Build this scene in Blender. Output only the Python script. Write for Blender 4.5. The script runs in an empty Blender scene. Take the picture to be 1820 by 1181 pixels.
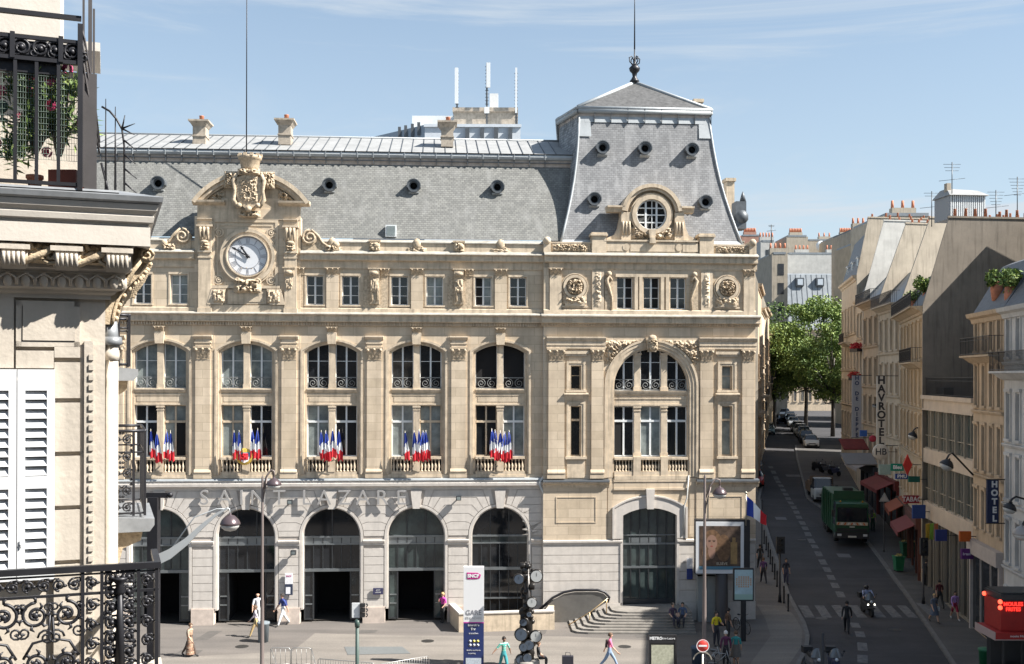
import bpy, bmesh, math, random
from mathutils import Vector, Matrix, noise
R=math.radians; PI=math.pi
sc=bpy.context.scene
# ---------------- camera, world, sun, exposure
FP=1920.0; CX=910.0; YH=669.0; CH=13.6; ROLL=.0024
cam=bpy.data.objects.new('camera',bpy.data.cameras.new('camera')); sc.collection.objects.link(cam)
cam.matrix_world=Matrix.Translation((0,0,CH))@Matrix.Rotation(PI/2,4,'X')@Matrix.Rotation(ROLL,4,'Z')
cam.data.lens=36*FP/1820; cam.data.sensor_width=36; cam.data.sensor_fit='HORIZONTAL'
cam.data.shift_y=(YH-590.5)/1820; cam.data.clip_end=3000; cam.data.clip_start=.5
sc.camera=cam
SUN_EL=R(45); SUN_AZ=R(15)          # azimuth: degrees toward the viewer from +X
w=bpy.data.worlds.new('World'); sc.world=w; w.use_nodes=True
nt=w.node_tree; N=nt.nodes; L=nt.links; N.clear()
out=N.new('ShaderNodeOutputWorld'); bg=N.new('ShaderNodeBackground'); L.new(bg.outputs[0],out.inputs[0])
sky=N.new('ShaderNodeTexSky'); sky.sky_type='NISHITA'; sky.sun_disc=False
sky.sun_elevation=SUN_EL; sky.sun_rotation=R(90)+SUN_AZ; sky.air_density=1.0; sky.dust_density=.6; sky.ozone_density=1.5
bg.inputs['Strength'].default_value=.058
tc=N.new('ShaderNodeTexCoord')
def cloud(scale,loc,lo,hi,det=8,rot=0):
    mp=N.new('ShaderNodeMapping'); mp.inputs['Scale'].default_value=scale; mp.inputs['Location'].default_value=loc
    mp.inputs['Rotation'].default_value=(0,rot,0)
    nz=N.new('ShaderNodeTexNoise'); nz.inputs['Detail'].default_value=det; nz.inputs['Roughness'].default_value=.6
    nz.inputs['Scale'].default_value=1; nz.inputs['Distortion'].default_value=.5
    L.new(tc.outputs['Generated'],mp.inputs[0]); L.new(mp.outputs[0],nz.inputs['Vector'])
    mr=N.new('ShaderNodeMapRange'); mr.inputs[1].default_value=lo; mr.inputs[2].default_value=hi
    mr.interpolation_type='SMOOTHSTEP'; L.new(nz.outputs['Fac'],mr.inputs[0]); return mr.outputs[0]
c1=cloud((2.2,2.6,19),(4.3,0,1.6),.515,.76,9,.07); c2=cloud((5,5,11),(4.7,2,3.1),.56,.74,9)
sep=N.new('ShaderNodeSeparateXYZ'); L.new(tc.outputs['Generated'],sep.inputs[0])
lowr=N.new('ShaderNodeMapRange'); lowr.inputs[1].default_value=.30; lowr.inputs[2].default_value=.02; L.new(sep.outputs['Z'],lowr.inputs[0])
m2=N.new('ShaderNodeMath'); m2.operation='MULTIPLY'; L.new(c2,m2.inputs[0]); L.new(lowr.outputs[0],m2.inputs[1])
mx=N.new('ShaderNodeMath'); mx.operation='MAXIMUM'; L.new(c1,mx.inputs[0]); L.new(m2.outputs[0],mx.inputs[1])
ml=N.new('ShaderNodeMath'); ml.operation='MULTIPLY'; ml.inputs[1].default_value=.55; L.new(mx.outputs[0],ml.inputs[0])
hz=N.new('ShaderNodeMapRange'); hz.inputs[1].default_value=.34; hz.inputs[2].default_value=-.02; hz.inputs[3].default_value=.30; hz.inputs[4].default_value=.80
L.new(sep.outputs['Z'],hz.inputs[0])
mx2=N.new('ShaderNodeMath'); mx2.operation='ADD'; mx2.use_clamp=True; L.new(ml.outputs[0],mx2.inputs[0]); L.new(hz.outputs[0],mx2.inputs[1])
mixc=N.new('ShaderNodeMix'); mixc.data_type='RGBA'
tint=N.new('ShaderNodeMix'); tint.data_type='RGBA'; tint.blend_type='MULTIPLY'; tint.inputs['Factor'].default_value=1; L.new(sky.outputs[0],tint.inputs['A']); tint.inputs['B'].default_value=(.97,1.1,1.1,1)
L.new(mx2.outputs[0],mixc.inputs['Factor']); L.new(tint.outputs['Result'],mixc.inputs['A']); mixc.inputs['B'].default_value=(4.45,4.95,5.45,1)
L.new(mixc.outputs['Result'],bg.inputs[0])
sl=bpy.data.lights.new('sun','SUN'); sl.energy=5.0; sl.angle=R(.5); sl.color=(1,.955,.89)
so=bpy.data.objects.new('sun',sl); sc.collection.objects.link(so)
SD=Vector((-math.cos(SUN_AZ)*math.cos(SUN_EL),math.sin(SUN_AZ)*math.cos(SUN_EL),-math.sin(SUN_EL)))
so.rotation_euler=SD.to_track_quat('-Z','Y').to_euler(); so.location=(60,-20,80)
sc.view_settings.view_transform='Standard'; sc.view_settings.look='None'; sc.view_settings.gamma=1
sc.view_settings.exposure=1.42
sc.render.engine='CYCLES'
try: sc.cycles.max_bounces=6; sc.cycles.diffuse_bounces=3; sc.cycles.glossy_bounces=3; sc.cycles.transmission_bounces=4
except Exception: pass
# ---------------- pixel helpers (photograph pixels)
def ray(px,py):
    dx=px-CX; dy=YH-py
    return Vector(((dx-ROLL*dy)/FP,1.0,(dy+ROLL*dx)/FP))
CAM=Vector((0,0,CH))
def P(px,py,d): return CAM+ray(px,py)*d
GP=[(-100,0),(63,0),(72,.35),(84,1.2),(100,2.4),(120,4.6),(135,5.8),(180,7),(300,8.5),(1500,9)]
def gz(Y):
    for (a,za),(b,zb) in zip(GP,GP[1:]):
        if Y<=b: return za+(zb-za)*max(0,(Y-a))/(b-a)
    return GP[-1][1]
def G(px,py,dz=0):      # ground point under a pixel
    r=ray(px,py); d=20.0
    while d<400:
        if CH+r.z*d<=gz(d)+dz: break
        d+=.05
    return Vector((r.x*d,d,gz(d)+dz))
# ---------------- mesh builder
class MB:
    def __init__(s): s.v=[]; s.f=[]; s.m=[]; s.s=[]
    def add(s,vs,fs,m=0,sm=False):
        o=len(s.v); s.v+=[tuple(v) for v in vs]
        for f in fs: s.f.append([o+i for i in f]); s.m.append(m); s.s.append(sm)
    def box(s,x0,x1,y0,y1,z0,z1,m=0):
        if x0>x1:x0,x1=x1,x0
        if y0>y1:y0,y1=y1,y0
        if z0>z1:z0,z1=z1,z0
        s.add([(x0,y0,z0),(x1,y0,z0),(x1,y1,z0),(x0,y1,z0),(x0,y0,z1),(x1,y0,z1),(x1,y1,z1),(x0,y1,z1)],
              [(0,3,2,1),(4,5,6,7),(0,1,5,4),(1,2,6,5),(2,3,7,6),(3,0,4,7)],m)
    def hexa(s,b,t,m=0):    # 4 bottom + 4 top points
        s.add(list(b)+list(t),[(3,2,1,0),(4,5,6,7),(0,1,5,4),(1,2,6,5),(2,3,7,6),(3,0,4,7)],m)
    def prism(s,poly,y0,y1,m=0,caps=3):   # polygon in x,z extruded along y
        n=len(poly)
        a=sum(poly[i][0]*poly[(i+1)%n][1]-poly[(i+1)%n][0]*poly[i][1] for i in range(n))
        if a<0: poly=poly[::-1]
        vs=[(x,y0,z) for x,z in poly]+[(x,y1,z) for x,z in poly]
        fs=[[(i+1)%n,i,n+i,n+(i+1)%n] for i in range(n)]
        if caps&1: fs.append(list(range(n)))
        if caps&2: fs.append([2*n-1-i for i in range(n)])
        s.add(vs,fs,m)
    def prismx(s,prof,x0,x1,m=0):         # profile in (y,z) extruded along x
        n=len(prof)
        vs=[(x0,y,z) for y,z in prof]+[(x1,y,z) for y,z in prof]
        fs=[[i,(i+1)%n,n+(i+1)%n,n+i] for i in range(n)]+[[n-1-i for i in range(n)],[n+i for i in range(n)]]
        s.add(vs,fs,m)
    def ring(s,cx,cz,r0,r1,a0,a1,y0,y1,m=0,seg=24,ez=1.0):
        vs=[];
        for i in range(seg+1):
            a=a0+(a1-a0)*i/seg; c,q=math.cos(a),math.sin(a)*ez
            vs+=[(cx+r0*c,y0,cz+r0*q),(cx+r1*c,y0,cz+r1*q),(cx+r1*c,y1,cz+r1*q),(cx+r0*c,y1,cz+r0*q)]
        fs=[]
        for i in range(seg):
            k=4*i; 
            for j in range(4): fs.append([k+j,k+(j+1)%4,k+4+(j+1)%4,k+4+j])
        fs+=[[3,2,1,0],[4*seg,4*seg+1,4*seg+2,4*seg+3]]
        s.add(vs,fs,m)
    def tube(s,pts,r,seg=6,m=0,sm=True,flat=1.0):
        pts=[Vector(p) for p in pts]; n=len(pts)
        if n<2: return
        rr=r if isinstance(r,(list,tuple)) else [r]*n
        vs=[]; up=None
        for i,p in enumerate(pts):
            t=(pts[min(i+1,n-1)]-pts[max(i-1,0)])
            t=t.normalized() if t.length>1e-9 else Vector((0,0,1))
            if up is None:
                up=Vector((0,0,1)) if abs(t.z)<.9 else Vector((0,1,0))
            u=t.cross(up); 
            if u.length<1e-6: u=t.cross(Vector((1,0,0)))
            u.normalize(); up=u.cross(t).normalized()
            for k in range(seg):
                a=2*PI*k/seg; vs.append(p+u*math.cos(a)*rr[i]+up*math.sin(a)*rr[i]*flat)
        fs=[[i*seg+k,i*seg+(k+1)%seg,(i+1)*seg+(k+1)%seg,(i+1)*seg+k] for i in range(n-1) for k in range(seg)]
        fs+=[[seg-1-k for k in range(seg)],[(n-1)*seg+k for k in range(seg)]]
        s.add(vs,fs,m,sm)
    def lathe(s,prof,c=(0,0,0),seg=12,m=0,axis='z',sm=True):
        vs=[]; c=Vector(c); n=len(prof)
        for r,z in prof:
            for k in range(seg):
                a=2*PI*k/seg; x,y=r*math.cos(a),r*math.sin(a)
                vs.append(c+(Vector((x,y,z)) if axis=='z' else Vector((x,-z,y)) if axis=='y' else Vector((z,x,y))))
        fs=[[i*seg+k,i*seg+(k+1)%seg,(i+1)*seg+(k+1)%seg,(i+1)*seg+k] for i in range(n-1) for k in range(seg)]
        if prof[0][0]>1e-5: fs.append([seg-1-k for k in range(seg)])
        if prof[-1][0]>1e-5: fs.append([(n-1)*seg+k for k in range(seg)])
        s.add(vs,fs,m,sm)
    def ball(s,c,r,seg=8,m=0,sx=1,sy=1,sz=1):
        vs=[];rings=max(4,seg//2+1)
        for i in range(rings+1):
            b=PI*i/rings
            for k in range(seg):
                a=2*PI*k/seg; vs.append((c[0]+r*sx*math.sin(b)*math.cos(a),c[1]+r*sy*math.sin(b)*math.sin(a),c[2]-r*sz*math.cos(b)))
        fs=[[i*seg+k,i*seg+(k+1)%seg,(i+1)*seg+(k+1)%seg,(i+1)*seg+k] for i in range(rings) for k in range(seg)]
        s.add(vs,fs,m,True)
    def relief(s,x0,x1,z0,z1,y,amp,seed=0,n=12,nz=None,mask=None,m=0,fq=3.0):
        nx=n; nz=nz or n; vs=[]
        W=x1-x0; Hh=z1-z0
        for j in range(nz+1):
            for i in range(nx+1):
                u,v=i/nx,j/nz; x=x0+W*u; z=z0+Hh*v
                q=Vector((x*fq/max(W,Hh)*2,z*fq/max(W,Hh)*2,seed*7.3))
                a=noise.noise(q); b=noise.noise(q*2.1+Vector((5,1,0)))
                h=max(0,.45+1.1*(1-abs(a)*3)*.5+b*.9)
                e=min(1,6*u,6*(1-u),6*v,6*(1-v)); h*=max(0,e)
                if mask: h*=mask(x,z)
                vs.append((x,y-amp*h,z))
        fs=[[j*(nx+1)+i,j*(nx+1)+i+1,(j+1)*(nx+1)+i+1,(j+1)*(nx+1)+i] for j in range(nz) for i in range(nx)]
        if mask: fs=[f for f in fs if any(mask(vs[q][0],vs[q][2])>0 for q in f)]
        s.add(vs,fs,m,False)
    def build(s,name,mats,parent=None,loc=None,col=None):
        me=bpy.data.meshes.new(name); me.from_pydata(s.v,[],s.f)
        if not isinstance(mats,(list,tuple)): mats=[mats]
        for mm in mats: me.materials.append(mm)
        me.polygons.foreach_set('material_index',[min(i,len(mats)-1) for i in s.m])
        me.polygons.foreach_set('use_smooth',s.s); me.update()
        o=bpy.data.objects.new(name,me); sc.collection.objects.link(o)
        if parent: o.parent=parent
        if loc is not None: o.location=loc
        return o
def tag(o,label=None,cat=None,group=None,kind=None):
    if label: o['label']=label
    if cat: o['category']=cat
    if group: o['group']=group
    if kind: o['kind']=kind
    return o
def empty(name,loc=(0,0,0),rz=0,label=None,cat=None,group=None):
    o=bpy.data.objects.new(name,None); sc.collection.objects.link(o); o.location=loc; o.rotation_euler=(0,0,rz)
    o.empty_display_size=.3
    return tag(o,label,cat,group)
KIDS={}
def copy_tree(o,parent=None):
    c=o.copy(); sc.collection.objects.link(c); c.parent=parent
    for ch in list(o.children): copy_tree(ch,c)
    return c
# ---------------- materials
def col4(c): return (c[0],c[1],c[2],1)
def M(name,c,rough=.7,metal=0,var=.0,vs=3.0,bump=0,bs=30,spec=.5,emit=None,es=1,alpha=None,streak=0,c2=None):
    m=bpy.data.materials.new(name); m.use_nodes=True; n=m.node_tree.nodes; l=m.node_tree.links
    b=n['Principled BSDF']; b.inputs['Base Color'].default_value=col4(c); b.inputs['Roughness'].default_value=rough
    b.inputs['Metallic'].default_value=metal; b.inputs['Specular IOR Level'].default_value=spec
    t=n.new('ShaderNodeTexCoord')
    if var or c2 or streak:
        nz=n.new('ShaderNodeTexNoise'); nz.inputs['Scale'].default_value=vs; nz.inputs['Detail'].default_value=7; nz.inputs['Roughness'].default_value=.65
        l.new(t.outputs['Object'],nz.inputs['Vector'])
        mr=n.new('ShaderNodeMapRange'); mr.inputs[1].default_value=.32; mr.inputs[2].default_value=.68; l.new(nz.outputs['Fac'],mr.inputs[0])
        mix=n.new('ShaderNodeMix'); mix.data_type='RGBA'; l.new(mr.outputs[0],mix.inputs['Factor'])
        mix.inputs['A'].default_value=col4(c2 if c2 else [x*(1-var) for x in c]); mix.inputs['B'].default_value=col4([min(1,x*(1+var)) for x in c])
        o=mix.outputs['Result']
        if streak:
            mp=n.new('ShaderNodeMapping'); mp.inputs['Scale'].default_value=(5,5,.45); l.new(t.outputs['Object'],mp.inputs[0])
            n2=n.new('ShaderNodeTexNoise'); n2.inputs['Scale'].default_value=1; n2.inputs['Detail'].default_value=6; l.new(mp.outputs[0],n2.inputs['Vector'])
            r2=n.new('ShaderNodeMapRange'); r2.inputs[1].default_value=.5; r2.inputs[2].default_value=.75; r2.inputs[3].default_value=1; r2.inputs[4].default_value=1-streak; l.new(n2.outputs['Fac'],r2.inputs[0])
            mm=n.new('ShaderNodeMix'); mm.data_type='RGBA'; mm.blend_type='MULTIPLY'; mm.inputs['Factor'].default_value=1
            l.new(o,mm.inputs['A']); l.new(r2.outputs[0],mm.inputs['B']); o=mm.outputs['Result']
        l.new(o,b.inputs['Base Color'])
    if bump:
        n3=n.new('ShaderNodeTexNoise'); n3.inputs['Scale'].default_value=bs; n3.inputs['Detail'].default_value=4; l.new(t.outputs['Object'],n3.inputs['Vector'])
        bp=n.new('ShaderNodeBump'); bp.inputs['Strength'].default_value=bump; bp.inputs['Distance'].default_value=.02
        l.new(n3.outputs['Fac'],bp.inputs['Height']); l.new(bp.outputs[0],b.inputs['Normal'])
    if emit: b.inputs['Emission Color'].default_value=col4(emit); b.inputs['Emission Strength'].default_value=es
    if alpha is not None: b.inputs['Alpha'].default_value=alpha
    return m
def brickmat(name,c,c2,mortar,bw,bh,ms,rough=.8,swap='xz',var=.2,vs=1.2,bump=.3,off=.5,streak=.0,scx=1.0,metal=0,stain=None):
    m=bpy.data.materials.new(name); m.use_nodes=True; n=m.node_tree.nodes; l=m.node_tree.links
    b=n['Principled BSDF']; b.inputs['Roughness'].default_value=rough; b.inputs['Metallic'].default_value=metal; b.inputs['Specular IOR Level'].default_value=.3
    t=n.new('ShaderNodeTexCoord'); sp=n.new('ShaderNodeSeparateXYZ'); l.new(t.outputs['Object'],sp.inputs[0])
    cb=n.new('ShaderNodeCombineXYZ')
    a,bb={'xz':('X','Z'),'yz':('Y','Z'),'xy':('X','Y')}[swap]
    l.new(sp.outputs[a],cb.inputs[0]); l.new(sp.outputs[bb],cb.inputs[1])
    br=n.new('ShaderNodeTexBrick'); l.new(cb.outputs[0],br.inputs['Vector'])
    br.inputs['Color1'].default_value=col4(c); br.inputs['Color2'].default_value=col4(c2); br.inputs['Mortar'].default_value=col4(mortar)
    br.inputs['Scale'].default_value=1; br.inputs['Brick Width'].default_value=bw; br.inputs['Row Height'].default_value=bh; br.inputs['Mortar Size'].default_value=ms
    br.inputs['Mortar Smooth'].default_value=.3; br.offset=off
    nz=n.new('ShaderNodeTexNoise'); nz.inputs['Scale'].default_value=vs; nz.inputs['Detail'].default_value=8; nz.inputs['Roughness'].default_value=.7; l.new(t.outputs['Object'],nz.inputs['Vector'])
    mr=n.new('ShaderNodeMapRange'); mr.inputs[1].default_value=.3; mr.inputs[2].default_value=.7; mr.inputs[3].default_value=1-var; mr.inputs[4].default_value=1+var*.6; l.new(nz.outputs['Fac'],mr.inputs[0])
    mm=n.new('ShaderNodeMix'); mm.data_type='RGBA'; mm.blend_type='MULTIPLY'; mm.inputs['Factor'].default_value=1
    l.new(br.outputs['Color'],mm.inputs['A']); l.new(mr.outputs[0],mm.inputs['B']); o=mm.outputs['Result']
    if streak:
        mp=n.new('ShaderNodeMapping'); mp.inputs['Scale'].default_value=(2.2,2.2,.16); l.new(t.outputs['Object'],mp.inputs[0])
        n2=n.new('ShaderNodeTexNoise'); n2.inputs['Scale'].default_value=1; n2.inputs['Detail'].default_value=7; l.new(mp.outputs[0],n2.inputs['Vector'])
        r2=n.new('ShaderNodeMapRange'); r2.inputs[1].default_value=.5; r2.inputs[2].default_value=.72; r2.inputs[3].default_value=0; r2.inputs[4].default_value=streak; l.new(n2.outputs['Fac'],r2.inputs[0])
        m3=n.new('ShaderNodeMix'); m3.data_type='RGBA'; l.new(r2.outputs[0],m3.inputs['Factor']); l.new(o,m3.inputs['A']); m3.inputs['B'].default_value=col4(stain or (.1,.09,.08)); o=m3.outputs['Result']
    l.new(o,b.inputs['Base Color'])
    if bump:
        bp=n.new('ShaderNodeBump'); bp.inputs['Strength'].default_value=bump; bp.inputs['Distance'].default_value=.02; bp.invert=True
        l.new(br.outputs['Fac'],bp.inputs['Height']); l.new(bp.outputs[0],b.inputs['Normal'])
    return m
stoneY=brickmat('warm_limestone',(.49,.40,.29),(.60,.495,.37),(.38,.31,.225),1.25,.48,.012,var=.20,vs=.9,bump=.25,streak=.38,stain=(.30,.235,.17))
stoneT=M('limestone_trim',(.53,.435,.32),.85,var=.2,vs=2.2,bump=.3,bs=25,streak=.38)
stoneO=M('carved_limestone',(.43,.345,.245),.9,var=.38,vs=9,bump=.5,bs=40)
stoneW=M('pale_limestone_blocks',(.53,.49,.445),.85,var=.09,vs=2.5,bump=.2,bs=25,streak=.12)
stoneWb=M('pale_limestone_backing',(.42,.38,.34),.9,var=.1)
plinthM=M('pinkish_base_stone',(.52,.44,.38),.8,var=.16,vs=3,bump=.2)
slate=brickmat('grey_roof_slates',(.212,.212,.198),(.148,.149,.142),(.105,.105,.10),.21,.12,.012,rough=.75,var=.14,vs=1.5,bump=.5,streak=.4,stain=(.27,.27,.26))
slateT=brickmat('pale_tower_slates',(.242,.244,.248),(.178,.18,.184),(.125,.127,.13),.24,.13,.012,rough=.7,var=.12,vs=1.5,bump=.5,streak=.6,stain=(.36,.36,.36))
zinc=M('zinc_sheet',(.33,.35,.36),.55,metal=.15,var=.12,vs=1.5,bump=.1,bs=6)
zincW=M('weathered_zinc',(.28,.282,.278),.6,metal=.1,var=.14,vs=1.2,streak=.15)
ledgeM=M('ledge_capping',(.32,.30,.26),.75,var=.25,vs=2,streak=.25)
zincD=M('dark_lead',(.10,.11,.12),.5,metal=.3,var=.2,vs=3)
whiteP=M('white_painted_wood',(.66,.68,.68),.5,var=.08,vs=4)
greyP=M('grey_painted_metal',(.24,.25,.26),.45,metal=.2,var=.1)
glassD=M('dark_window_glass',(.012,.014,.017),.06,spec=.6,var=.5,vs=.8)
glassC=M('curtained_window_glass',(.19,.215,.21),.12,spec=.6,var=.35,vs=1.6,c2=(.10,.12,.125))
glassG=M('green_shop_glass',(.045,.06,.058),.07,spec=.6,var=.5,vs=.6,c2=(.015,.02,.022))
steelD=M('dark_steel_frame',(.055,.06,.065),.4,metal=.5,var=.1)
steelL=M('brushed_steel_band',(.22,.24,.25),.35,metal=.6,var=.1)
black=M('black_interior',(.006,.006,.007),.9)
ironM=M('wrought_iron',(.022,.022,.026),.45,metal=.3,spec=.5,var=.2)
ironW=M('grey_painted_iron',(.22,.225,.22),.5)
terra=M('terracotta',(.42,.16,.09),.8,var=.25,vs=6)
# ================= railway station
TH=R(3.9)
ST=empty('railway_station',(0,60,0),TH,'long beige stone station hall with five glazed arches, round clock gable and slate mansard tower','railway station')
MI=(Matrix.Translation((0,60,0))@Matrix.Rotation(TH,4,'Z')); MII=MI.inverted(); CL=MII@CAM
def S(px,py,n=0):
    d=MII.to_3x3()@ray(px,py); k=(-n-CL.y)/d.y; p=CL+d*k; return p.x,p.z
def T(px,n=0,y=620): return S(px,y,n)[0]
def Zm(y,n=0,x=700): return S(x,y,n)[1]
def Zp(y,n=.25): return S(1155,y,n)[1]
def segarc(cx,w,zs,zc,n=16):
    h=zc-zs; r=(w*w+h*h)/(2*h); a=math.asin(min(1,w/r)) if h<w else PI/2
    if h>=w*.999: return [(cx-w*math.cos(PI*i/n),zs+h*math.sin(PI*i/n)) for i in range(n+1)]
    return [(cx+r*math.sin(-a+2*a*i/n),zc-r+r*math.cos(-a+2*a*i/n)) for i in range(n+1)]
def capital(mb,x,hw,z0,z1,n,seed=0,m=0,y0=0):
    # bell with leaf rows, volutes and abacus
    h=z1-z0
    mb.box(x-hw*.98,x+hw*.98,-n-.005,y0,z0,z0+h*.07,m)
    mb.hexa([(x-hw*.85,-n,z0+h*.07),(x+hw*.85,-n,z0+h*.07),(x+hw*.85,y0,z0+h*.07),(x-hw*.85,y0,z0+h*.07)],
            [(x-hw*1.05,-n-.06,z1-h*.14),(x+hw*1.05,-n-.06,z1-h*.14),(x+hw*1.05,y0,z1-h*.14),(x-hw*1.05,y0,z1-h*.14)],m)
    for row,(zz,k,hh) in enumerate(((z0+h*.08,4,.36),(z0+h*.36,3,.36))):
        for i in range(k):
            xx=x-hw*.95+hw*1.9*(i+.5)/k; w_=hw*.95/k
            mb.add([(xx-w_,-n-.02,zz),(xx+w_,-n-.02,zz),(xx+w_*.9,-n-.07,zz+h*hh*.7),(xx-w_*.9,-n-.07,zz+h*hh*.7),(xx,-n-.13,zz+h*hh*.95),(xx,-n-.05,zz+h*hh*.3)],
                   [(0,5,3),(5,1,2),(3,5,4),(5,2,4),(3,4,2)],m)
    for sx in (-1,1): mb.ball((x+sx*hw*.88,-n-.09,z1-h*.24),h*.12,8,m)
    mb.ball((x,-n-.1,z1-h*.2),h*.1,6,m)
    mb.box(x-hw*1.22,x+hw*1.22,-n-.1,y0,z1-h*.13,z1,m)
def baluster_row(mb,x0,x1,z0,z1,y,k,m=0,r=.075):
    h=z1-z0; pr=[(r,0),(r,.08*h),(r*.45,.14*h),(r*.95,.35*h),(r*.8,.5*h),(r*.4,.7*h),(r*.45,.85*h),(r*.9,.9*h),(r*.9,h)]
    for i in range(k): mb.lathe(pr,(x0+(x1-x0)*(i+.5)/k,y,z0),8,m)
def spiral(c,r,turns=1.6,a0=0,sgn=1,n=18,y=0,rin=.18):
    return [(c[0]+sgn*(r*(1-(1-rin)*i/n))*math.cos(a0+2*PI*turns*i/n),y,c[1]+(r*(1-(1-rin)*i/n))*math.sin(a0+2*PI*turns*i/n)) for i in range(n+1)]
CASE=[whiteP]
def window(par,x0,x1,z0,z1,y,pane=glassD,cols=2,rows=(),fw=.06,stile=.10,transom=None,frame=whiteP,guard=0,opened=0,arc=None,barw=.03):
    f=MB()
    zt=z1
    f.box(x0,x0+fw,y,y+.07,z0,z1); f.box(x1-fw,x1,y,y+.07,z0,z1)
    f.box(x0+fw,x1-fw,y,y+.07,z0,z0+fw*1.3); f.box(x0+fw,x1-fw,y,y+.07,z1-fw,z1)
    if transom: f.box(x0+fw,x1-fw,y-.03,y+.068,transom-.06,transom+.06)
    for i in range(1,cols):
        xm=x0+(x1-x0)*i/cols; f.box(xm-stile/2,xm+stile/2,y-.012,y+.066,z0+fw,z1-fw)
    for q in rows: f.box(x0+fw,x1-fw,y+.01,y+.06,q-barw/2,q+barw/2)
    if opened:      # one inward leaf open : dark half
        xa,xb=((x0+fw,(x0+x1)/2-stile/2) if opened<0 else ((x0+x1)/2+stile/2,x1-fw))
    o=f.build('window',frame,par)
    g=MB(); g.add([(x0+fw,y+.045,z0+fw),(x1-fw,y+.045,z0+fw),(x1-fw,y+.045,z1-fw),(x0+fw,y+.045,z1-fw)],[(0,1,2,3)])
    if opened: g.box(xa,xb,y+.02,y+.06,z0+fw*1.4,(transom-.06) if transom else z1-fw,1)
    g.build('pane',[pane,black],o)
    if guard:
        q=MB(); zt=z0+guard; q.box(x0,x1,y-.13,y-.10,zt-.02,zt+.02); q.box(x0,x1,y-.13,y-.1,z0+.04,z0+.07)
        k=1
        for i in range(k):
            xm=x0+(x1-x0)*(i+.5)/k; ww=(x1-x0)/k
            for sg in (-1,1): q.tube(spiral((xm+sg*ww*.24,z0+guard*.5),min(ww*.24,guard*.42),1.7,PI/2,sg,18,y-.115),.016,4)
        q.build('window_guard',ironW,o)
    return o
BP=4.633; TC=[-19.18+BP*i for i in range(-2,5)]
XL=-30.6; XR=T(966,.25)     # main block ends at the corner pavilion
core=MB()
core.box(XL,XR+2,3.2,14,.05,Zm(560)); core.box(XL,XR+2,.5,3.19,Zm(868),Zm(428)); core.build('light_stop_core',black,ST)  # unseen black core added behind the walls to stop light passing through
# ---- ground floor arcade
zImp=Zm(963); zSpr=Zm(953); zTop=Zm(871); Rg=1.53; Rr=1.76
arcw=MB()
for tc in TC:
    arch=segarc(tc,Rr,zSpr,zSpr+Rr,24)
    poly=[(tc-BP/2,0),(tc-BP/2,zTop),(tc+BP/2,zTop),(tc+BP/2,0),(tc+Rr,0)]+arch[::-1]+[(tc-Rr,0)]
    arcw.prism(poly,.0,.55)
if TC[-1]+BP/2<XR+.3: arcw.box(TC[-1]+BP/2,XR+.3,0,.55,0,zTop)
arcw.box(XL,XR+.3,-.02,.55,zTop,Zm(861))
arcw.build('arcade_wall',stoneWb,ST)
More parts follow.
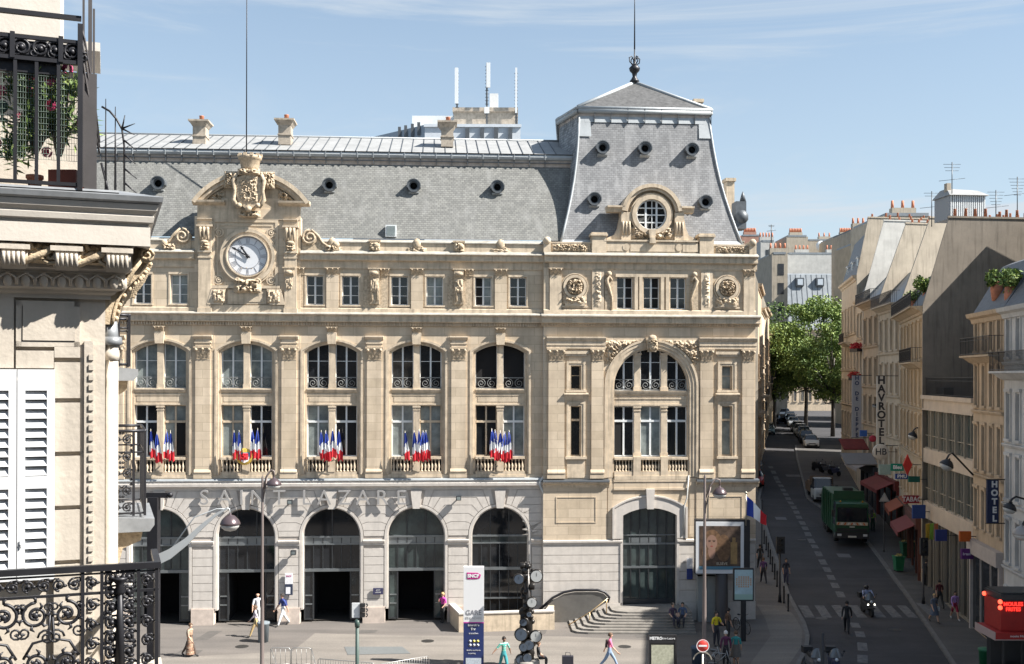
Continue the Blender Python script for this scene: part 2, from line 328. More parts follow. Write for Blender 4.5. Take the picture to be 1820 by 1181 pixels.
# dressed courses with real joints
jz=[Zm(y) for y in (1063.4,1048.4,1033.8,1019,1004,989,974.5)]
blk=MB(); arc=MB(); g_=.014
def ang(z): 
    return max(0,min(PI/2,(z-zSpr)*.0))
for k in range(len(TC)):
    a=TC[k]; xl=a+Rr; xr=(TC[k+1]-Rr) if k+1<len(TC) else XR
    zz=[Zm(1079)]+jz
    for z0,z1 in zip(zz,zz[1:]):
        blk.box(xl+.015,xr-.015,-.035,-.001,z0+g_,z1-g_)
    # spandrel courses: horizontal joints that turn into radial joints near the ring
    ys=[953,943,928,913.5,898.5,885,871.5]; angs=[0,8,22,35,47,58,69]
    for q in range(len(ys)-1):
        def jl(qq,side,dz):
            z=Zm(ys[qq])+dz; an=R(angs[qq])+dz/1.9
            cx=a if side<0 else (TC[k+1] if k+1<len(TC) else None)
            if cx is None: return [(XR-.02,z)]
            s_=-side; p0=(cx+s_*(Rr+.01)*math.cos(an),zSpr+(Rr+.01)*math.sin(an))
            dzz=max(.0,z-p0[1]); p1=(p0[0]+s_*dzz/math.tan(max(an,.15)),z) if an>.2 else (p0[0]+s_*.01,z)
            return [p0,p1]
        la=jl(q,-1,g_); lb=jl(q+1,-1,-g_); ra=jl(q,1,g_); rb=jl(q+1,1,-g_)
        # clip elbows past the middle
        mid=(a+(TC[k+1] if k+1<len(TC) else XR+.2))/2
        def cl(pts,side): return [((min(x,mid-.05) if side<0 else max(x,mid+.05)),z) if len(pts)>1 and i==1 else (x,z) for i,(x,z) in enumerate(pts)]
        la=cl(la,-1); lb=cl(lb,-1); ra=cl(ra,1); rb=cl(rb,1)
        a0=R(angs[q])+g_/1.9; a1=R(angs[q+1])-g_/1.9
        ring_l=[(a+(Rr+.01)*math.cos(a0+(a1-a0)*t),zSpr+(Rr+.01)*math.sin(a0+(a1-a0)*t)) for t in (.33,.66)]
        if k+1<len(TC):
            b=TC[k+1]; ring_r=[(b-(Rr+.01)*math.cos(a0+(a1-a0)*t),zSpr+(Rr+.01)*math.sin(a0+(a1-a0)*t)) for t in (.66,.33)]
        else: ring_r=[]
        poly=la+[] ; poly=[la[0]]+la[1:]+ra[::-1]+ring_r[::-1]+rb+lb[::-1]+ring_l[::-1]
        # order: bottom line left->right, right ring up, top line right->left, left ring down
        poly=la+ra[::-1]+ring_r[::-1]+rb+lb[::-1]+ring_l[::-1]
        blk.prism(poly,-.035,-.001,0)
    for s_ in (-1,1):   # top voussoirs beside the keystone
        for (b0,b1) in ((69,79),):
            p=[]
            for an,top in ((b0+.5,0),(b0+.5,1),(b1-.4,1),(b1-.4,0)):
                an=R(an); 
                if top: h=zTop-.01-zSpr; p.append((a+s_*h/math.tan(an),zTop-.01))
                else: p.append((a+s_*(Rr+.01)*math.cos(an),zSpr+(Rr+.01)*math.sin(an)))
            arc.prism(p,-.035,-.001,0)
    blk.build('rusticated_pier',stoneW,ST); blk=MB()
vous=arc; arc=MB(); key=MB(); imp=MB(); pl=MB(); vous.build('top_voussoirs',stoneW,ST)
for k,a in enumerate(TC):
    arc.ring(a,zSpr,Rg,Rr-.012,0,PI,.06,.5,0,28); arc.ring(a,zSpr,Rg+.07,Rr-.02,0,PI,-.05,.07,0,28)
    arc.box(a-Rr+.012,a-Rg,.06,.5,Zm(1079)-.1,zSpr); arc.box(a+Rg,a+Rr-.012,.06,.5,Zm(1079)-.1,zSpr)
    arc.box(a-Rr+.02,a-Rg-.07,-.05,.05,Zm(1079),zSpr-.001); arc.box(a+Rg+.07,a+Rr-.02,-.05,.05,Zm(1079),zSpr-.001)
    arc.build('archivolt',stoneW,ST); arc=MB()
    key.prism([(a-.19,zSpr+Rg-.02),(a+.19,zSpr+Rg-.02),(a+.31,Zm(871.5)),(a-.31,Zm(871.5))],-.14,.3)
    xl=a+Rr-.03; xr=(TC[k+1]-Rr+.03) if k+1<len(TC) else XR
    key.build('keystone',stoneW,ST); key=MB()
    imp.prismx([(.05,Zm(969)),(-.05,Zm(969)),(-.06,Zm(965.5)),(-.11,Zm(964)),(-.13,Zm(961.5)),(-.13,Zm(960)),(.05,Zm(959))],xl,xr)
    pl.box(xl-.02,xr+.02,-.10,.55,-.1,Zm(1079)); pl.box(xl-.02,xr+.02,-.07,.03,Zm(1079),Zm(1077.5)); pl.build('pier_base',plinthM,ST); pl=MB(); blk.build('rusticated_pier',stoneW,ST) if 0 else None
imp.build('impost_band',stoneW,ST)
# ---- glazed arches and doors
zD=Zm(1014); zB1=Zm(968.5); zB0=Zm(955.5)
for k,a in enumerate(TC):
    closed=(k==len(TC)-1)
    scr=empty('arch_glazing',(0,0,0)); scr.parent=ST
    f=MB(); y=.42
    f.box(a-Rg,a+Rg,y-.06,y+.1,zB0-.05,zB0+.05,1); f.box(a-Rg,a+Rg,y-.04,y+.1,zB1-.04,zB1+.04,1)
    f.box(a-Rg,a+Rg,y-.05,y+.12,zD-.10,zD+.06,1); f.box(a-Rg,a+Rg,y+.02,y+.1,zB0+.05,zB1-.04,2) if False else None
    for i in range(1,6):
        x=a-Rg+2*Rg*i/6; f.box(x-.022,x+.022,y-.02,y+.08,zD,zB0)
    for x in ([a-.52,a+.52] if k!=4 else [a]): f.box(x-.03,x+.03,y-.02,y+.08,zB0,zSpr+Rg*.93)
    f.ring(a,zSpr,Rg-.06,Rg+.02,0,PI,y-.02,y+.09,0,24)
    dw=[a-Rg+.50,a+Rg-.52] if not closed else []
    for x in [a-Rg+.03,a+Rg-.03]+dw: f.box(x-.035,x+.035,y-.02,y+.08,.12,zD-.1)
    if closed:
        for i in range(1,6):
            x=a-Rg+2*Rg*i/6; f.box(x-.022,x+.022,y-.02,y+.08,0.1,zD-.1)
        f.box(a-Rg,a+Rg,y-.05,y+.1,0,.16); f.box(a-Rg,a+Rg,y-.06,y+.1,zD*.42-.04,zD*.42+.04,1)
    else:
        for (x0,x1) in ((a-Rg+.05,a-Rg+.47),(a+Rg-.49,a+Rg-.05)):
            for zz in (Zm(1059.5),Zm(1075)): f.box(x0+.02,x1-.02,y-.012,y+.01,zz-.035,zz+.035,1)
            f.box(x0,x1,y,y+.06,.12,.22)
    f.build('glazing_frame',[steelD,steelL],scr)
    g=MB()
    g.prism([(a-Rg,zD)]+segarc(a,Rg,zSpr,zSpr+Rg,24)+[(a+Rg,zD)],y+.03,y+.05,0)
    g.box(a-Rg,a+Rg,y+.0,y+.028,zB1,zB0,1)
    if closed: g.box(a-Rg,a+Rg,y+.03,y+.05,.1,zD)
    else:
        for x0,x1 in ((a-Rg,a-Rg+.5),(a+Rg-.52,a+Rg)): g.box(x0,x1,y+.03,y+.05,.1,zD)
    g.build('glass',[glassG if k in(2,5) else glassD,steelL if k!=6 else glassG],scr)
    if not closed:
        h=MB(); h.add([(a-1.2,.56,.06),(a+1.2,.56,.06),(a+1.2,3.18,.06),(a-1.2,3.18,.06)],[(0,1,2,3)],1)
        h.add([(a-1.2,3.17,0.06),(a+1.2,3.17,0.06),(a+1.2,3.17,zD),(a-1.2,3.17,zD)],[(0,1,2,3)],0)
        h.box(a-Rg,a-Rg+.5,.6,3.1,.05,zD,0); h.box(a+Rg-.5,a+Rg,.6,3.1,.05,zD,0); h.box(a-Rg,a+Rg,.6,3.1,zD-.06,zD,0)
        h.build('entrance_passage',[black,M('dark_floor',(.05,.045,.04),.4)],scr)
# cafe chairs silhouettes stacked behind upper glazing
# ---- lower cornice band
cn=MB()
cn.prismx([(.1,Zm(871)),(-.05,Zm(871)),(-.06,Zm(867)),(-.10,Zm(864.5)),(-.24,Zm(863.5)),(-.25,Zm(858.5)),(-.14,Zm(857.5)),(-.14,Zm(855.5)),(.1,Zm(855.5))],XL,XR,0)
cn.prismx([(.1,Zm(855.6)),(-.17,Zm(855)),(-.22,Zm(853.5)),(-.18,Zm(850.6)),(.1,Zm(849.5))],XL,XR,1)
cn.build('lower_cornice',[stoneW,zinc],ST)
# ---- two main storeys
zA=Zm(849.6); zW=Zm(843); zFr=Zm(580)
wl=MB(); fr=MB(); msh=MB()
for a in TC:
    ow=1.50; o=segarc(a,ow,Zm(625),Zm(608.5),16)
    wl.prism([(a-BP/2,zW),(a-BP/2,zFr+.4),(a+BP/2,zFr+.4),(a+BP/2,zW),(a+ow,zW)]+o[::-1]+[(a-ow,zW)],0,.5)
    fo=segarc(a,1.70,Zm(622),Zm(603.5),18)
    fr.prism([(a-1.70,zW)]+fo+[(a+1.70,zW),(a+ow+.08,zW)]+segarc(a,ow+.08,Zm(624.5),Zm(607),18)[::-1]+[(a-ow-.08,zW)],-.075,0)
    fr.prism([(a-1.60,zW)]+segarc(a,1.60,Zm(623.5),Zm(605.5),18)+[(a+1.60,zW),(a+ow,zW)]+o[::-1]+[(a-ow,zW)],-.04,.0)
    fr.prism([(a-ow-.02,zW)]+segarc(a,ow+.02,Zm(624.5),Zm(608),18)+[(a+ow+.02,zW),(a+1.37,zW)]+segarc(a,1.37,Zm(627),Zm(613),18)[::-1]+[(a-1.37,zW)],.09,.46)
    # spandrel between the floors
    x0,x1=a-1.37,a+1.37
    msh.box(x0,x1,.14,.45,Zm(721),Zm(693))
    msh.prismx([(.16,Zm(699)),(.08,Zm(698)),(.04,Zm(695)),(.02,Zm(693.5)),(.02,Zm(691.6)),(.3,Zm(691))],x0,x1)
    msh.prismx([(.16,Zm(703.5)),(.11,Zm(703.5)),(.11,Zm(701)),(.16,Zm(701))],x0,x1); msh.box(x0,x1,.10,.15,Zm(720.5),Zm(717.5))
    msh.box(x0+.12,x1-.12,.125,.15,Zm(714.5),Zm(706))
    # mullion columns
    for (za,zb_) in ((Zm(812),Zm(721)),(Zm(691.5),Zm(612))):
        msh.box(a-.17,a+.17,.12,.45,za,zb_)
        msh.box(a-.20,a+.20,.10,.4,za,za+.25)
        if zb_<Zm(700): msh.box(a-.22,a+.22,.08,.4,zb_-.12,zb_-.02); msh.box(a-.2,a+.2,.1,.4,zb_-.28,zb_-.22)
    fr.build('window_surround',stoneT,ST); msh.build('mullion_and_spandrel',stoneT,ST); fr=MB(); msh=MB()
wl.box(XL,XR+.3,0,.5,zFr+.4,Zm(560)); wl.box(TC[-1]+BP/2,XR+.3,0,.5,zA,zFr+.4); wl.box(XL,TC[0]-BP/2,0,.5,zA,zFr+.4)
wl.box(TC[0]-BP/2,XR,-.02,.5,zA-.05,zW)
wl.build('main_wall',stoneY,ST)
# windows of each bay
rnd=random.Random(4)
kinds=[(glassC,glassC,glassD,glassD),(glassC,glassC,glassD,glassD),(glassC,glassC,glassD,glassC),(glassC,glassC,glassC,glassD),(glassD,glassD,glassC,glassD),(glassD,glassD,glassC,glassC),(glassD,glassD,glassD,glassC)]
for k,a in enumerate(TC):
    kk=kinds[k]
    for j,(x0,x1) in enumerate(((a-1.37,a-.17),(a+.17,a+1.37))):
        if k==6: window(ST,x0,x1,Zm(691.5),Zm(610),.36,black,1,(),.03,guard=.62)
        else: window(ST,x0,x1,Zm(691.5),Zm(610),.36,kk[j],2,(Zm(642.5),),.05,.09,guard=.62)
        op=0
        if k in(2,): op=-1 if j==0 else 1
        if k==4 and j==1: op=1
        if k==6 and j==0: op=1
        window(ST,x0,x1,Zm(812.5),Zm(720.5),.36,kk[2+j],2,(),.055,.09,transom=Zm(750),opened=op,frame=whiteP if (k+j)%3 else stoneT)
for a in TC:
    ks=MB(); ks.prism([(a-.22,Zm(612.5)),(a+.22,Zm(612.5)),(a+.27,Zm(592)),(a-.27,Zm(592))],-.2,.1); capital(ks,a,.25,Zm(592.5),Zm(582),.17,0,1)
    ks.build('arch_keystone',[stoneT,stoneO],ST)
for k,a in enumerate(TC):   # balustrades
    b=MB(); z0,z1=Zm(838.5),Zm(816.5)
    b.box(a-1.37,a+1.37,-.06,.14,z1,Zm(812)); b.box(a-1.37,a+1.37,-.04,.14,Zm(849.5),z0); b.box(a-1.37,a+1.37,-.07,.1,Zm(849),Zm(845))
    b.box(a-.2,a+.2,-.07,.14,z0,z1)
    baluster_row(b,a-1.33,a-.2,z0,z1,.04,6); baluster_row(b,a+.2,a+1.33,z0,z1,.04,6)
    b.build('balustrade',stoneT,ST)
for k in range(-1,len(TC)):
    x=(TC[k] if k>=0 else TC[0]-BP)+BP/2
    if x>XR-.6: continue
    p=MB(); hw=.40
    p.box(x-.60,x+.60,-.035,.01,zA,Zm(598)); p.box(x-hw,x+hw,-.12,0,Zm(838),Zm(641))
    p.box(x-hw-.08,x+hw+.08,-.17,0,Zm(849.5),Zm(839)); p.prismx([(0,Zm(839.2)),(-.2,Zm(839.2)),(-.2,Zm(837.5)),(-.12,Zm(833)),(0,Zm(833))],x-hw-.05,x+hw+.05)
    p.box(x-hw,x+hw,-.14,0,Zm(617),Zm(604)); p.box(x-hw-.05,x+hw+.05,-.17,0,Zm(612),Zm(609.5))
    p.prismx([(0,Zm(604.5)),(-.16,Zm(604.5)),(-.26,Zm(600)),(-.26,Zm(598.2)),(0,Zm(597.5))],x-hw-.1,x+hw+.1)
    o=p.build('pilaster',stoneY,ST); c=MB(); capital(c,x,hw,Zm(641.5),Zm(617.2),.12); c.build('capital',stoneO,o)
# main entablature
en=MB()
en.prismx([(.05,Zm(580.5)),(-.03,Zm(580.5)),(-.05,Zm(574)),(-.17,Zm(573.6)),(-.25,Zm(573.2)),(-.26,Zm(571)),(-.235,Zm(570.6)),(-.235,Zm(564)),(-.26,Zm(562.5)),(-.36,Zm(560.4)),(.05,Zm(560))],XL,XR,0)
en.prismx([(.05,Zm(560.1)),(-.38,Zm(560.3)),(-.37,Zm(559)),(-.1,Zm(556)),(.05,Zm(556))],XL,XR,1)
n_=int((XR-XL)/.145)
for i in range(n_): x=XL+.145*i; en.box(x,x+.075,-.14,-.04,Zm(579.6),Zm(574.1),0)
en.build('main_cornice',[stoneT,ledgeM],ST)
# ---- attic storey
at=MB(); yA=.08; zs=Zm(542.8); zl=Zm(491); zt=Zm(461)
def strip(x0,x1,z0,z1): at.box(x0,x1,yA,.5,z0,z1)
strip(XL,XR+.3,Zm(556),zs); strip(XL,XR+.3,zl,zt)
xs=[XL]
for a in TC: xs+=[a-.95-.46,a-.95+.46,a+.99-.46,a+.99+.46]
xs.append(XR+.3)
for i in range(0,len(xs),2): strip(xs[i],xs[i+1],zs,zl)
at.build('attic_wall',stoneY,ST)
tr=MB()
tr.prismx([(.1,Zm(556.5)),(-.03,Zm(556.5)),(-.03,Zm(549.5)),(.02,Zm(548.5)),(.1,Zm(548.5))],XL,XR)
for a in TC:
    for c in (a-.95,a+.99):
        tr.box(c-.55,c+.55,.03,.1,Zm(491),Zm(487)); tr.box(c-.55,c-.46,.045,.1,zs,zl); tr.box(c+.46,c+.55,.045,.1,zs,zl); tr.box(c-.56,c+.56,.0,.12,Zm(545.5),zs)
tr.build('attic_trim',stoneT,ST)
for k,a in enumerate(TC):
    for j,c in enumerate((a-.95,a+.99)):
        window(ST,c-.46,c+.46,zs,zl,.32,glassD if (k+j)%3 else glassC,2,(Zm(508.5),Zm(525.5)),.05,.1,opened=-1 if (k==6 and j==0) else 0,frame=whiteP)
    if k==2: continue     # the clock gable stands here
    p=MB(); x=a+.02; p.box(x-.33,x+.33,-.02,.09,Zm(549),Zm(490)); o=p.build('attic_pilaster',stoneY,ST); c=MB(); capital(c,x,.33,Zm(490.5),Zm(476.5),.02,y0=.09); c.build('capital',stoneO,o)
for k in range(-1,len(TC)):
    x=(TC[k] if k>=0 else TC[0]-BP)+BP/2
    if x>XR-.6 or k in (1,2): continue
    b=MB(); b.box(x-.62,x+.72,.02,.09,Zm(549),Zm(490))
    b.prismx([(.05,Zm(541)),(-.10,Zm(541)),(-.14,Zm(534)),(-.10,Zm(510)),(-.17,Zm(497)),(-.32,Zm(489)),(-.34,Zm(480)),(.05,Zm(479))],x-.26,x+.26)
    b.box(x-.34,x+.34,-.36,.1,Zm(480),Zm(477.5))
    for xx in (x-.15,x+.15): b.tube([(xx,-.16,Zm(536)),(xx,-.14,Zm(512)),(xx,-.2,Zm(499))],.05,5)
    b.ball((x,-.30,Zm(487)),.14,8,0,1.7,1,1); b.relief(x-.24,x+.24,Zm(520),Zm(494),-.17,.12,k,8,8)
    capital(b,x+.55,.24,Zm(490),Zm(477),.03,0,0,.09)
    b.build('scroll_bracket',stoneO,ST)
for XL_,XR_ in ((XL,T(346,.1,450)),(T(534,.1,450),XR)):
    tc_=MB()
    tc_.prismx([(.1,Zm(478.5)),(.02,Zm(478.5)),(.0,Zm(476)),(-.0,Zm(465.5)),(-.05,Zm(465)),(-.19,Zm(464)),(-.2,Zm(461.6)),(-.175,Zm(461.2)),(-.175,Zm(455.6)),(-.2,Zm(454.6)),(-.30,Zm(453)),(.1,Zm(452.8))],XL_,XR_,0)
    tc_.prismx([(.3,Zm(453)),(-.31,Zm(453)),(-.3,Zm(451.8)),(.0,Zm(446.5)),(.3,Zm(446.5))],XL_,XR_,1)
    tc_.box(XL_,XR_,.1,.4,Zm(446.8),Zm(431.5),0); tc_.prismx([(.45,Zm(432)),(.03,Zm(432)),(.03,Zm(430.5)),(.45,Zm(425))],XL_,XR_,1)
    tc_.build('attic_cornice_and_parapet',[stoneT,ledgeM],ST)
for k,a in enumerate(TC):
    for x,kind in ((a,0),(a+BP/2,1)):
        if x>XR-.4 or (kind==0 and k==2) or (kind==1 and k in (1,2)): continue
        b=MB()
        if kind: 
            b.box(x-.33,x+.33,-.12,.15,Zm(430.5),Zm(427)); b.relief(x-.3,x+.3,Zm(447),Zm(430),-.02,.22,k+3,9,8)
            b.box(x-.28,x+.28,-.02,.12,Zm(448),Zm(430)); b.ball((x+.1,-.1,Zm(437)),.17,8)
        else:
            for sg in (-1,1): b.tube(spiral((x+sg*.22,Zm(441)),.17,1.5,PI/2,sg,14,.06),.045,5)
            b.ball((x,.05,Zm(433)),.24,8,0,1,.5,1.25); b.relief(x-.55,x+.55,Zm(448),Zm(440),.08,.14,k,12,5)
        b.build('parapet_ornament',stoneO,ST)
# ---- mansard roof of the long block
n1=-2.7
def zn(y,n): return S(700,y,n)[1]
zb=zn(425,-.45); z1=zn(293,n1)
rf=MB()
rf.add([(XL,.45,zb),(XR+3,.45,zb),(XR+3,-n1,z1),(XL,-n1,z1)],[(0,1,2,3)])
rf.build('slate_mansard',slate,ST)
rr=MB()
rr.add([(XL,2.68,z1-.02),(XR+3,2.68,z1-.02),(XR+3,2.62,zn(281.5,-2.6)),(XL,2.62,zn(281.5,-2.6))],[(0,1,2,3)],2)
z2=zn(281.5,-2.5); z3=zn(270,-2.4)
rr.prismx([(2.66,z2),(2.62,z2),(2.5,z2+.05),(2.45,z2+.17),(2.48,z3-.06),(2.56,z3),(2.9,z3)],XL,XR+2,0)
yR=7.2; zR=zn(247,-yR)
rr.add([(XL,2.42,z3),(XR+3,2.42,z3),(XR+3,yR,zR),(XL,yR,zR),(XR+3,12,z3),(XL,12,z3)],[(0,1,2,3),(3,2,4,5)],1)
n=int((XR-XL+2)/.64)
for i in range(n):
    x=XL+.64*i; rr.hexa([(x,2.42,z3),(x+.035,2.42,z3),(x+.035,yR,zR),(x,yR,zR)],[(x,2.42,z3+.05),(x+.035,2.42,z3+.05),(x+.035,yR,zR+.05),(x,yR,zR+.05)],3)
n=int((XR-XL+1.5)/.9)
for i in range(n):
    x=XL+.9*i+.25; rr.box(x,x+.035,2.55,2.66,z1,z2+.02,3); rr.box(x,x+.03,2.43,2.5,z2+.0,z3-.02,0)
rr.box(XL,XR+2,2.56,2.6,zn(286.5,-2.6)-.02,zn(286.5,-2.6)+.02,3)
rr.tube([(XL,yR,zR+.03),(XR+2,yR,zR+.03)],.07,6,0)
rr.build('zinc_roof',[zinc,zincW,M('rusty_pink_lead',(.42,.36,.31),.7,var=.25,vs=3),zincD],ST)
def oculus(px,py,nf,par=ST,name='round_roof_vent',sc_=1.0,slope=(.45,zb,-n1,z1)):
    y0,za,y1,zb2=slope; 
    d=MII.to_3x3()@ray(px,py)   # meet the slope plane
    k0=-1
    best=None
    for i in range(200):
        yy=y0+(y1-y0)*i/200; k=(yy-CL.y)/d.y; p=CL+d*k; zz=za+(zb2-za)*(yy-y0)/(y1-y0)
        if best is None or abs(p.z-zz)<best[0]: best=(abs(p.z-zz),p.x,yy,zz)
    _,x,y,z=best; b=MB(); r=.36*sc_
    b.ring(x,z,r*.72,r,0,2*PI,y-.45,y+.5,0,20); b.ring(x,z,r*.98,r*1.12,-.25,PI+.25,y-.5,y+.4,0,16)
    b.ring(x,z,r*.55,r*.73,0,2*PI,y-.36,y-.25,0,20); b.lathe([(0,0),(r*.7,0.001)],(x,y-.2,z),16,1,'y')
    b.hexa([(x-r*.8,y-.3,z-r*1.05),(x+r*.8,y-.3,z-r*1.05),(x+r*.8,y-.02,z-r*1.5),(x-r*.8,y-.02,z-r*1.5)],[(x-r*.8,y-.3,z-r*.9),(x+r*.8,y-.3,z-r*.9),(x+r*.8,y+.1,z-r*.9),(x-r*.8,y+.1,z-r*.9)],2)
    return b.build(name,[zincD,black,zinc],par)
for px,py in ((138,325),(284,328.5),(586.5,331.5),(735.5,333),(883.5,335)): oculus(px,py,0)
x_,z_=S(695,411,-.55); sk=MB(); sk.box(x_-.3,x_+.3,.42,.75,z_-.33,z_+.33); o=sk.build('roof_light',whiteP,ST); sk=MB(); sk.box(x_-.23,x_+.23,.40,.45,z_-.26,z_+.26); sk.build('pane',glassC,o)
for px,yt in ((355,215),(506.5,213),(795,217)):
    n=-4.2; x,zt_=S(px,yt,n); c=MB(); zbse=zt_-1.5
    c.box(x-.36,x+.36,4.0,5.0,zbse,zt_-.32); c.box(x-.40,x+.40,3.95,5.05,zbse+.55,zbse+.62)
    c.hexa([(x-.38,4.0,zt_-.36),(x+.38,4.0,zt_-.36),(x+.38,5.0,zt_-.36),(x-.38,5.0,zt_-.36)],[(x-.54,3.8,zt_-.1),(x+.54,3.8,zt_-.1),(x+.54,5.2,zt_-.1),(x-.54,5.2,zt_-.1)])
    c.box(x-.58,x+.58,3.76,5.24,zt_-.1,zt_); c.lathe([(.15,0),(.13,.3),(.16,.34),(.1,.36)],(x+.05,4.5,zt_),10,1)
    c.build('chimney',[M('sooty_chimney_stone',(.36,.31,.25),.9,var=.3,vs=4,streak=.4) if not bpy.data.materials.get('sooty_chimney_stone') else bpy.data.materials['sooty_chimney_stone'],terra],ST)
# ---- clock gable (levels read at px x=440)
def Zc(y,n=.15,x=440): return S(x,y,n)[1]
def Tx(x,n=.15): return T(x,n,450)
ck=MB()
ck.box(Tx(345),Tx(534),-.05,.6,Zc(556),Zc(385)); ck.build('clock_gable_wall',stoneY,ST)
ck=MB()
for xa,xb in ((353,375.5),(506,527.5)):
    a,b=Tx(xa),Tx(xb); ck.box(a,b,-.22,0,Zc(549),Zc(446)); ck.box(a-.04,b+.04,-.26,0,Zc(556),Zc(548)); 
    ck.box(a-.03,b+.03,-.30,0,Zc(450),Zc(446.5)); ck.box(a-.03,b+.03,-.26,0,Zc(459.5),Zc(456.5))
    ck.box(a-.03,b+.03,-.2,0,Zc(446.5),Zc(404)); ck.box(a-.1,b+.1,-.38,0,Zc(404.5),Zc(401)); ck.prismx([(0,Zc(401)),(-.22,Zc(401)),(-.24,Zc(394)),(-.34,Zc(391)),(-.34,Zc(389.5)),(0,Zc(389.5))],a-.06,b+.06)
ck.prismx([(0,Zc(390)),(-.1,Zc(390)),(-.1,Zc(366)),(-.28,Zc(363.5)),(-.36,Zc(361)),(-.36,Zc(358)),(.3,Zc(357.5))],Tx(350),Tx(399)); ck.prismx([(0,Zc(390)),(-.1,Zc(390)),(-.1,Zc(366)),(-.28,Zc(363.5)),(-.36,Zc(361)),(-.36,Zc(358)),(.3,Zc(357.5))],Tx(495),Tx(533))
ck.prismx([(0,Zc(366)),(-.28,Zc(363.5)),(-.40,Zc(361)),(-.42,Zc(357.5)),(.3,Zc(357))],Tx(340.5,.4),Tx(400)); ck.prismx([(0,Zc(366)),(-.28,Zc(363.5)),(-.40,Zc(361)),(-.42,Zc(357.5)),(.3,Zc(357))],Tx(495),Tx(549.5,.4))
ck.box(Tx(375),Tx(506),-.12,.0,Zc(390),Zc(371)); ck.box(Tx(375),Tx(506),-.08,.0,Zc(371),Zc(352))
# segmental pediment arch
cx=Tx(445,.4); w_=(Tx(549.5,.4)-Tx(340.5,.4))/2; zc0=Zc(358,.4); rise=Zc(303.5,.4)-zc0
rad=(w_*w_+rise*rise)/(2*rise); aa=math.asin(w_/rad); cz=zc0+rise-rad
for r0,r1,y0,y1 in ((rad-.22,rad,-.42,.5),(rad-.42,rad-.22,-.28,.5),(rad-.52,rad-.42,-.16,.5)):
    ck.ring(cx,cz,r0,r1,PI/2-aa+(.0 if r1==rad else .045),PI/2+aa-(.0 if r1==rad else .045),y0,y1,0,28)
tym=[(cx+(rad-.42)*math.sin(-aa*.96+2*aa*.96*i/20),cz+(rad-.42)*math.cos(-aa*.96+2*aa*.96*i/20)) for i in range(21)]
ck.prism(tym,.02,.5,0)
for s_ in (-1,1): ck.relief(cx+s_*2.35-.95,cx+s_*2.35+.95,zc0+.02,zc0+1.05,.0,.34,3+s_,22,14,mask=lambda x,z:1 if (x-cx)**2+(z-cz)**2<(rad-.6)**2 else 0,fq=5,m=1)
ck.build('clock_gable_pediment',[stoneT,stoneO],ST)
# panel + frame
fp=MB()
xa,xb,za,zb_=Tx(376),Tx(494),Zc(511),Zc(390)
for (a0,a1,b0,b1) in ((xa,xa+.16,za,zb_),(xb-.16,xb,za,zb_),(xa+.16,xb-.16,zb_-.16,zb_)): fp.box(a0,a1,-.11,-.04,b0,b1)
for (a0,a1,b0,b1) in ((xa+.28,xa+.36,za,zb_-.28),(xb-.36,xb-.28,za,zb_-.28),(xa+.36,xb-.36,zb_-.36,zb_-.28)): fp.box(a0,a1,-.085,-.04,b0,b1)
fp.box(xa-.1,xb+.1,-.2,0,Zc(513),Zc(508)); 
for px in (388.5,482): 
    for py in (413.5,498):
        c=(Tx(px),Zc(py)); 
        for r0,r1,d in ((.2,.27,.06),(.08,.15,.08)): fp.ring(c[0],c[1],r0,r1,0,2*PI,-.05-d,-.04,0,14)
        fp.ball((c[0],-.1,c[1]),.06,6)
fp.box(Tx(404.6),Tx(473.7),-.12,-.04,Zc(541),Zc(515)); fp.box(Tx(410),Tx(468),-.145,-.12,Zc(537),Zc(519))
for px in (389,487):
    x=Tx(px); fp.prism([(x-.62*(1 if px<440 else .35),Zc(542)),(x+.62*(.35 if px<440 else 1),Zc(542)),(x+.38,Zc(514)),(x-.38,Zc(514))],-.24,-.04); fp.relief(x-.34,x+.34,Zc(539),Zc(516),-.24,.14,px,8,8,m=1)
fp.box(Tx(372),Tx(508),-.16,0,Zc(556),Zc(543))
fp.build('clock_panel',[stoneT,stoneO],ST)
cc=(Tx(440,.2),Zc(455.6,.2)); ps=S(476,455,.2)[0]-S(440,455,.2)[0]; RF=ps
cl=MB(); 
for r0,r1,y0 in ((RF*1.36,RF*1.45,-.16),(RF*1.2,RF*1.36,-.24),(RF*1.06,RF*1.2,-.19),(RF,RF*1.06,-.3)): cl.ring(cc[0],cc[1],r0,r1,0,2*PI,y0,-.03,0,40)
o=cl.build('clock_surround',stoneT,ST)
cl=MB(); cl.relief(cc[0]-.75,cc[0]+.75,cc[1]-RF*1.85,cc[1]-RF*1.12,-.2,.34,9,14,12,fq=3); 
for s_ in (-1,1): cl.tube(spiral((cc[0]+s_*.5,cc[1]-RF*1.28),.2,1.5,0,s_,14,-.3),.05,5)
cl.build('clock_cartouche',stoneO,ST)
fc=MB(); fc.lathe([(0,0),(RF*.999,.001)],(cc[0],-.14,cc[1]),40,0,'y',False)
fc.ring(cc[0],cc[1],RF*.60,RF*.625,0,2*PI,-.155,-.142,1,40); fc.ring(cc[0],cc[1],RF*.93,RF*.96,0,2*PI,-.155,-.142,1,40)
for i in range(12):
    a=PI/2-i*PI/6; num=[3,1,2,3,2,1,2,3,4,2,1,2][i]
    for j in range(num):
        b=a+(j-(num-1)/2)*.085; r0,r1=RF*.66,RF*.90
        p=[(cc[0]+r*math.cos(b+d),cc[1]+r*math.sin(b+d)) for r,d in ((r0,-.018),(r1,-.014),(r1,.014),(r0,.018))]
        fc.prism(p,-.155,-.142,1)
for i in range(60):
    b=i*PI/30; p=[(cc[0]+r*math.cos(b+d),cc[1]+r*math.sin(b+d)) for r,d in ((RF*.93,-.008),(RF*.98,-.008),(RF*.98,.008),(RF*.93,.008))]; fc.prism(p,-.156,-.143,1)
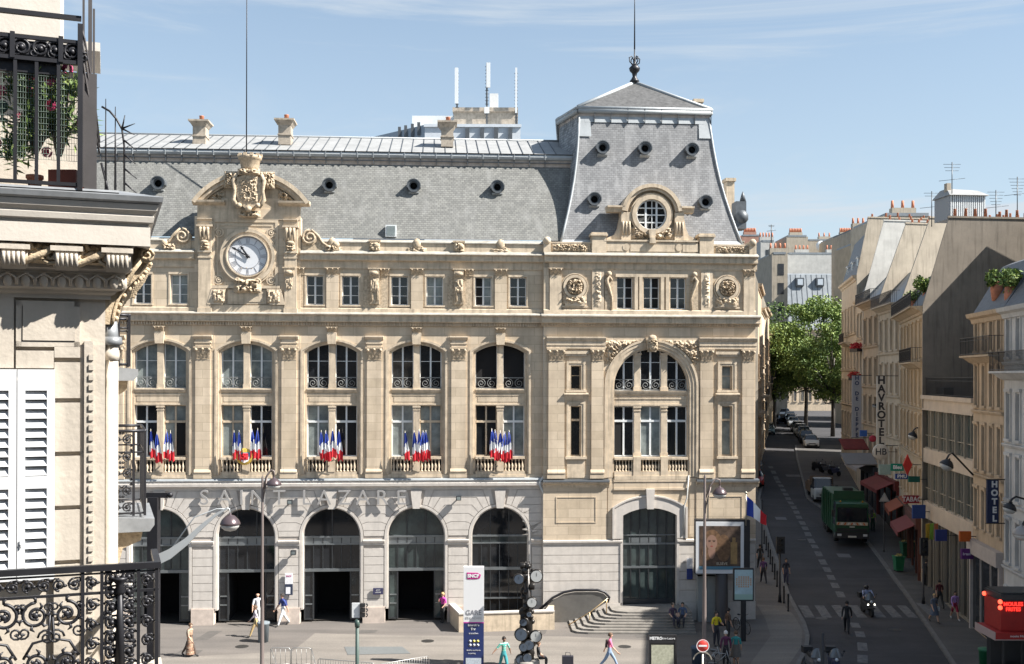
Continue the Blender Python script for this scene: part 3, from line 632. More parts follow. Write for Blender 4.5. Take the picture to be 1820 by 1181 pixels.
o=fc.build('clock_face',[M('white_enamel',(.62,.63,.65),.3),M('grey_numerals',(.25,.25,.27),.5)],ST)
hd=MB()
def hand(a,l,w,y):
    c,s_=math.cos(a),math.sin(a); p=[(-.16*l,-w*.7),(-.16*l,w*.7),(l*.72,w*.6),(l*.76,w*1.3),(l,0),(l*.76,-w*1.3),(l*.72,-w*.6)]
    hd.prism([(cc[0]+u*c-v*s_,cc[1]+u*s_+v*c) for u,v in p],y-.02,y)
hand(R(90-50*6),RF*.93,.055,-.215); hand(R(90-(10+50/60)*30),RF*.62,.075,-.185); hd.lathe([(.1,0),(.1,.06)],(cc[0],-.16,cc[1]),12,0,'y')
hd.build('clock_hands',ironM,o)
# consoles, crest, volutes
for px in (364,516.5):
    b=MB(); x=Tx(px); 
    for s_ in (-.2,0,.2): b.tube([(x+s_,-.36,Zc(406)),(x+s_,-.42,Zc(412)),(x+s_,-.30,Zc(424)),(x+s_,-.22,Zc(430))],[.08,.09,.07,.04],6)
    b.ball((x,-.30,Zc(431.5)),.19,8,0,1.2,.8,.6); b.relief(x-.26,x+.26,Zc(446),Zc(432),-.22,.2,px,8,8); b.build('gable_console',stoneO,ST)
cr=MB(); x0=Tx(442,.6)
def zc6(y): return S(442,y,.6)[1]
prof=[(.42,zc6(303)),(.48,zc6(297)),(.56,zc6(283)),(.64,zc6(281)),(.64,zc6(276)),(.54,zc6(276))]
cr.lathe([(r,z) for r,z in prof],(x0,-.25,0),16)
for i in range(10): a=2*PI*i/10; cr.box(x0+.58*math.cos(a)-.08,x0+.58*math.cos(a)+.08,-.25+.58*math.sin(a)-.08,-.25+.58*math.sin(a)+.08,zc6(278),zc6(272.5))
sh=[(x0-.62,zc6(316)),(x0-.70,zc6(330)),(x0-.62,zc6(352)),(x0-.44,zc6(364)),(x0,zc6(376)),(x0+.44,zc6(364)),(x0+.62,zc6(352)),(x0+.70,zc6(330)),(x0+.62,zc6(316)),(x0,zc6(308))]
cr.prism(sh,-.62,-.1); cr.relief(x0-.5,x0+.5,zc6(362),zc6(314),-.62,.12,5,20,30,fq=6)
for s_ in (-1,1):
    cr.tube([(x0+s_*.66,-.6,zc6(310)),(x0+s_*.82,-.66,zc6(322)),(x0+s_*.74,-.62,zc6(340)),(x0+s_*.82,-.64,zc6(356)),(x0+s_*.55,-.66,zc6(370))],[.1,.12,.09,.12,.1],6)
    cr.ball((x0+s_*.5,-.7,zc6(366)),.15,8); cr.relief(x0+s_*.95-.4,x0+s_*.95+.4,zc6(334),zc6(304),-.4,.22,7+s_,14,16,fq=5)
cr.ball((x0,-.7,zc6(372)),.18,8); cr.relief(x0-.6,x0+.6,zc6(386),zc6(374),-.4,.3,11,10,8); cr.box(x0-.45,x0+.45,-.4,0,zc6(384),zc6(374))
cr.relief(x0-.6,x0+.6,zc6(312),zc6(300),-.6,.3,15,12,8)
cr.build('crowned_crest',stoneO,ST)
for sg,px,pe in ((-1,323,288),(1,550,600)):
    v=MB(); c=(Tx(px),Zc(421)); r=.42
    v.ring(c[0],c[1],0.0,r,0,2*PI,-.06,.4,0,20); v.tube(spiral(c,r,1.7,PI/2 if 1 else 0,sg,24,-.09),.07,6)
    e=Tx(pe); pts=[(c[0]+sg*.1,c[1]+r),(c[0]+sg*.45,c[1]+.12),(c[0]+sg*.7,c[1]-.28),(c[0]+sg*1.05,c[1]-.5),(e,c[1]-.5),(e,Zc(447)),(c[0]-sg*.45,Zc(447)),(c[0]-sg*.45,c[1]+.1)]
    v.prism(pts,.0,.38); v.tube([(x,-.03,z) for x,z in pts[:5]],.07,6); v.relief(min(e,e-sg*.7),max(e,e-sg*.7),Zc(446),Zc(434),-.02,.25,sg+4,10,8)
    v.ball((e-sg*.1,-.03,Zc(433)),.2,8)
    v.build('gable_volute',stoneO,ST)
# ================= corner pavilion (px read at plane n=.25)
NP=.25
def tp(x,n=NP,y=650): return T(x,n,y)
XP0,XP1=tp(966),tp(1342.5)
def zp(y,n=NP): return S(1155,y,n)[1]
Y0=-NP
pw=MB()
cxa=tp(1157.8); zsa=zp(688); ri=tp(1223)-cxa; ro=tp(1241)-cxa
# upper floors : big arch hole
def wallpiece(x0,x1,z0,z1,y0=Y0,y1=.6,m=0): pw.box(x0,x1,y0,y1,z0,z1,m)
ar=segarc(cxa,ro-.03,zsa,zsa+ro-.03,28)
xa,xb=tp(1041.5),tp(1274)
pw.prism([(xa,zp(850)),(xa,zp(561)),(xb,zp(561)),(xb,zp(850)),(cxa+ro-.03,zp(850))]+ar[::-1]+[(cxa-ro+.03,zp(850))],Y0,.6)
sw=[(tp(1002),tp(1014.5),tp(1033.5),xa,XP0),(xb,tp(1283),tp(1302),XP1,None)]
wins=[(tp(1014.5),tp(1033)),(tp(1283),tp(1301.5))]
levels=[(693.5,650.5),(811.5,722)]
for (wx0,wx1),(x0,x1) in zip(wins,((XP0,xa),(xb,XP1))):
    wallpiece(x0,wx0,zp(850),zp(561)); wallpiece(wx1,x1,zp(850),zp(561))
    wallpiece(wx0,wx1,zp(850),zp(811.5)); wallpiece(wx0,wx1,zp(722),zp(693.5)); wallpiece(wx0,wx1,zp(650.5),zp(561))
wallpiece(XP1-.5,XP1,0,zp(561),.6,9)
# lower storey
xd0,xd1=tp(1107.5),tp(1203); zd=zp(903); zds=zp(916)
pw.prism([(XP0,0),(XP0,zp(850)),(XP1,zp(850)),(XP1,0),(xd1+.02,0)]+segarc((xd0+xd1)/2,(xd1-xd0)/2+.02,zds,zd,18)[::-1]+[(xd0-.02,0)],Y0,.6)
pw.box(XP0,XP0+.3,Y0,.6,zp(561),zp(452)); 
# attic storey wall
xw=[XP0]+[tp(v) for v in (1096.6,1125,1144,1172.5,1191.5,1219.5)]+[XP1]
for i in range(0,len(xw),2): pw.box(xw[i],xw[i+1],Y0+.06,.6,zp(549.5),zp(493))
pw.box(XP0,XP1,Y0+.06,.6,zp(561),zp(549.5)); pw.box(XP0,XP1,Y0+.06,.6,zp(493),zp(458)); pw.box(XP1-.3,XP1,.6,9,zp(561),zp(432))
pw.build('pavilion_wall',stoneY,ST)
cb=MB(); cb.box(XP0+.1,XP1-.5,1.0,12,.1,zp(432)); cb.build('light_stop_core',black,ST)  # unseen black core added inside the pavilion to stop light
# big arch rings
ra=MB()
for r0,r1,y0,y1 in ((ro-.12,ro,Y0-.09,Y0),(ro-.3,ro-.13,Y0-.05,Y0+.1),(ri+.1,ro-.3,Y0-.01,Y0+.2),(ri,ri+.14,Y0+.06,.5)):
    ra.ring(cxa,zsa,r0,r1,0,PI,y0,y1,0,36)
    ra.box(cxa-r1,cxa-r0,y0,y1,zp(849),zsa-.001); ra.box(cxa+r0,cxa+r1,y0,y1,zp(849),zsa-.001)
ra.build('great_arch_moulding',stoneT,ST)
sp_=MB()
def spm(x,z): 
    d=math.hypot(x-cxa,z-zsa); return 1 if d>ro+.04 else 0
sp_.relief(tp(1071),cxa-.25,zp(648),zp(604.5),Y0-.0,.2,21,46,30,spm,0,6); sp_.build('carved_spandrel',stoneO,ST); sp_=MB(); sp_.relief(cxa+.25,tp(1247),zp(648),zp(604.5),Y0-.0,.2,22,46,30,spm,0,6)
sp_.build('carved_spandrel',stoneO,ST)
k=MB(); k.prism([(cxa-.22,zp(626)),(cxa+.22,zp(626)),(cxa+.3,zp(606)),(cxa-.3,zp(606))],Y0-.26,Y0); k.box(cxa-.36,cxa+.36,Y0-.34,Y0,zp(606),zp(601)); k.ball((cxa,Y0-.28,zp(602)),.25,10,0,1,.6,.8); k.relief(cxa-.3,cxa+.3,zp(622),zp(602),Y0-.27,.2,3,10,12); k.ball((cxa,Y0-.28,zp(616)),.24,8,0,1,.7,1.2)
k.build('arch_keystone',stoneO,ST)
# mullions and spandrel in the great arch
mm=MB(); y=Y0+.2
for xa_,xb_ in ((1128.5,1139.5),(1176.5,1187)):
    a,b=tp(xa_),tp(xb_)
    for z0,z1 in ((zp(812.5),zp(722)),(zp(695),zp(630))):
        mm.box(a,b,y,y+.3,z0,z1); mm.box(a-.05,b+.05,y-.04,y+.3,z0,z0+.22)
    for yy in (725.5,631.5): mm.box(a-.05,b+.05,y-.05,y+.3,zp(yy),zp(yy-4)); mm.box(a-.03,b+.03,y-.03,y+.3,zp(yy+6),zp(yy+4))
x0,x1=cxa-ri,cxa+ri
mm.box(x0,x1,y-.02,y+.3,zp(722.5),zp(700)); mm.prismx([(y,zp(704)),(y-.08,zp(702)),(y-.12,zp(698)),(y-.14,zp(695.3)),(y+.3,zp(695))],x0,x1); mm.box(x0,x1,y-.06,y,zp(721.5),zp(718.5)); mm.box(x0,x1,y-.05,y,zp(710),zp(707.5))
mm.build('mullion_and_spandrel',stoneT,ST)
for i,(a,b) in enumerate(((x0,tp(1128.5)),(tp(1139.5),tp(1176.5)),(tp(1187),x1))):
    window(ST,a,b,zp(695),zp(620) if i==1 else zp(628),y+.16,glassD,2,(zp(644.5),),.05,.1,guard=.62)
    window(ST,a,b,zp(812.5),zp(722.5),y+.16,(glassD,glassC,glassD)[i],2,(),.055,.1,transom=zp(749),opened=-1 if i==0 else 0)
    bb=MB(); z0,z1=zp(838.5),zp(817.5); bb.box(a,b,Y0-.02,Y0+.28,z1,zp(813)); bb.box(a,b,Y0-.0,Y0+.3,zp(849.5),z0); baluster_row(bb,a+.05,b-.05,z0,z1,Y0+.12,6); bb.build('balustrade',stoneT,ST)
pb=MB()
for xa_,xb_ in ((1126,1139.5),(1175,1188)): pb.box(tp(xa_),tp(xb_),Y0-.03,Y0+.4,zp(849.5),zp(812.5))
pb.box(x0,x1,Y0-.05,.3,zp(853),zp(846)); pb.box(x0-.05,x1+.05,Y0-.03,.2,zp(853.5),zp(850)); pb.build('balcony_base',stoneT,ST)
# small side windows
for (wx0,wx1) in wins:
    for j,(yb_,yt) in enumerate(levels):
        f=MB(); z0,z1=zp(yb_),zp(yt); cxw=(wx0+wx1)/2; hw=(wx1-wx0)/2
        for d0,d1,p in ((0,.12,.05),(.12,.24,.08)):
            f.box(wx0-d1,wx0-d0,Y0-p,Y0,z0,z1+d1); f.box(wx1+d0,wx1+d1,Y0-p,Y0,z0,z1+d1); f.box(wx0-d0,wx1+d0,Y0-p,Y0,z1+d0,z1+d1)
        f.box(wx0-.3,wx1+.3,Y0-.14,Y0,z0-.14,z0-.0)
        if j==1:
            f.prismx([(Y0,zp(718)),(Y0-.06,zp(713)),(Y0-.2,zp(704)),(Y0-.26,zp(702)),(Y0-.26,zp(700)),(Y0,zp(698.5))],cxw-.68,cxw+.68); f.box(cxw-.5,cxw+.5,Y0-.05,Y0,zp(849),zp(817))
        else: f.box(cxw-.68,cxw+.68,Y0-.14,Y0,zp(630),zp(625)); f.box(cxw-.6,cxw+.6,Y0-.09,Y0,zp(634),zp(630))
        f.build('window_surround',stoneT,ST)
        window(ST,wx0,wx1,z0,z1,Y0+.22,glassD if (wx0<cxa) else glassC,1,(zp(668.5),) if j==0 else (),.06,transom=zp(747) if j else None,frame=stoneT)
# pilasters
for xa_,xb_ in ((975,1003.5),(1051.5,1073),(1245,1267.5),(1319.5,1341)):
    a,b=tp(xa_,.37),tp(xb_,.37); x=(a+b)/2; hw=(b-a)/2; p=MB(); q=Y0-.12
    p.box(a,b,q,Y0,zp(839),zp(643)); p.box(a-.07,b+.05,q-.05,Y0,zp(850),zp(840.5)); p.prismx([(Y0,zp(841)),(q-.08,zp(841)),(q-.08,zp(839)),(q,zp(834)),(Y0,zp(834))],a-.05,b+.05)
    o=p.build('pilaster',stoneY,ST); c=MB(); capital(c,x,hw,zp(643.5),zp(620.5),-q,y0=Y0); c.build('capital',stoneO,o)
# entablatures over the pilaster pairs
for a,b in ((tp(971),tp(1076)),(tp(1242),tp(1344))):
    e=MB(); e.prismx([(Y0,zp(620.5)),(Y0-.14,zp(620.5)),(Y0-.14,zp(615)),(Y0-.17,zp(614.8)),(Y0-.17,zp(608)),(Y0-.22,zp(606)),(Y0-.27,zp(602)),(Y0-.27,zp(600)),(Y0,zp(599.5))],a,b)
    e.build('pavilion_entablature',stoneT,ST)
def cornice(name,prof,top,x0,x1,ret=8,mats=(None,)):
    m_=MB(); m_.prismx([(Y0+y,z) for y,z in prof],x0,x1,0); m_.prismx([(Y0+y,z) for y,z in top],x0-.02,x1+.02,1)
    # return along the right flank
    dx=x1-XP1; m_.prism([(x1-.001,prof[-2][1]),(x1-.001,prof[len(prof)//2][1]),(XP1,prof[0][1]),(XP1-.2,prof[0][1]),(XP1-.2,prof[-2][1])],Y0+.0,ret,0)
    return m_
pr=[(.2,zp(580.5)),(-.03,zp(580.5)),(-.05,zp(576.5)),(-.17,zp(576)),(-.25,zp(575.5)),(-.26,zp(573.3)),(-.235,zp(573)),(-.235,zp(567.5)),(-.26,zp(566)),(-.36,zp(564)),(.2,zp(563))]
m_=cornice('x',pr,[(.2,zp(563.2)),(-.38,zp(564)),(-.37,zp(562.3)),(-.1,zp(559.5)),(.2,zp(559.5))],tp(963,.6),tp(1352.5,.6))
n_=int((XP1-XP0)/.145)
for i in range(n_+1): x=XP0+.145*i; m_.box(x,x+.075,Y0-.14,Y0-.04,zp(580),zp(576),0)
m_.build('pavilion_cornice',[stoneT,ledgeM],ST)
# attic dressings
d=MB()
d.prismx([(Y0+.1,zp(561)),(Y0-.08,zp(561)),(Y0-.08,zp(553)),(Y0-.02,zp(551.5)),(Y0+.1,zp(551.5))],XP0,XP1)
for a,b in ((1094,1222),): d.box(tp(a),tp(b),Y0-.02,Y0+.07,zp(493),zp(487.5))
for a in (1130.5,1138.7,1177,1186): d.box(tp(a)-.09,tp(a)+.09,Y0-.03,Y0+.07,zp(551),zp(493))
for xa_,xb_ in ((976.6,997.5),(1321,1340)):
    d.box(tp(xa_),tp(xb_),Y0-.08,Y0+.07,zp(553),zp(490))
for xa_,xb_ in ((1052,1073),(1245.5,1266)):
    d.box(tp(xa_),tp(xb_),Y0-.04,Y0+.07,zp(553),zp(482)); d.relief(tp(xa_)+.15,tp(xb_)-.15,zp(548),zp(484),Y0-.04,.09,xa_,4,26,fq=10)
d.build('attic_trim',stoneT,ST)
for xa_,xb_ in ((976.6,997.5),(1321,1340)):
    c=MB(); capital(c,(tp(xa_)+tp(xb_))/2,(tp(xb_)-tp(xa_))/2,zp(492),zp(478),-Y0+.08,y0=Y0+.07); c.build('capital',stoneO,ST)
for px,py in ((1021.5,511),(1292,511.5)):
    x,z=tp(px),zp(py); q=MB()
    q.box(x-.72,x+.72,Y0-.03,Y0+.07,zp(548),zp(545)); q.ring(x,z,.5,.66,0,2*PI,Y0-.10,Y0+.07,0,24); q.ring(x,z,.70,.76,0,2*PI,Y0-.03,Y0+.07,0,24)
    q.relief(x-.46,x+.46,z-.46,z+.46,Y0+.02,.28,px,18,18,lambda a,b:1 if (a-x)**2+(b-z)**2<.2 else 0,1,3)
    q.relief(x-.66,x+.66,z-.98,z-.5,Y0-.0,.2,px+2,14,8,None,1); q.box(x-.55,x+.55,Y0-.08,Y0+.07,zp(545),zp(537)); q.build('carved_medallion',[stoneT,stoneO],ST)
for px,s_ in ((1081.5,1),(1233.5,-1)):
    x=tp(px); q=MB(); q.tube([(x+s_*.15,Y0-.05,zp(551)),(x+s_*.18,Y0-.05,zp(530)),(x,Y0-.1,zp(512)),(x-s_*.12,Y0-.12,zp(500)),(x+s_*.02,Y0-.12,zp(492)),(x+s_*.16,Y0-.1,zp(500))],[.05,.06,.09,.12,.1,.08],6); q.box(x-.22,x+.22,Y0-.02,Y0+.07,zp(551),zp(496)); q.ball((x,Y0-.1,zp(488)),.16,8); q.build('scroll_console',stoneO,ST)
for i,(a,b) in enumerate(((1096.6,1125),(1144,1172.5),(1191.5,1219.5))):
    window(ST,tp(a),tp(b),zp(549.5),zp(493),Y0+.28,glassD,2,(zp(511.5),zp(530)),.05,.1,opened=(1,1,0)[i])
pr=[(.2,zp(481)),(.04,zp(481)),(.0,zp(478)),(-.0,zp(469)),(-.05,zp(468.6)),(-.19,zp(467.8)),(-.2,zp(465.2)),(-.175,zp(465)),(-.175,zp(459.5)),(-.2,zp(458)),(-.31,zp(456.3)),(.2,zp(456))]
cornice('x',pr,[(.3,zp(456.1)),(-.33,zp(456.4)),(-.32,zp(455)),(.0,zp(450)),(.3,zp(450))],tp(968,.55),tp(1348,.55)).build('pavilion_cornice',[stoneT,ledgeM],ST)
# parapet
q=MB(); yb=zp(450.5)
q.box(XP0,XP1-.1,Y0+.12,.5,yb,zp(434)); q.box(tp(976),tp(1052),Y0+.06,.5,zp(434.5),zp(431.5)); q.box(tp(1267),tp(1337),Y0+.06,.5,zp(436),zp(433))
for a,b in ((1051.5,1077),(1243,1268)):
    q.box(tp(a),tp(b),Y0-.05,.7,yb,zp(420)); q.box(tp(a)-.08,tp(b)+.08,Y0-.13,.75,zp(420.5),zp(417)); q.box(tp(a)-.03,tp(b)+.03,Y0-.08,.7,zp(417),zp(414.5))
q.box(tp(1074),tp(1236),Y0+.02,.5,yb,zp(430)); q.box(tp(1073),tp(1240),Y0-.06,.55,zp(430),zp(427))
for a,b in ((1077,1108),(1120,1199),(1213,1240)): q.box(tp(a),tp(b),Y0-.01,Y0+.03,zp(447.5),zp(432.5))
for a in (1112.5,1206): q.ring(tp(a),zp(440),.0,.2,0,2*PI,Y0-.03,Y0+.03,0,16)
for a in (972,1337.5): q.box(tp(a)-.2,tp(a)+.2,Y0-.04,.5,yb,zp(428)); q.ball((tp(a),Y0,zp(430)),.22,8)
q.relief(tp(979),tp(1049),zp(449),zp(435),Y0+.10,.16,31,44,9,None,1,16); q.relief(tp(1270),tp(1334),zp(450),zp(436.5),Y0+.10,.16,32,40,9,None,1,14)
q.build('pavilion_parapet',[stoneT,stoneO],ST)
# lower storey dressings
for a,b in ((965.5,1084),(1239,1350)):
    l=MB(); l.prismx([(Y0+.05,zp(866)),(Y0-.06,zp(866)),(Y0-.1,zp(861)),(Y0-.22,zp(858.5)),(Y0-.23,zp(855.8)),(Y0+.05,zp(855.5))],tp(a,.4),tp(b,.4),0); l.prismx([(Y0+.05,zp(855.6)),(Y0-.26,zp(856)),(Y0-.25,zp(853.2)),(Y0+.05,zp(851.5))],tp(a,.45),tp(b,.45),1)
    l.build('lower_cornice',[stoneT,zincD],ST)
l=MB()
l.box(tp(1091),tp(1223),Y0-.03,Y0+.01,zp(869),zp(853)); l.box(tp(1091),tp(1223),Y0-.08,Y0,zp(871),zp(867.5)); l.box(tp(1091),tp(1223),Y0-.06,Y0,zp(856.5),zp(853.5))
for a,b in ((965.8,1079),(1238,1343)): l.box(tp(a),tp(b),Y0-.05,Y0+.01,zp(959),zp(866))
for a,b in ((1081,1089),(1226,1234)): l.box(tp(a),tp(b),Y0-.03,Y0+.01,zp(955),zp(856))
for a,b in ((990,1058.5),(1261,1318)):
    x0_,x1_,z0,z1=tp(a),tp(b),zp(927),zp(884)
    for u in ((x0_-.05,x0_,z0-.05,z1+.05),(x1_,x1_+.05,z0-.05,z1+.05),(x0_,x1_,z0-.05,z0),(x0_,x1_,z1,z1+.05)): l.box(u[0],u[1],Y0-.075,Y0-.05,u[2],u[3])
l.build('lower_panels',stoneY,ST)
for a,b in ((965.8,1106),(1204,1343)):
    l=MB()
    l.prismx([(Y0,zp(968)),(Y0-.07,zp(968)),(Y0-.09,zp(965)),(Y0-.14,zp(963)),(Y0-.14,zp(960)),(Y0,zp(958.5))],tp(a),tp(b))
    js=[1071,1049.5,1031,1016,1001,985.5,968]
    for u,v in zip(js,js[1:]): l.box(tp(a)+.01,tp(b)-.02,Y0-.06,Y0-.001,zp(u)+.013,zp(v)-.013)
    l.box(tp(a),tp(b),Y0-.1,Y0,-.1,zp(1071))
    l.build('pavilion_base_courses',stoneW,ST)
# door surround
l=MB(); xc=(xd0+xd1)/2; hw=(xd1-xd0)/2
so_=segarc(xc,hw+.48,zp(903),zp(883),20); si_=segarc(xc,hw,zds,zd,20)
l.prism([(xc-hw-.48,zp(957))]+so_+[(xc+hw+.48,zp(957)),(xc+hw,zp(957))]+si_[::-1]+[(xc-hw,zp(957))],Y0-.12,Y0+.5)
so_=segarc(xc,hw+.60,zp(902),zp(880.5),20); si_=segarc(xc,hw+.48,zp(903),zp(883),20)
l.prism([(xc-hw-.60,zp(957))]+so_+[(xc+hw+.60,zp(957)),(xc+hw+.48,zp(957))]+si_[::-1]+[(xc-hw-.48,zp(957))],Y0-.17,Y0)
l.box(xc-hw-.14,xc-hw,Y0-.1,Y0+.5,-.1,zp(957)); l.box(xc+hw,xc+hw+.14,Y0-.1,Y0+.5,-.1,zp(957))
l.prism([(xc-.19,zp(904.5)),(xc+.19,zp(904.5)),(xc+.24,zp(869)),(xc-.24,zp(869))],Y0-.26,Y0); l.build('door_surround',stoneW,ST)
scr=empty('arch_glazing'); scr.parent=ST; f=MB(); y=Y0+.3
for yy,h in ((952.5,.03),(968,.05),(1009.5,.06)): f.box(xd0,xd1,y-.05,y+.1,zp(yy)-h,zp(yy)+h,1)
f.box(xd0+.4,xd1-.8,y-.03,y,zp(966),zp(957),1)
for i in range(1,6): x=xd0+(xd1-xd0)*i/6; f.box(x-.03,x+.03,y-.03,y+.08,.9,zd)
f.box(xd0,xd1,y-.05,y+.1,.9,zp(1066)); f.box(xd0,xd0+.07,y-.03,y+.08,.9,zd);f.box(xd1-.07,xd1,y-.03,y+.08,.9,zd)
f.build('glazing_frame',[steelD,steelL],scr); g=MB(); g.prism([(xd0,.9)]+segarc(xc,hw,zds,zd,18)+[(xd1,.9)],y+.03,y+.05); g.build('glass',glassG,scr)
# ---- tower roof
def P3(px,py,n): x,z=S(px,py,n); return Vector((x,-n,z))
FLb,FRb=P3(996.5,433,-.35),P3(1319,433,-.35); FRb.z=FLb.z
FLt,FRt=P3(1029.5,207,-2.0),P3(1260,207,-2.0); FRt.z=FLt.z
BLt=P3(994.5,223,-5.0); BLt.z=FLt.z; BRt=Vector((FRt.x+.3,10,FLt.z))
BLb=Vector((FLb.x-.35,4.8,FLb.z)); BRb=Vector((FRb.x+.8,11,FLb.z))
BBt=Vector((BLt.x+.6,10,FLt.z)); BBb=Vector((BLb.x,11.5,FLb.z))
tw=MB(); NS=8
def curve(a,b,t): # slightly concave slope
    p=a.lerp(b,t); k=.30*math.sin(PI*t); c=(FLb+FRb+BRb+BLb)/4; v=Vector((c.x-p.x,c.y-p.y,0)).normalized(); return p+v*k
def slab(A0,A1,B0,B1,m=0):
    vs=[]
    for i in range(NS+1):
        t=i/NS; vs+=[curve(A0,B0,t),curve(A1,B1,t)]
    tw.add(vs,[(2*i,2*i+1,2*i+3,2*i+2) for i in range(NS)],m)
slab(FLb,FRb,FLt,FRt); slab(FRb,BRb,FRt,BRt,1); slab(BLb,FLb,BLt,FLt,1); slab(BBb,BLb,BBt,BLt,1); slab(BRb,BBb,BRt,BBt,1)
slateTy=brickmat('side_tower_slates',(.36,.375,.385),(.19,.20,.215),(.10,.105,.115),.27,.15,.012,rough=.6,swap='yz',var=.3,vs=.8,bump=.5)
tw.build('tower_mansard',[slateT,slateTy],ST)
t=MB()
zt=FLt.z; 
# cornice band under the roll, roll, corner flashing
ct=[FLt,FRt,BRt,BBt,BLt]
def off(p,d): c=(FLt+FRt+BRt+BLt)/4; v=Vector((p.x-c.x,p.y-c.y,0)).normalized(); return p+v*d
zr=zp(192,-1.6); 
for i in range(5):
    a,b=ct[i],ct[(i+1)%5]
    t.add([off(a,.02),off(b,.02),off(b,.06)+Vector((0,0,.22)),off(a,.06)+Vector((0,0,.22))],[(0,1,2,3)],1)
    A=off(a,.1)+Vector((0,0,.30)); B=off(b,.1)+Vector((0,0,.30)); t.tube([A,B],.15,10,0); t.tube([off(a,.16)+Vector((0,0,.48)),off(b,.16)+Vector((0,0,.48))],.1,8,0)
    n=max(3,int((b-a).length/.9))
    for j in range(n+1):
        p=off(a.lerp(b,j/n),.12); t.box(p.x-.014,p.x+.014,p.y-.08,p.y+.02,zt-.40,zt+.5,2)
ap=P3(1127.7,147,-4.6)
eav=[off(p,.12)+Vector((0,0,.52)) for p in ct]
for i in range(5):
    a,b=eav[i],eav[(i+1)%5]; t.add([a,b,ap],[(0,1,2)],3)
    t.tube([a,ap],.11,8,0)
for (a,s_) in ((FLt,1),(FRt,-1)):
    q=curve(FLb,FLt,.84) if s_>0 else curve(FRb,FRt,.84)
    p=Vector((a.x,a.y-.03,zt)); q=q+Vector((0,-.06,0))
    t.add([p,p+Vector((s_*.62,0,0)),q+Vector((s_*.75,0,0)),q-Vector((s_*.02,0,0))],[(0,1,2,3)],0)
t.add([FLt+Vector((.3,-.03,0)),FRt+Vector((-.3,-.03,0)),FRt+Vector((-.3,-.10,-.35)),FLt+Vector((.3,-.10,-.35))],[(0,1,2,3)],0)
for (A0,A1) in ((FLb,FLt),(FRb,FRt)): t.tube([curve(A0,A1,i/8)+Vector((0,-.02,0)) for i in range(9)],.07,6,0)
t.add([FLb+Vector((0,-.1,.0)),FRb+Vector((0,-.1,.0)),FRb+Vector((-.03,.12,.3)),FLb+Vector((.03,.12,.3))],[(0,1,2,3)],0)
t.build('tower_crown',[zinc,M('pinkish_lead',(.40,.35,.31),.7,var=.2),zincD,M('dark_slate',(.075,.075,.075),.7,var=.4,vs=4)],ST)
f=MB(); f.lathe([(.22,0),(.3,.12),(.2,.25),(.12,.4),(.16,.6),(.3,.75),(.34,.9),(.2,1.05),(.08,1.2),(.1,1.35),(.05,1.5),(.03,2.2)],(ap.x,ap.y,ap.z-.05),12)
for i in range(4):
    a=i*PI/2+.4; f.tube([(ap.x+math.cos(a)*r,ap.y+math.sin(a)*r,ap.z+z) for r,z in ((.08,1.05),(.34,1.2),(.38,1.45),(.2,1.55),(.12,1.4))],.035,5)
f.tube([(ap.x,ap.y,ap.z+2),(ap.x,ap.y,ap.z+6.5)],[.045,.015],6)
f.build('roof_finial',ironM,ST)
sl_=(-FLb.y*-1,FLb.z,FLt.y,FLt.z)
for px,py in ((1069.5,265.5),(1144.5,266.5),(1227.5,268.5),(1055,357),(1251.5,361.5)): oculus(px,py,0,slope=(FLb.y+.28,FLb.z,FLt.y+.1,FLt.z))
for px,yt in ((1297,318),(1240,178)):
    n=-7; x,z=S(px,yt,n); c=MB(); c.box(x-.25,x+.25,6.8,7.6,z-3,z-.2); c.box(x-.33,x+.33,6.7,7.7,z-.2,z); c.build('chimney',stoneT,ST)
x,z=S(1316,358,-2); c=MB(); c.box(x-.25,x+.35,2,3,z-1.6,z); c.ball((x+.1,2.2,z-.9),.45,8); c.lathe([(.2,0),(.1,.4),(.02,.6)],(x+.2,2.2,z),8); c.build('roof_ornament',zincD,ST)
# dormer of the tower
dm=MB(); nd=.0; cx_,cz_=S(1158,382,.05); s1=S(1184.6,382,.05)[0]-cx_
def zt_(y): return S(1158,y,.05)[1]
def tt(x): return S(x,400,.05)[0]
yF=-.05
dm.prism([(tt(1107),zt_(430)),(tt(1107),cz_)]+segarc(cx_,cx_-tt(1107),cz_,cz_+(cx_-tt(1107)),20)+[(tt(1211),cz_),(tt(1211),zt_(430))],yF+.26,1.0,0)
dm.ring(cx_,cz_,s1*1.78,s1*2.02,.12,PI-.12,yF-.2,1.8,0,28); dm.ring(cx_,cz_,s1*1.6,s1*1.78,.12,PI-.12,yF-.08,1.8,0,28)
dm.ring(cx_,cz_,s1*1.02,s1*1.3,0,2*PI,yF-.12,yF+.3,0,32); dm.ring(cx_,cz_,s1*1.3,s1*1.42,0,2*PI,yF-.02,yF+.3,0,32)
for a,b in ((1079,1110),(1206,1233)):
    dm.prismx([(yF+.5,zt_(378)),(yF-.02,zt_(378)),(yF-.1,zt_(372)),(yF-.2,zt_(370)),(yF-.2,zt_(367)),(yF+.8,zt_(366))],tt(a),tt(b)); 
for a,b in ((1104,1121),(1199,1215)):
    dm.box(tt(a),tt(b),yF-.06,1.0,zt_(427),zt_(378)); 
    for i in range(3): x=tt(a)+(tt(b)-tt(a))*(i+.5)/3; dm.tube([(x,yF-.1,zt_(395)),(x,yF-.12,zt_(402)),(x,yF-.06,zt_(418))],.06,5)
for s_,a,b in ((-1,1104,1079),(1,1215,1237)):
    x0_,x1_=tt(a),tt(b); dm.prism([(x0_,zt_(427)),(x1_,zt_(427)),(x1_,zt_(424)),(x0_+(x1_-x0_)*.45,zt_(418)),(x0_+(x1_-x0_)*.2,zt_(405)),(x0_,zt_(380))],yF+.05,.5,0)
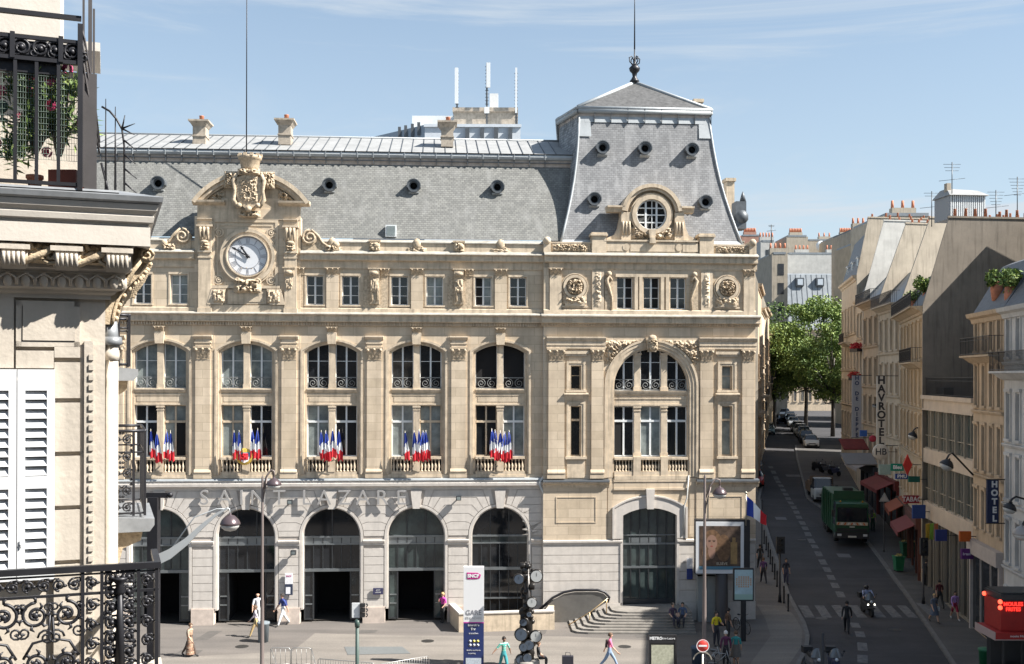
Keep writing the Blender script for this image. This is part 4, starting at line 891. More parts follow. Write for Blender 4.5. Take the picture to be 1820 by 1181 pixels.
dm.relief(tt(1120),tt(1200),zt_(426),zt_(404),yF+.08,.3,41,30,12,lambda x,z:1 if math.hypot(x-cx_,z-cz_)>s1*1.35 else 0,1,6)
dm.prism([(cx_-.16,zt_(424)),(cx_+.16,zt_(424)),(cx_+.2,zt_(409)),(cx_-.2,zt_(409))],yF-.3,yF); dm.prism([(cx_-.18,zt_(434)),(cx_+.18,zt_(434)),(cx_+.14,zt_(424)),(cx_-.14,zt_(424))],yF-.4,yF)
o=dm.build('round_dormer',[stoneT,stoneO],ST)
wn=MB(); wn.ring(cx_,cz_,s1*.93,s1*1.03,0,2*PI,yF+.1,yF+.2,0,28)
for u in (-.36,.05,.36): h=s1*math.sqrt(1-u*u); wn.box(cx_+u*s1-(.05 if abs(u)>.2 else .02),cx_+u*s1+(.05 if abs(u)>.2 else .02),yF+.1,yF+.18,cz_-h,cz_+h)
for u in (-.5,0,.45): h=s1*math.sqrt(1-u*u); wn.box(cx_-h,cx_+h,yF+.11,yF+.17,cz_+u*s1-.03,cz_+u*s1+.03)
o2=wn.build('round_window',whiteP,o); g=MB(); g.lathe([(0,0),(s1*.98,.001)],(cx_,yF+.17,cz_),24,0,'y'); g.build('pane',glassD,o2)
# rain pipes, mast, wall fittings
d=MB()
def nn(x,y,n): q=S(x,y,n); return (q[0],-n,q[1])
d.tube([nn(967.5,582,.12),nn(967.5,845,.12),nn(960,856,.18),nn(959,862,.3),nn(966.5,878,.2),nn(966.5,1060,.2)],.075,8)
d.tube([nn(969,470,.08),nn(969,553,.08)],.06,8); d.tube([nn(1224,845,.3),nn(1221,885,.42),nn(1216,900,.42),nn(1215,950,.4)],.04,6)
d.build('rain_pipe',M('pale_grey_pipe',(.45,.45,.43),.6,var=.15),ST)
d=MB(); x,z=S(438,278,-1); d.tube([(x,1,z-1),(x,1,z+12)],[.035,.022],6); d.build('lightning_mast',ironM,ST)
# big station name
def text(name,body,size,mat,par=None,ex=.02,align='CENTER',space=1.0,bold=0,xs=1.0):
    cu=bpy.data.curves.new(name,'FONT'); cu.body=body; cu.size=size; cu.extrude=ex; cu.align_x=align; cu.align_y='CENTER'; cu.space_character=space; cu.resolution_u=3; cu.offset=bold
    tmp=bpy.data.objects.new('t',cu); sc.collection.objects.link(tmp)
    me=bpy.data.meshes.new_from_object(tmp.evaluated_get(bpy.context.evaluated_depsgraph_get())); bpy.data.objects.remove(tmp); 
    if xs!=1: 
        for v in me.vertices: v.co.x*=xs
    me.materials.clear(); me.materials.append(mat); me.name=name
    o=bpy.data.objects.new(name,me); sc.collection.objects.link(o)
    if par: o.parent=par
    return o
letM=M('pale_steel_letters',(.36,.35,.34),.45,metal=.3,var=.1)
NM=[('S',361),('A',397),('I',427),('N',457),('T',494),('L',543),('A',574),('Z',610),('A',643),('R',677),('E',711)]
for chx,px in NM:
    x,z=S(px+2,886,.22); o=text('sign_letter',chx,1.16,letM,ST,.04,bold=.0); o.rotation_euler=(PI/2,0,0); o.location=(x,-.22,z)
for px,py in ((515,893),(815,886),(521,983)):
    b=MB(); x,y,z=nn(px,py,.45); b.box(x-.14,x+.14,y-.08,y+.25,z-.12,z+.12); b.tube([(x,y+.2,z),(x,.0,z-.05)],.04,6); b.box(x-.1,x+.1,y-.10,y-.08,z-.08,z+.08,1)
    b.build('wall_floodlight',[steelD,glassC],ST)
# ================= ground, road, pavements
def sheet(name,xs_l,xs_r,Ys,dz,mat,kerb=None,nx=1,kind='structure',skirt=.14):
    m=MB(); vs=[]; n=nx
    for Y in Ys:
        a,b=xs_l(Y),xs_r(Y)
        for i in range(n+1): vs.append((a+(b-a)*i/n,Y,gz(Y)+dz))
    fs=[[j*(n+1)+i,j*(n+1)+i+1,(j+1)*(n+1)+i+1,(j+1)*(n+1)+i] for j in range(len(Ys)-1) for i in range(n)]
    m.add(vs,fs)
    if kerb:
        for j in range(len(Ys)-1):
            for s_ in kerb:
                f=xs_l if s_<0 else xs_r
                p,q=Vector((f(Ys[j]),Ys[j],gz(Ys[j])+dz)),Vector((f(Ys[j+1]),Ys[j+1],gz(Ys[j+1])+dz))
                o=Vector((.22*s_,0,0)); d=Vector((0,0,-skirt)); u=Vector((0,0,.006))
                m.add([p+u,q+u,q+o+u,p+o+u,p+o+d,q+o+d],[(0,1,2,3) if s_<0 else (3,2,1,0),(3,2,5,4)],1)
    o=m.build(name,[mat,kerbM]); o['kind']=kind; return o
kerbM=M('granite_kerb',(.13,.125,.12),.8,var=.3,vs=3)
def asphalt(name,c,c2,vs,spots=0,bump=.3):
    m=M(name,c,.88,var=0,c2=c2,vs=vs,bump=bump,bs=60); n=m.node_tree.nodes; l=m.node_tree.links
    b=n['Principled BSDF']; src=b.inputs['Base Color'].links[0].from_socket
    t=n.new('ShaderNodeTexCoord'); nz=n.new('ShaderNodeTexNoise'); nz.inputs['Scale'].default_value=14; nz.inputs['Detail'].default_value=3; l.new(t.outputs['Object'],nz.inputs['Vector'])
    mr=n.new('ShaderNodeMapRange'); mr.inputs[1].default_value=.3; mr.inputs[2].default_value=.7; mr.inputs[3].default_value=.82; mr.inputs[4].default_value=1.15; l.new(nz.outputs['Fac'],mr.inputs[0])
    mm=n.new('ShaderNodeMix'); mm.data_type='RGBA'; mm.blend_type='MULTIPLY'; mm.inputs['Factor'].default_value=1; l.new(src,mm.inputs['A']); l.new(mr.outputs[0],mm.inputs['B'])
    mp=n.new('ShaderNodeMapping'); mp.inputs['Scale'].default_value=(.12,1.3,1); l.new(t.outputs['Object'],mp.inputs[0])
    n2=n.new('ShaderNodeTexNoise'); n2.inputs['Scale'].default_value=1; n2.inputs['Detail'].default_value=6; l.new(mp.outputs[0],n2.inputs['Vector'])
    r2=n.new('ShaderNodeMapRange'); r2.inputs[1].default_value=.35; r2.inputs[2].default_value=.65; r2.inputs[3].default_value=.86; r2.inputs[4].default_value=1.1; l.new(n2.outputs['Fac'],r2.inputs[0])
    m3=n.new('ShaderNodeMix'); m3.data_type='RGBA'; m3.blend_type='MULTIPLY'; m3.inputs['Factor'].default_value=1; l.new(mm.outputs['Result'],m3.inputs['A']); l.new(r2.outputs[0],m3.inputs['B'])
    l.new(m3.outputs['Result'],b.inputs['Base Color']); return m
roadM=asphalt('road_asphalt',(.050,.048,.052),(.030,.030,.034),.35)
plazaM=asphalt('plaza_asphalt',(.142,.126,.112),(.105,.095,.088),.22)
paleM=asphalt('pale_paving_patch',(.19,.17,.148),(.155,.14,.124),.5)
paveM=asphalt('pavement_asphalt',(.095,.09,.085),(.07,.067,.065),.4)
def interp(pts):
    pts=sorted(pts)
    def f(Y):
        if Y<=pts[0][0]: return pts[0][1]
        for (a,x),(b,y) in zip(pts,pts[1:]):
            if Y<=b: return x+(y-x)*(Y-a)/(b-a)
        return pts[-1][1]
    return f
kl=[(1412,1181),(1428,1157),(1432,1130),(1425,1106),(1411,1081),(1398,1056),(1389,1030),(1375,985),(1363,950),(1353,915),(1346,880)]
kl=[(G(x,y).y,G(x,y).x) for x,y in kl]; Yk=kl[0][0]
KL=interp([(20,8),(38,12),(46,14.2)]+kl+[(105,24.2),(140,33),(170,43),(300,60)])
kr=[(1701,1181),(1650,1107),(1620,1062),(1580,1008),(1537,952)]; kr=[(G(x,y).y,G(x,y).x) for x,y in kr]
BLp=[(20,19.8),(40,22.5),(59,25.1),(70,26.6),(84,30.2),(100,32.6),(120,36.6),(130,38.6),(170,52),(300,90)]
BL=interp(BLp); KR=interp([(25,14.5)]+kr+[(100,27.5),(120,31.8),(135,35.5),(170,48),(300,80)])
ys=[-60,0,20,40,55,63,66,69,72,75,78,81,84,88,92,96,100,105,110,115,120,125,130,135,145,160,180,220,300,500,900,1500]
g=sheet('ground',lambda Y:-500,lambda Y:900,ys,-.13,roadM)
yp=[20,30,38,42,44,46,48,49,50,51,52,53,54,55,56,57,58,59,60,61,62,63,65,67,69,72,75,78,81,84,88,92,96,100,105]
sheet('station_forecourt',lambda Y:-60,KL,yp,0,plazaM,(1,))
sheet('right_pavement',KR,lambda Y:BL(Y)+6,[25,40,45,50,55,60,63,66,69,72,76,80,84,90,96,100,105,110,115,120,125,130],0,paveM,(-1,))
# road markings (thin sheets)
paint=M('worn_road_paint',(.17,.17,.17),.8,var=0,c2=(.06,.06,.065),vs=4.5)
DP=[(1533,1172),(1532.7,1150),(1528.6,1128),(1520,1112),(1493.7,1057),(1484,1041),(1477,1027),(1470,1013),(1462.5,999.6),(1455,985),(1448,972),(1442,962),(1436,950),(1431,939.6),(1426,930),(1420,920),(1415.6,911),(1411,902.5),(1405.5,894.4),(1400.6,886.7),(1396.6,879),(1392,871.5),(1388,864),(1383,857),(1379.5,850),(1375,840),(1370,831)]
pts=[G(x,y,-.13) for x,y in DP]; mk=MB()
def mark(c,u,w,l,dz=.006):
    v=Vector((u.y,-u.x,0)).normalized()*w/2; u=u.normalized()*l/2
    q=[c-u-v,c-u+v,c+u+v,c+u-v]; mk.add([(p.x,p.y,gz(p.y)-.13+dz) for p in q],[(0,1,2,3)])
for i,p in enumerate(pts):
    a=pts[min(i+1,len(pts)-1)]-pts[max(0,i-1)]; l=(pts[i+1]-p).length*.62 if i+1<len(pts) else 1.2
    if i==3: l=1.2
    mark(p,a,.48,l)
o=mk.build('lane_markings',paint); o['kind']='structure'
mk=MB(); ux=Vector((.13,1,0))
for i,x in enumerate((1433,1463,1493,1524,1557,1585,1612,1647)):
    c=G(x,1088,-.13); mark(c,ux,.55,3.0,.008 if i<7 else .15)
o=mk.build('zebra_crossing',paint); o['kind']='structure'
mk=MB()
for x,y in ((1388,922),(1500,988),(1405,846),(1415,846)):
    c=G(x,y,-.13); mark(c,ux,.9,1.1,.007)
o=mk.build('road_patches',M('pale_asphalt_patch',(.12,.12,.13),.8)); o['kind']='structure'
# tar repairs, manholes, drains
rn_=random.Random(9); mk=MB(); mh=MB()
for i in range(26):
    px,py=(rn_.uniform(1385,1620),rn_.uniform(860,1175)) if i<15 else (rn_.uniform(300,1380),rn_.uniform(1118,1178))
    on=KL(G(px,py).y)<G(px,py).x; c=G(px,py,-.13 if on else 0); w_=rn_.uniform(.3,1.3); l_=rn_.uniform(.5,3.2); a=rn_.uniform(-.25,.25); b0=-.13 if on else 0
    if c.x>KR(c.y)-1 or (on and c.x<KL(c.y)+1): continue
    pts_=[(c.x+w_*.5*math.cos(q)*(1+.12*math.sin(3*q+i)),c.y+l_*.5*math.sin(q)) for q in [2*PI*k/9 for k in range(9)]] if i%3==0 else [(c.x-w_/2,c.y-l_/2),(c.x+w_/2,c.y-l_/2+a),(c.x+w_/2+a,c.y+l_/2),(c.x-w_/2+a,c.y+l_/2)]
    mk.add([(x,y,gz(y)+b0+.0045) for x,y in pts_],[tuple(range(len(pts_)))],0 if on else 1)
for px,py in ((1460,1100),(1425,960),(1590,1120),(1410,900),(760,1140),(430,1150),(1110,1150),(1500,905)):
    on=KL(G(px,py).y)<G(px,py).x; c=G(px,py,-.13 if on else 0); mh.add([(c.x+.34*math.cos(2*PI*k/14),c.y+.34*math.sin(2*PI*k/14),c.z+.010) for k in range(14)],[tuple(range(14))])
o=mk.build('tar_repairs',[M('tar_patch',(.022,.022,.025),.75,var=.2),M('tar_patch_pale',(.085,.078,.072),.85,var=.2)]); o['kind']='structure'
o=mh.build('manhole_covers',M('cast_iron_cover',(.05,.048,.045),.5,metal=.4,var=.3,vs=20)); o['kind']='structure'
# paving patches of the forecourt
def patch(name,pxs,mat,dz=.006):
    m=MB(); vs=[G(x,y,dz) for x,y in pxs]; m.add([(v.x,v.y,gz(v.y)+dz) for v in vs],[tuple(range(len(vs)))]); o=m.build(name,mat); o['kind']='structure'; return o
patch('pale_paving',[(560,1126),(700,1130),(1010,1132),(1180,1140),(1180,1200),(560,1240),(280,1240),(285,1170),(520,1158)][::-1],paleM)
patch('pale_paving',[(1345,1075),(1395,1078),(1412,1095),(1426,1120),(1424,1150),(1400,1185),(1330,1185),(1370,1130),(1360,1100)][::-1],paleM,.008)
patch('ventilation_grating',[(612,1150),(715,1150),(730,1162),(618,1164)][::-1],M('floor_grating',(.16,.17,.17),.6,metal=.2,var=.2,vs=20),.02)
patch('doormat',[(330,1107),(350,1107),(350,1109),(330,1109)][::-1],steelD,.01)
# ---- ramp wall, escalator entrance, steps in front of pavilion
def W(px,py,dz=0): return G(px,py,dz)
a=W(828,1122.5); b=W(985,1120); c=W(815,1125)
wl_=MB(); z1_=.95
p0=W(815.5,1124.5); p1=W(985.5,1119.5); q0=W(793,1107)
st_=Vector(p1-p0).normalized(); nr=Vector((-st_.y,st_.x,0))
def pbox(m,p,q,th,z0,z1,mi=0):
    u=(q-p).normalized(); v=Vector((-u.y,u.x,0))*th; b=[p,q,q+v,p+v]
    m.hexa([(k.x,k.y,z0) for k in b],[(k.x,k.y,z1) for k in b],mi)
p0.z=p1.z=0
pbox(wl_,p0,p1,.3,-.1,z1_); pbox(wl_,p0-nr*.04,p1-nr*.04,.4,z1_,z1_+.07,1)
q=p0+Vector((-.8,3.0,0)); pbox(wl_,q,p0+nr*.001,.3,-.1,z1_-.004); pbox(wl_,q,p0+nr*.005,.34,z1_,z1_+.066,1)
pbox(wl_,p1-st_*.3,p1+Vector((.3,3.0,0)),.3,-.1,z1_-.006)
o=wl_.build('ramp_wall',[stoneT,stoneW]); tag(o,'low beige stone ramp wall in front of the last arch, beside the clock totem','low wall')
# upper ledge behind ramp
esc=empty('escalator_entrance',(0,0,0),0,'grey steel escalator balustrade with sloping glass side beside the curved steps','escalator')
E0=W(985,1118); E0.z=0; s_=1/32.3
def ex(px,py,dy=0): 
    k=(E0.y+dy); r=ray(px,py); p=CAM+r*k; return (p.x,k,p.z)
prof=[(950,1082),(960,1084),(982,1064),(1000,1054),(1020,1050),(1062,1050),(1075,1056),(1080,1064),(1078,1070),(1040,1097),(1012,1117),(985,1117),(985,1090)]
m=MB(); f=[ex(x,y,1.5) for x,y in [(985,1117.5),(1004,1117),(1078,1071),(1080,1063),(1073,1056),(1062,1053),(1022,1053),(1002,1057),(984,1067),(958,1090),(952,1100),(985,1100)]]
m.prism([(p[0],p[2]) for p in f],E0.y+1.5,E0.y+1.58); m.build('side_panel',M('grey_steel_panel',(.17,.165,.155),.45,metal=.4,var=.15,vs=2),esc)
m=MB(); f=[ex(x,y,1.5) for x,y in [(950,1092),(982,1063),(1002,1053),(1022,1049),(1062,1049),(1075,1053),(1083,1062),(1080,1071)]]
m.tube([(p[0],p[1],p[2]) for p in f],.07,8); m.build('handrail',ironM,esc)
m=MB(); f=[ex(x,y,1.9) for x,y in [(952,1084),(985,1051),(1000,1046.5),(1066,1046.5),(1072,1049),(1020,1049),(1000,1053),(982,1063),(958,1088)]]
m.prism([(p[0],p[2]) for p in f],E0.y+1.9,E0.y+2.6); m.build('top_canopy',M('pale_steel',(.55,.55,.52),.4,metal=.3),esc)
sp=empty('entrance_steps',(0,0,0),0,'flight of curved grey stone steps rising to the dark pavilion door','steps')
NSt=8; yF_=W(1100,1128).y; H_=.80
zTop_=.86
for i in range(NSt):
    m=MB(); z=zTop_*(i+1)/NSt; yy=yF_+ (60.6-yF_-1.9)*i/NSt
    xl=W(1013,1120).x+.32*i; xr=W(1232,1120).x
    pts=[(xr,yy),(xl+.9,yy),(xl+.35,yy+.15),(xl+.1,yy+.5),(xl,60.9),(xr,60.9)][::-1]
    n=len(pts); m.add([(x,y,z-zTop_/NSt-.02) for x,y in pts]+[(x,y,z) for x,y in pts],[[k,(k+1)%n,n+(k+1)%n,n+k][::-1] for k in range(n)]+[[n+k for k in range(n)][::-1]])
    m.build('step',stepM if i else stepM if 'stepM' in globals() else None,sp) if 0 else m.build('step',[M('step_stone',(.20,.185,.165),.8,var=.2,vs=2)] if i==0 else [bpy.data.materials['step_stone']],sp)
m=MB(); hr=[ex(x,y,.2) for x,y in ((1011,1111),(1048,1089),(1080,1064))]
m.tube(hr,.03,6); 
for x,y,y2 in ((1048,1089,1118),(1078,1066,1090)): m.tube([ex(x,y,.2),ex(x,y2,.2)],.028,6)
m.build('handrail',M('brass_rail',(.5,.36,.2),.35,metal=.7),sp)
# ================= street buildings
def wallm(name,c,streak=.25): return M(name,c,.9,var=.14,vs=.9,bump=.2,bs=12,streak=streak)
W1=wallm('ochre_facade_plaster',(.50,.38,.25)); W2=wallm('cream_facade_stone',(.55,.45,.33)); W3=wallm('tan_facade_stone',(.46,.35,.24)); W4=wallm('pale_grey_facade',(.50,.49,.47),.15); W5=wallm('beige_modern_panels',(.50,.41,.32),.1)
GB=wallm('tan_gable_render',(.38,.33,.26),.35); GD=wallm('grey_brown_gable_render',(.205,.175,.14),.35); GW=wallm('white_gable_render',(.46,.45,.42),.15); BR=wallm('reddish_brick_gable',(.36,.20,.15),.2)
shut=M('faded_shutters',(.42,.40,.36),.7,var=.2); potM=terra
winD=M('street_window_glass',(.02,.022,.026),.1,spec=.5,var=.4,vs=.7,c2=(.06,.065,.07))
def railing(m,x0,x1,y,z0,h=.95,sp=.13,ret=0,mi=0):
    m.box(x0,x1,y-.02,y+.02,z0+h-.03,z0+h,mi); m.box(x0,x1,y-.015,y+.015,z0+.06,z0+.09,mi); m.box(x0,x1,y-.012,y+.012,z0+h*.8,z0+h*.82,mi)
    n=max(2,int((x1-x0)/sp))
    for i in range(n+1): x=x0+(x1-x0)*i/n; m.box(x-.009,x+.009,y-.009,y+.009,z0,z0+h,mi)
    if ret:
        for x in (x0,x1): 
            m.box(x-.02,x+.02,y,y+ret,z0+h-.03,z0+h,mi)
            for j in range(int(ret/.14)): m.box(x-.009,x+.009,y+.14*j,y+.14*j+.02,z0,z0+h,mi)
def haus(label,cat,p0,p1,zc,ztop,rows,nb,wall,gable,rz=None,roof=None,setback=2.2,depth=11,zb=None,balc=(),ww=.5,surround=True,pots=(6,),chim='far near',shops=None,group=None,name='apartment_building',wch=None,rowsep=True,dormers=0,railat=None,gtop=.9,pane=winD,base=0,shear=.38):
    p0=Vector(p0); p1=Vector(p1); u=(p1-p0); L_=u.length; rz=math.atan2(u.y,u.x)
    zb=gz((p0.y+p1.y)/2)-1.5 if zb is None else zb
    e=empty(name,(p0.x,p0.y,0),rz,label,cat,group)
    m=MB(); cell=L_/nb; ww_=cell*ww
    zs=sorted(rows)
    m.box(0,L_,0,.35,zb,zs[0][0]); 
    for i,(a,b) in enumerate(zs):
        nxt=zs[i+1][0] if i+1<len(zs) else zc
        m.box(0,L_,0,.35,b,nxt)
        for k in range(nb+1):
            xa=0 if k==0 else cell*(k-.5)+ww_/2; xb=L_ if k==nb else cell*(k+.5)-ww_/2
            m.box(xa,xb,0,.35,a,b)
    m.box(0,L_,.36,depth,zb,zc-.1,1)
    m.build('facade_wall',[wall,gable],e)
    for i,(a,b) in enumerate(zs):
        for k in range(nb):
            xa=cell*(k+.5)-ww_/2; xb=xa+ww_; w_=MB()
            w_.box(xa,xb,.3,.34,a,b,1); w_.box(xa,xa+.05,.24,.3,a,b); w_.box(xb-.05,xb,.24,.3,a,b); w_.box((xa+xb)/2-.035,(xa+xb)/2+.035,.23,.3,a,b)
            w_.box(xa,xb,.245,.3,b-.06,b); w_.box(xa,xb,.245,.3,a,a+.08); w_.box(xa,xb,.25,.3,a+(b-a)*.68,a+(b-a)*.68+.04)
            w_.build('window',[whiteP,pane],e)
    t=MB()
    if surround:
        for (a,b) in zs:
            for k in range(nb):
                xa=cell*(k+.5)-ww_/2; xb=xa+ww_
                t.box(xa-.12,xa,-.06,0,a,b+.12); t.box(xb,xb+.12,-.06,0,a,b+.12); t.box(xa-.18,xb+.18,-.12,0,b+.1,b+.24); t.box(xa-.15,xb+.15,-.14,0,a-.12,a)
    if rowsep:
        for (a,b) in zs[1:]: t.prismx([(0,a-.42),(-.08,a-.4),(-.14,a-.3),(-.14,a-.24),(0,a-.22)],0,L_)
    t.prismx([(0,zc-.55),(-.1,zc-.5),(-.16,zc-.3),(-.36,zc-.2),(-.42,zc-.02),(-.42,zc),(0,zc+.02)],-.04,L_+.04)
    t.build('stone_trim',wall,e)
    if roof:
        r=MB(); r.prismx([(.0,zc-.09),(0,zc+.1),(setback,ztop),(setback+.6,ztop+.25),(depth-.5,ztop+.3),(depth,ztop-1),(depth,zc-.09)],.001,L_-.001,0)
        ro=r.build('mansard_roof',[roof],e)
        for j in range(dormers):
            x=L_*(j+.5)/dormers; d=MB(); d.box(x-.55,x+.55,.35,1.8,zc+.3,zc+1.9); d.box(x-.65,x+.65,.25,1.9,zc+1.9,zc+2.0); d.box(x-.4,x+.4,.32,.36,zc+.45,zc+1.75,1); d.build('dormer',[whiteP,winD],ro)
    # gable walls with chimney tops
    for where in chim.split():
        x=L_ if where=='near' else 0; g=MB(); s_=1 if where=='near' else -1
        gp=[(-.02,zb),(-.02,zc+.05),(setback-.3,ztop+gtop),(depth,ztop+gtop),(depth,zb)]
        x0,x1=(x-.02,x+.30) if s_>0 else (x-.30,x+.02)
        g.prismx(gp,x0,x1,0); g.box(x0-.06,x1+.06,setback-.35,depth,ztop+gtop,ztop+gtop+.12,0)
        o=g.build('gable_wall',gable,e)
        npt=pots[0]; c=MB()
        rr_=random.Random(int(L_*100)+len(label))
        for j in range(npt):
            y=setback+.2+(depth-setback-1)*j/max(1,npt-1)+rr_.uniform(-.15,.15); h=rr_.uniform(.25,.55); c.lathe([(.12,0),(.09,h),(.12,h+.03)],((x0+x1)/2,y,ztop+gtop+.1),7)
        c.build('chimney_pots',potM,o)
    for (x0,x1,z) in balc:
        b=MB(); b.prismx([(0,z-.45),(-.25,z-.35),(-.55,z-.12),(-.75,z-.1),(-.75,z),(0,z)],x0,x1,1); railing(b,x0+.03,x1-.03,-.70,z,.95,.14,.7); b.build('balcony',[ironM,wall],e)
    if shear:
        for ch in e.children_recursive:
            for v in ch.data.vertices: v.co.x-=shear*max(0,v.co.y-.36)
    return e
def blp(Y): return (BL(Y),Y)
rowsets=lambda z0,n,h,wh: [(z0+h*i,z0+h*i+wh) for i in range(n)]
slateR=M('plain_dark_slate',(.12,.125,.135),.6,var=.25,vs=5); zincR=M('street_zinc_roof',(.24,.26,.275),.5,metal=.25,var=.15,vs=.8,streak=.2)
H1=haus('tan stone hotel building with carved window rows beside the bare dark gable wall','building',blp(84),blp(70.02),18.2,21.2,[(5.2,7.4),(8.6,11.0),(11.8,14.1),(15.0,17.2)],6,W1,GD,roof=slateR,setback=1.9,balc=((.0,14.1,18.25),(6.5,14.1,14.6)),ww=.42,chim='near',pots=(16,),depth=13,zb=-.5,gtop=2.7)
H2=haus('cream facade with tall carved pilasters and long roof balcony, left of the tan hotel building','building',blp(92.8),blp(84.05),19.4,22.6,[(5.6,7.9),(9.0,11.3),(12.3,14.6),(15.8,18.2)],4,W2,GB,roof=zincR,setback=2.6,balc=((.0,8.7,19.45),),ww=.45,chim='near',pots=(14,),gtop=3.4)
H3=haus('narrow pale house with white plaster chimney wall between two taller houses','building',blp(101),blp(92.85),20.3,23.4,[(6.2,8.4),(9.6,11.8),(13.0,15.2),(16.6,18.8)],3,W3,GB,roof=zincR,setback=2.6,balc=((0,8,20.3),),ww=.45,chim='near',pots=(12,),gtop=3.4)
H3b=haus('house with a white rendered gable wall under the cluster of chimney pots','building',blp(106),blp(101.05),21.0,24.8,[(7,9),(10.5,12.6),(14,16),(17.5,19.5)],2,W2,GW,roof=zincR,setback=2.2,ww=.45,chim='near',pots=(9,),gtop=3.4)
H4=haus('cream corner house with red flower boxes and a tall grey mansard at the street bend','building',blp(120),blp(106.05),23.6,28.3,[(7.5,9.8),(11,13.2),(14.6,16.8),(18.2,20.6)],5,W2,GB,roof=slateR,setback=1.4,balc=((4,9,17.2),),ww=.4,chim='near',pots=(8,),dormers=3)
# modern glazed building W
def modern():
    p0=Vector(blp(69.98)+(0,)); p1=Vector(blp(58.7)+(0,)); u=p1-p0; L_=u.length
    e=empty('glass_front_building',(p0.x,p0.y,0),math.atan2(u.y,u.x),'low modern beige building with two bands of large windows and a terrace on top','building')
    m=MB(); zt=12.45
    for a,b in ((11.5,zt),(8.15,9.05),(4.6,5.65)): m.box(0,L_,0,.3,a,b)
    m.box(0,L_,.5,12,-.5,zt-.1,1); m.box(-.02,L_+.02,-.12,.4,zt-.25,zt); m.box(0,L_,-.05,.1,11.5,11.6)
    m.build('facade_wall',[W5,black],e)
    n=6
    for fl,(a,b) in enumerate(((9.05,11.5),(5.65,8.15),(.0,4.6))):
        for k in range(n):
            x0,x1=L_*k/n,L_*(k+1)/n; w_=MB(); dd=.22 if fl<2 else .3
            w_.box(x0+.05,x1-.05,dd,dd+.05,a,b,1); w_.box(x0-.0,x0+.10,.02 if fl<2 else .22,dd+.06,a,b); w_.box(x0+.1,x1,.1,dd,a,a+.07); w_.box((x0+x1)/2+.02,(x0+x1)/2+.07,.12,dd,a,b)
            if fl<2: w_.box(x0+.1,x1,.13,dd,a+(b-a)*.33,a+(b-a)*.33+.04)
            w_.build('window' if fl<2 else 'shop_window',[M('champagne_frames',(.42,.36,.28),.4,metal=.4) if not bpy.data.materials.get('champagne_frames') else bpy.data.materials['champagne_frames'],glassG if fl<2 else glassD],e)
    r=MB(); railing(r,.1,L_-.1,.15,zt,1.15,.16); r.build('terrace_railing',ironM,e)
    r=MB(); r.box(.2,2.0,.8,1.4,zt,zt+.5); r.build('planter',steelD,e)
    return e,L_
WB,WL=modern()
Aw=rowsets(5.9,1,3,2.2)
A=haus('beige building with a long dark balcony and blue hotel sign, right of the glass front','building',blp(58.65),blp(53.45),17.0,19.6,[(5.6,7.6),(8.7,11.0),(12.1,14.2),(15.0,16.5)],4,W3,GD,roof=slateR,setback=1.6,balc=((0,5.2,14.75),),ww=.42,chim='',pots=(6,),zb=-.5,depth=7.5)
B=haus('grey painted house at the right edge with plants on its roof terrace','building',blp(53.4),blp(42),17.0,19.8,[(1.0,3.2),(4.6,6.6),(7.7,9.7),(10.6,12.8),(14.6,16.4)],8,W4,GB,roof=slateR,setback=2.0,balc=((0,11,13.9),),ww=.40,chim='',zb=-.5,depth=7.5)
# higher rear wing (out of frame mostly): closes the yard behind A and B and shades the gable
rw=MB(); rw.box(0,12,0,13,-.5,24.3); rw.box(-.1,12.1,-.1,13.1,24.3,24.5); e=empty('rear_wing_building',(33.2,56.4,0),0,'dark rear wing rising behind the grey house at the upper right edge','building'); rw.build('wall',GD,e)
ob_=empty('opposite_building_row',(0,0,0),0,'long stone facade row across the square, behind the viewer and outside the photo','building'); m=MB(); m.box(-62,-9,-16,-2.5,-.5,21,0); m.box(-9,60,-18,-4,-.5,22,0)
for k in range(38):
    for q in range(5): x=-60+3.1*k; yy=-2.45 if x<-10.5 else -3.95; m.box(x,x+1.2,yy-.02,yy,2+3.6*q,4.2+3.6*q,1)
m.build('facade_wall',[wallm('opposite_stone',(.34,.30,.25)),winD],ob_)
# terrace things
def shopfront(e,x0,x1,zt,fascia,mat,name='shop_front'):
    m=MB(); m.box(x0,x1,-.35,-.0,zt-.75,zt,0); m.box(x0,x0+.2,-.2,0,-.4,zt-.75,0); m.box(x1-.2,x1,-.2,0,-.4,zt-.75,0); m.box(x0+.2,x1-.2,-.05,-.01,.1,zt-.75,1)
    n=3
    for i in range(1,n): x=x0+(x1-x0)*i/n; m.box(x-.04,x+.04,-.12,-.05,.1,zt-.75,0)
    return m.build(name,[mat,glassD],e)
colm=lambda n,c,**k: bpy.data.materials.get(n) or M(n,c,**k)
redA=colm('red_awning',(.17,.022,.018),rough=.8,var=.2); orgA=colm('orange_awning',(.26,.06,.025),rough=.8); blueS=colm('blue_sign',(.02,.03,.14),rough=.4); beigeS=colm('beige_stone_fascia',(.42,.36,.32),rough=.7,var=.1)
shopfront(A,.0,5.2,4.9,1,beigeS); 
for k in range(2): shopfront(H1,7*k+.1,7*k+6.9,gz(78)+3.6,1,(colm('brown_shop',(.06,.035,.022)),colm('brown_shop2',(.09,.03,.02)))[k])
shopfront(H2,.1,8.6,gz(90)+3.8,1,colm('deep_red_shop',(.12,.015,.012))); shopfront(H3,.1,8,gz(97)+3.6,1,colm('dark_shop',(.03,.03,.035)))
def awning(e,x0,x1,z,d,mat):
    m=MB(); m.hexa([(x0,-d,z-.75),(x1,-d,z-.75),(x1,0,z-.05),(x0,0,z-.05)],[(x0,-d,z-.7),(x1,-d,z-.7),(x1,0,z),(x0,0,z)]); m.box(x0,x1,-d-.02,-d+.0,z-.98,z-.7); return m.build('awning',mat,e)
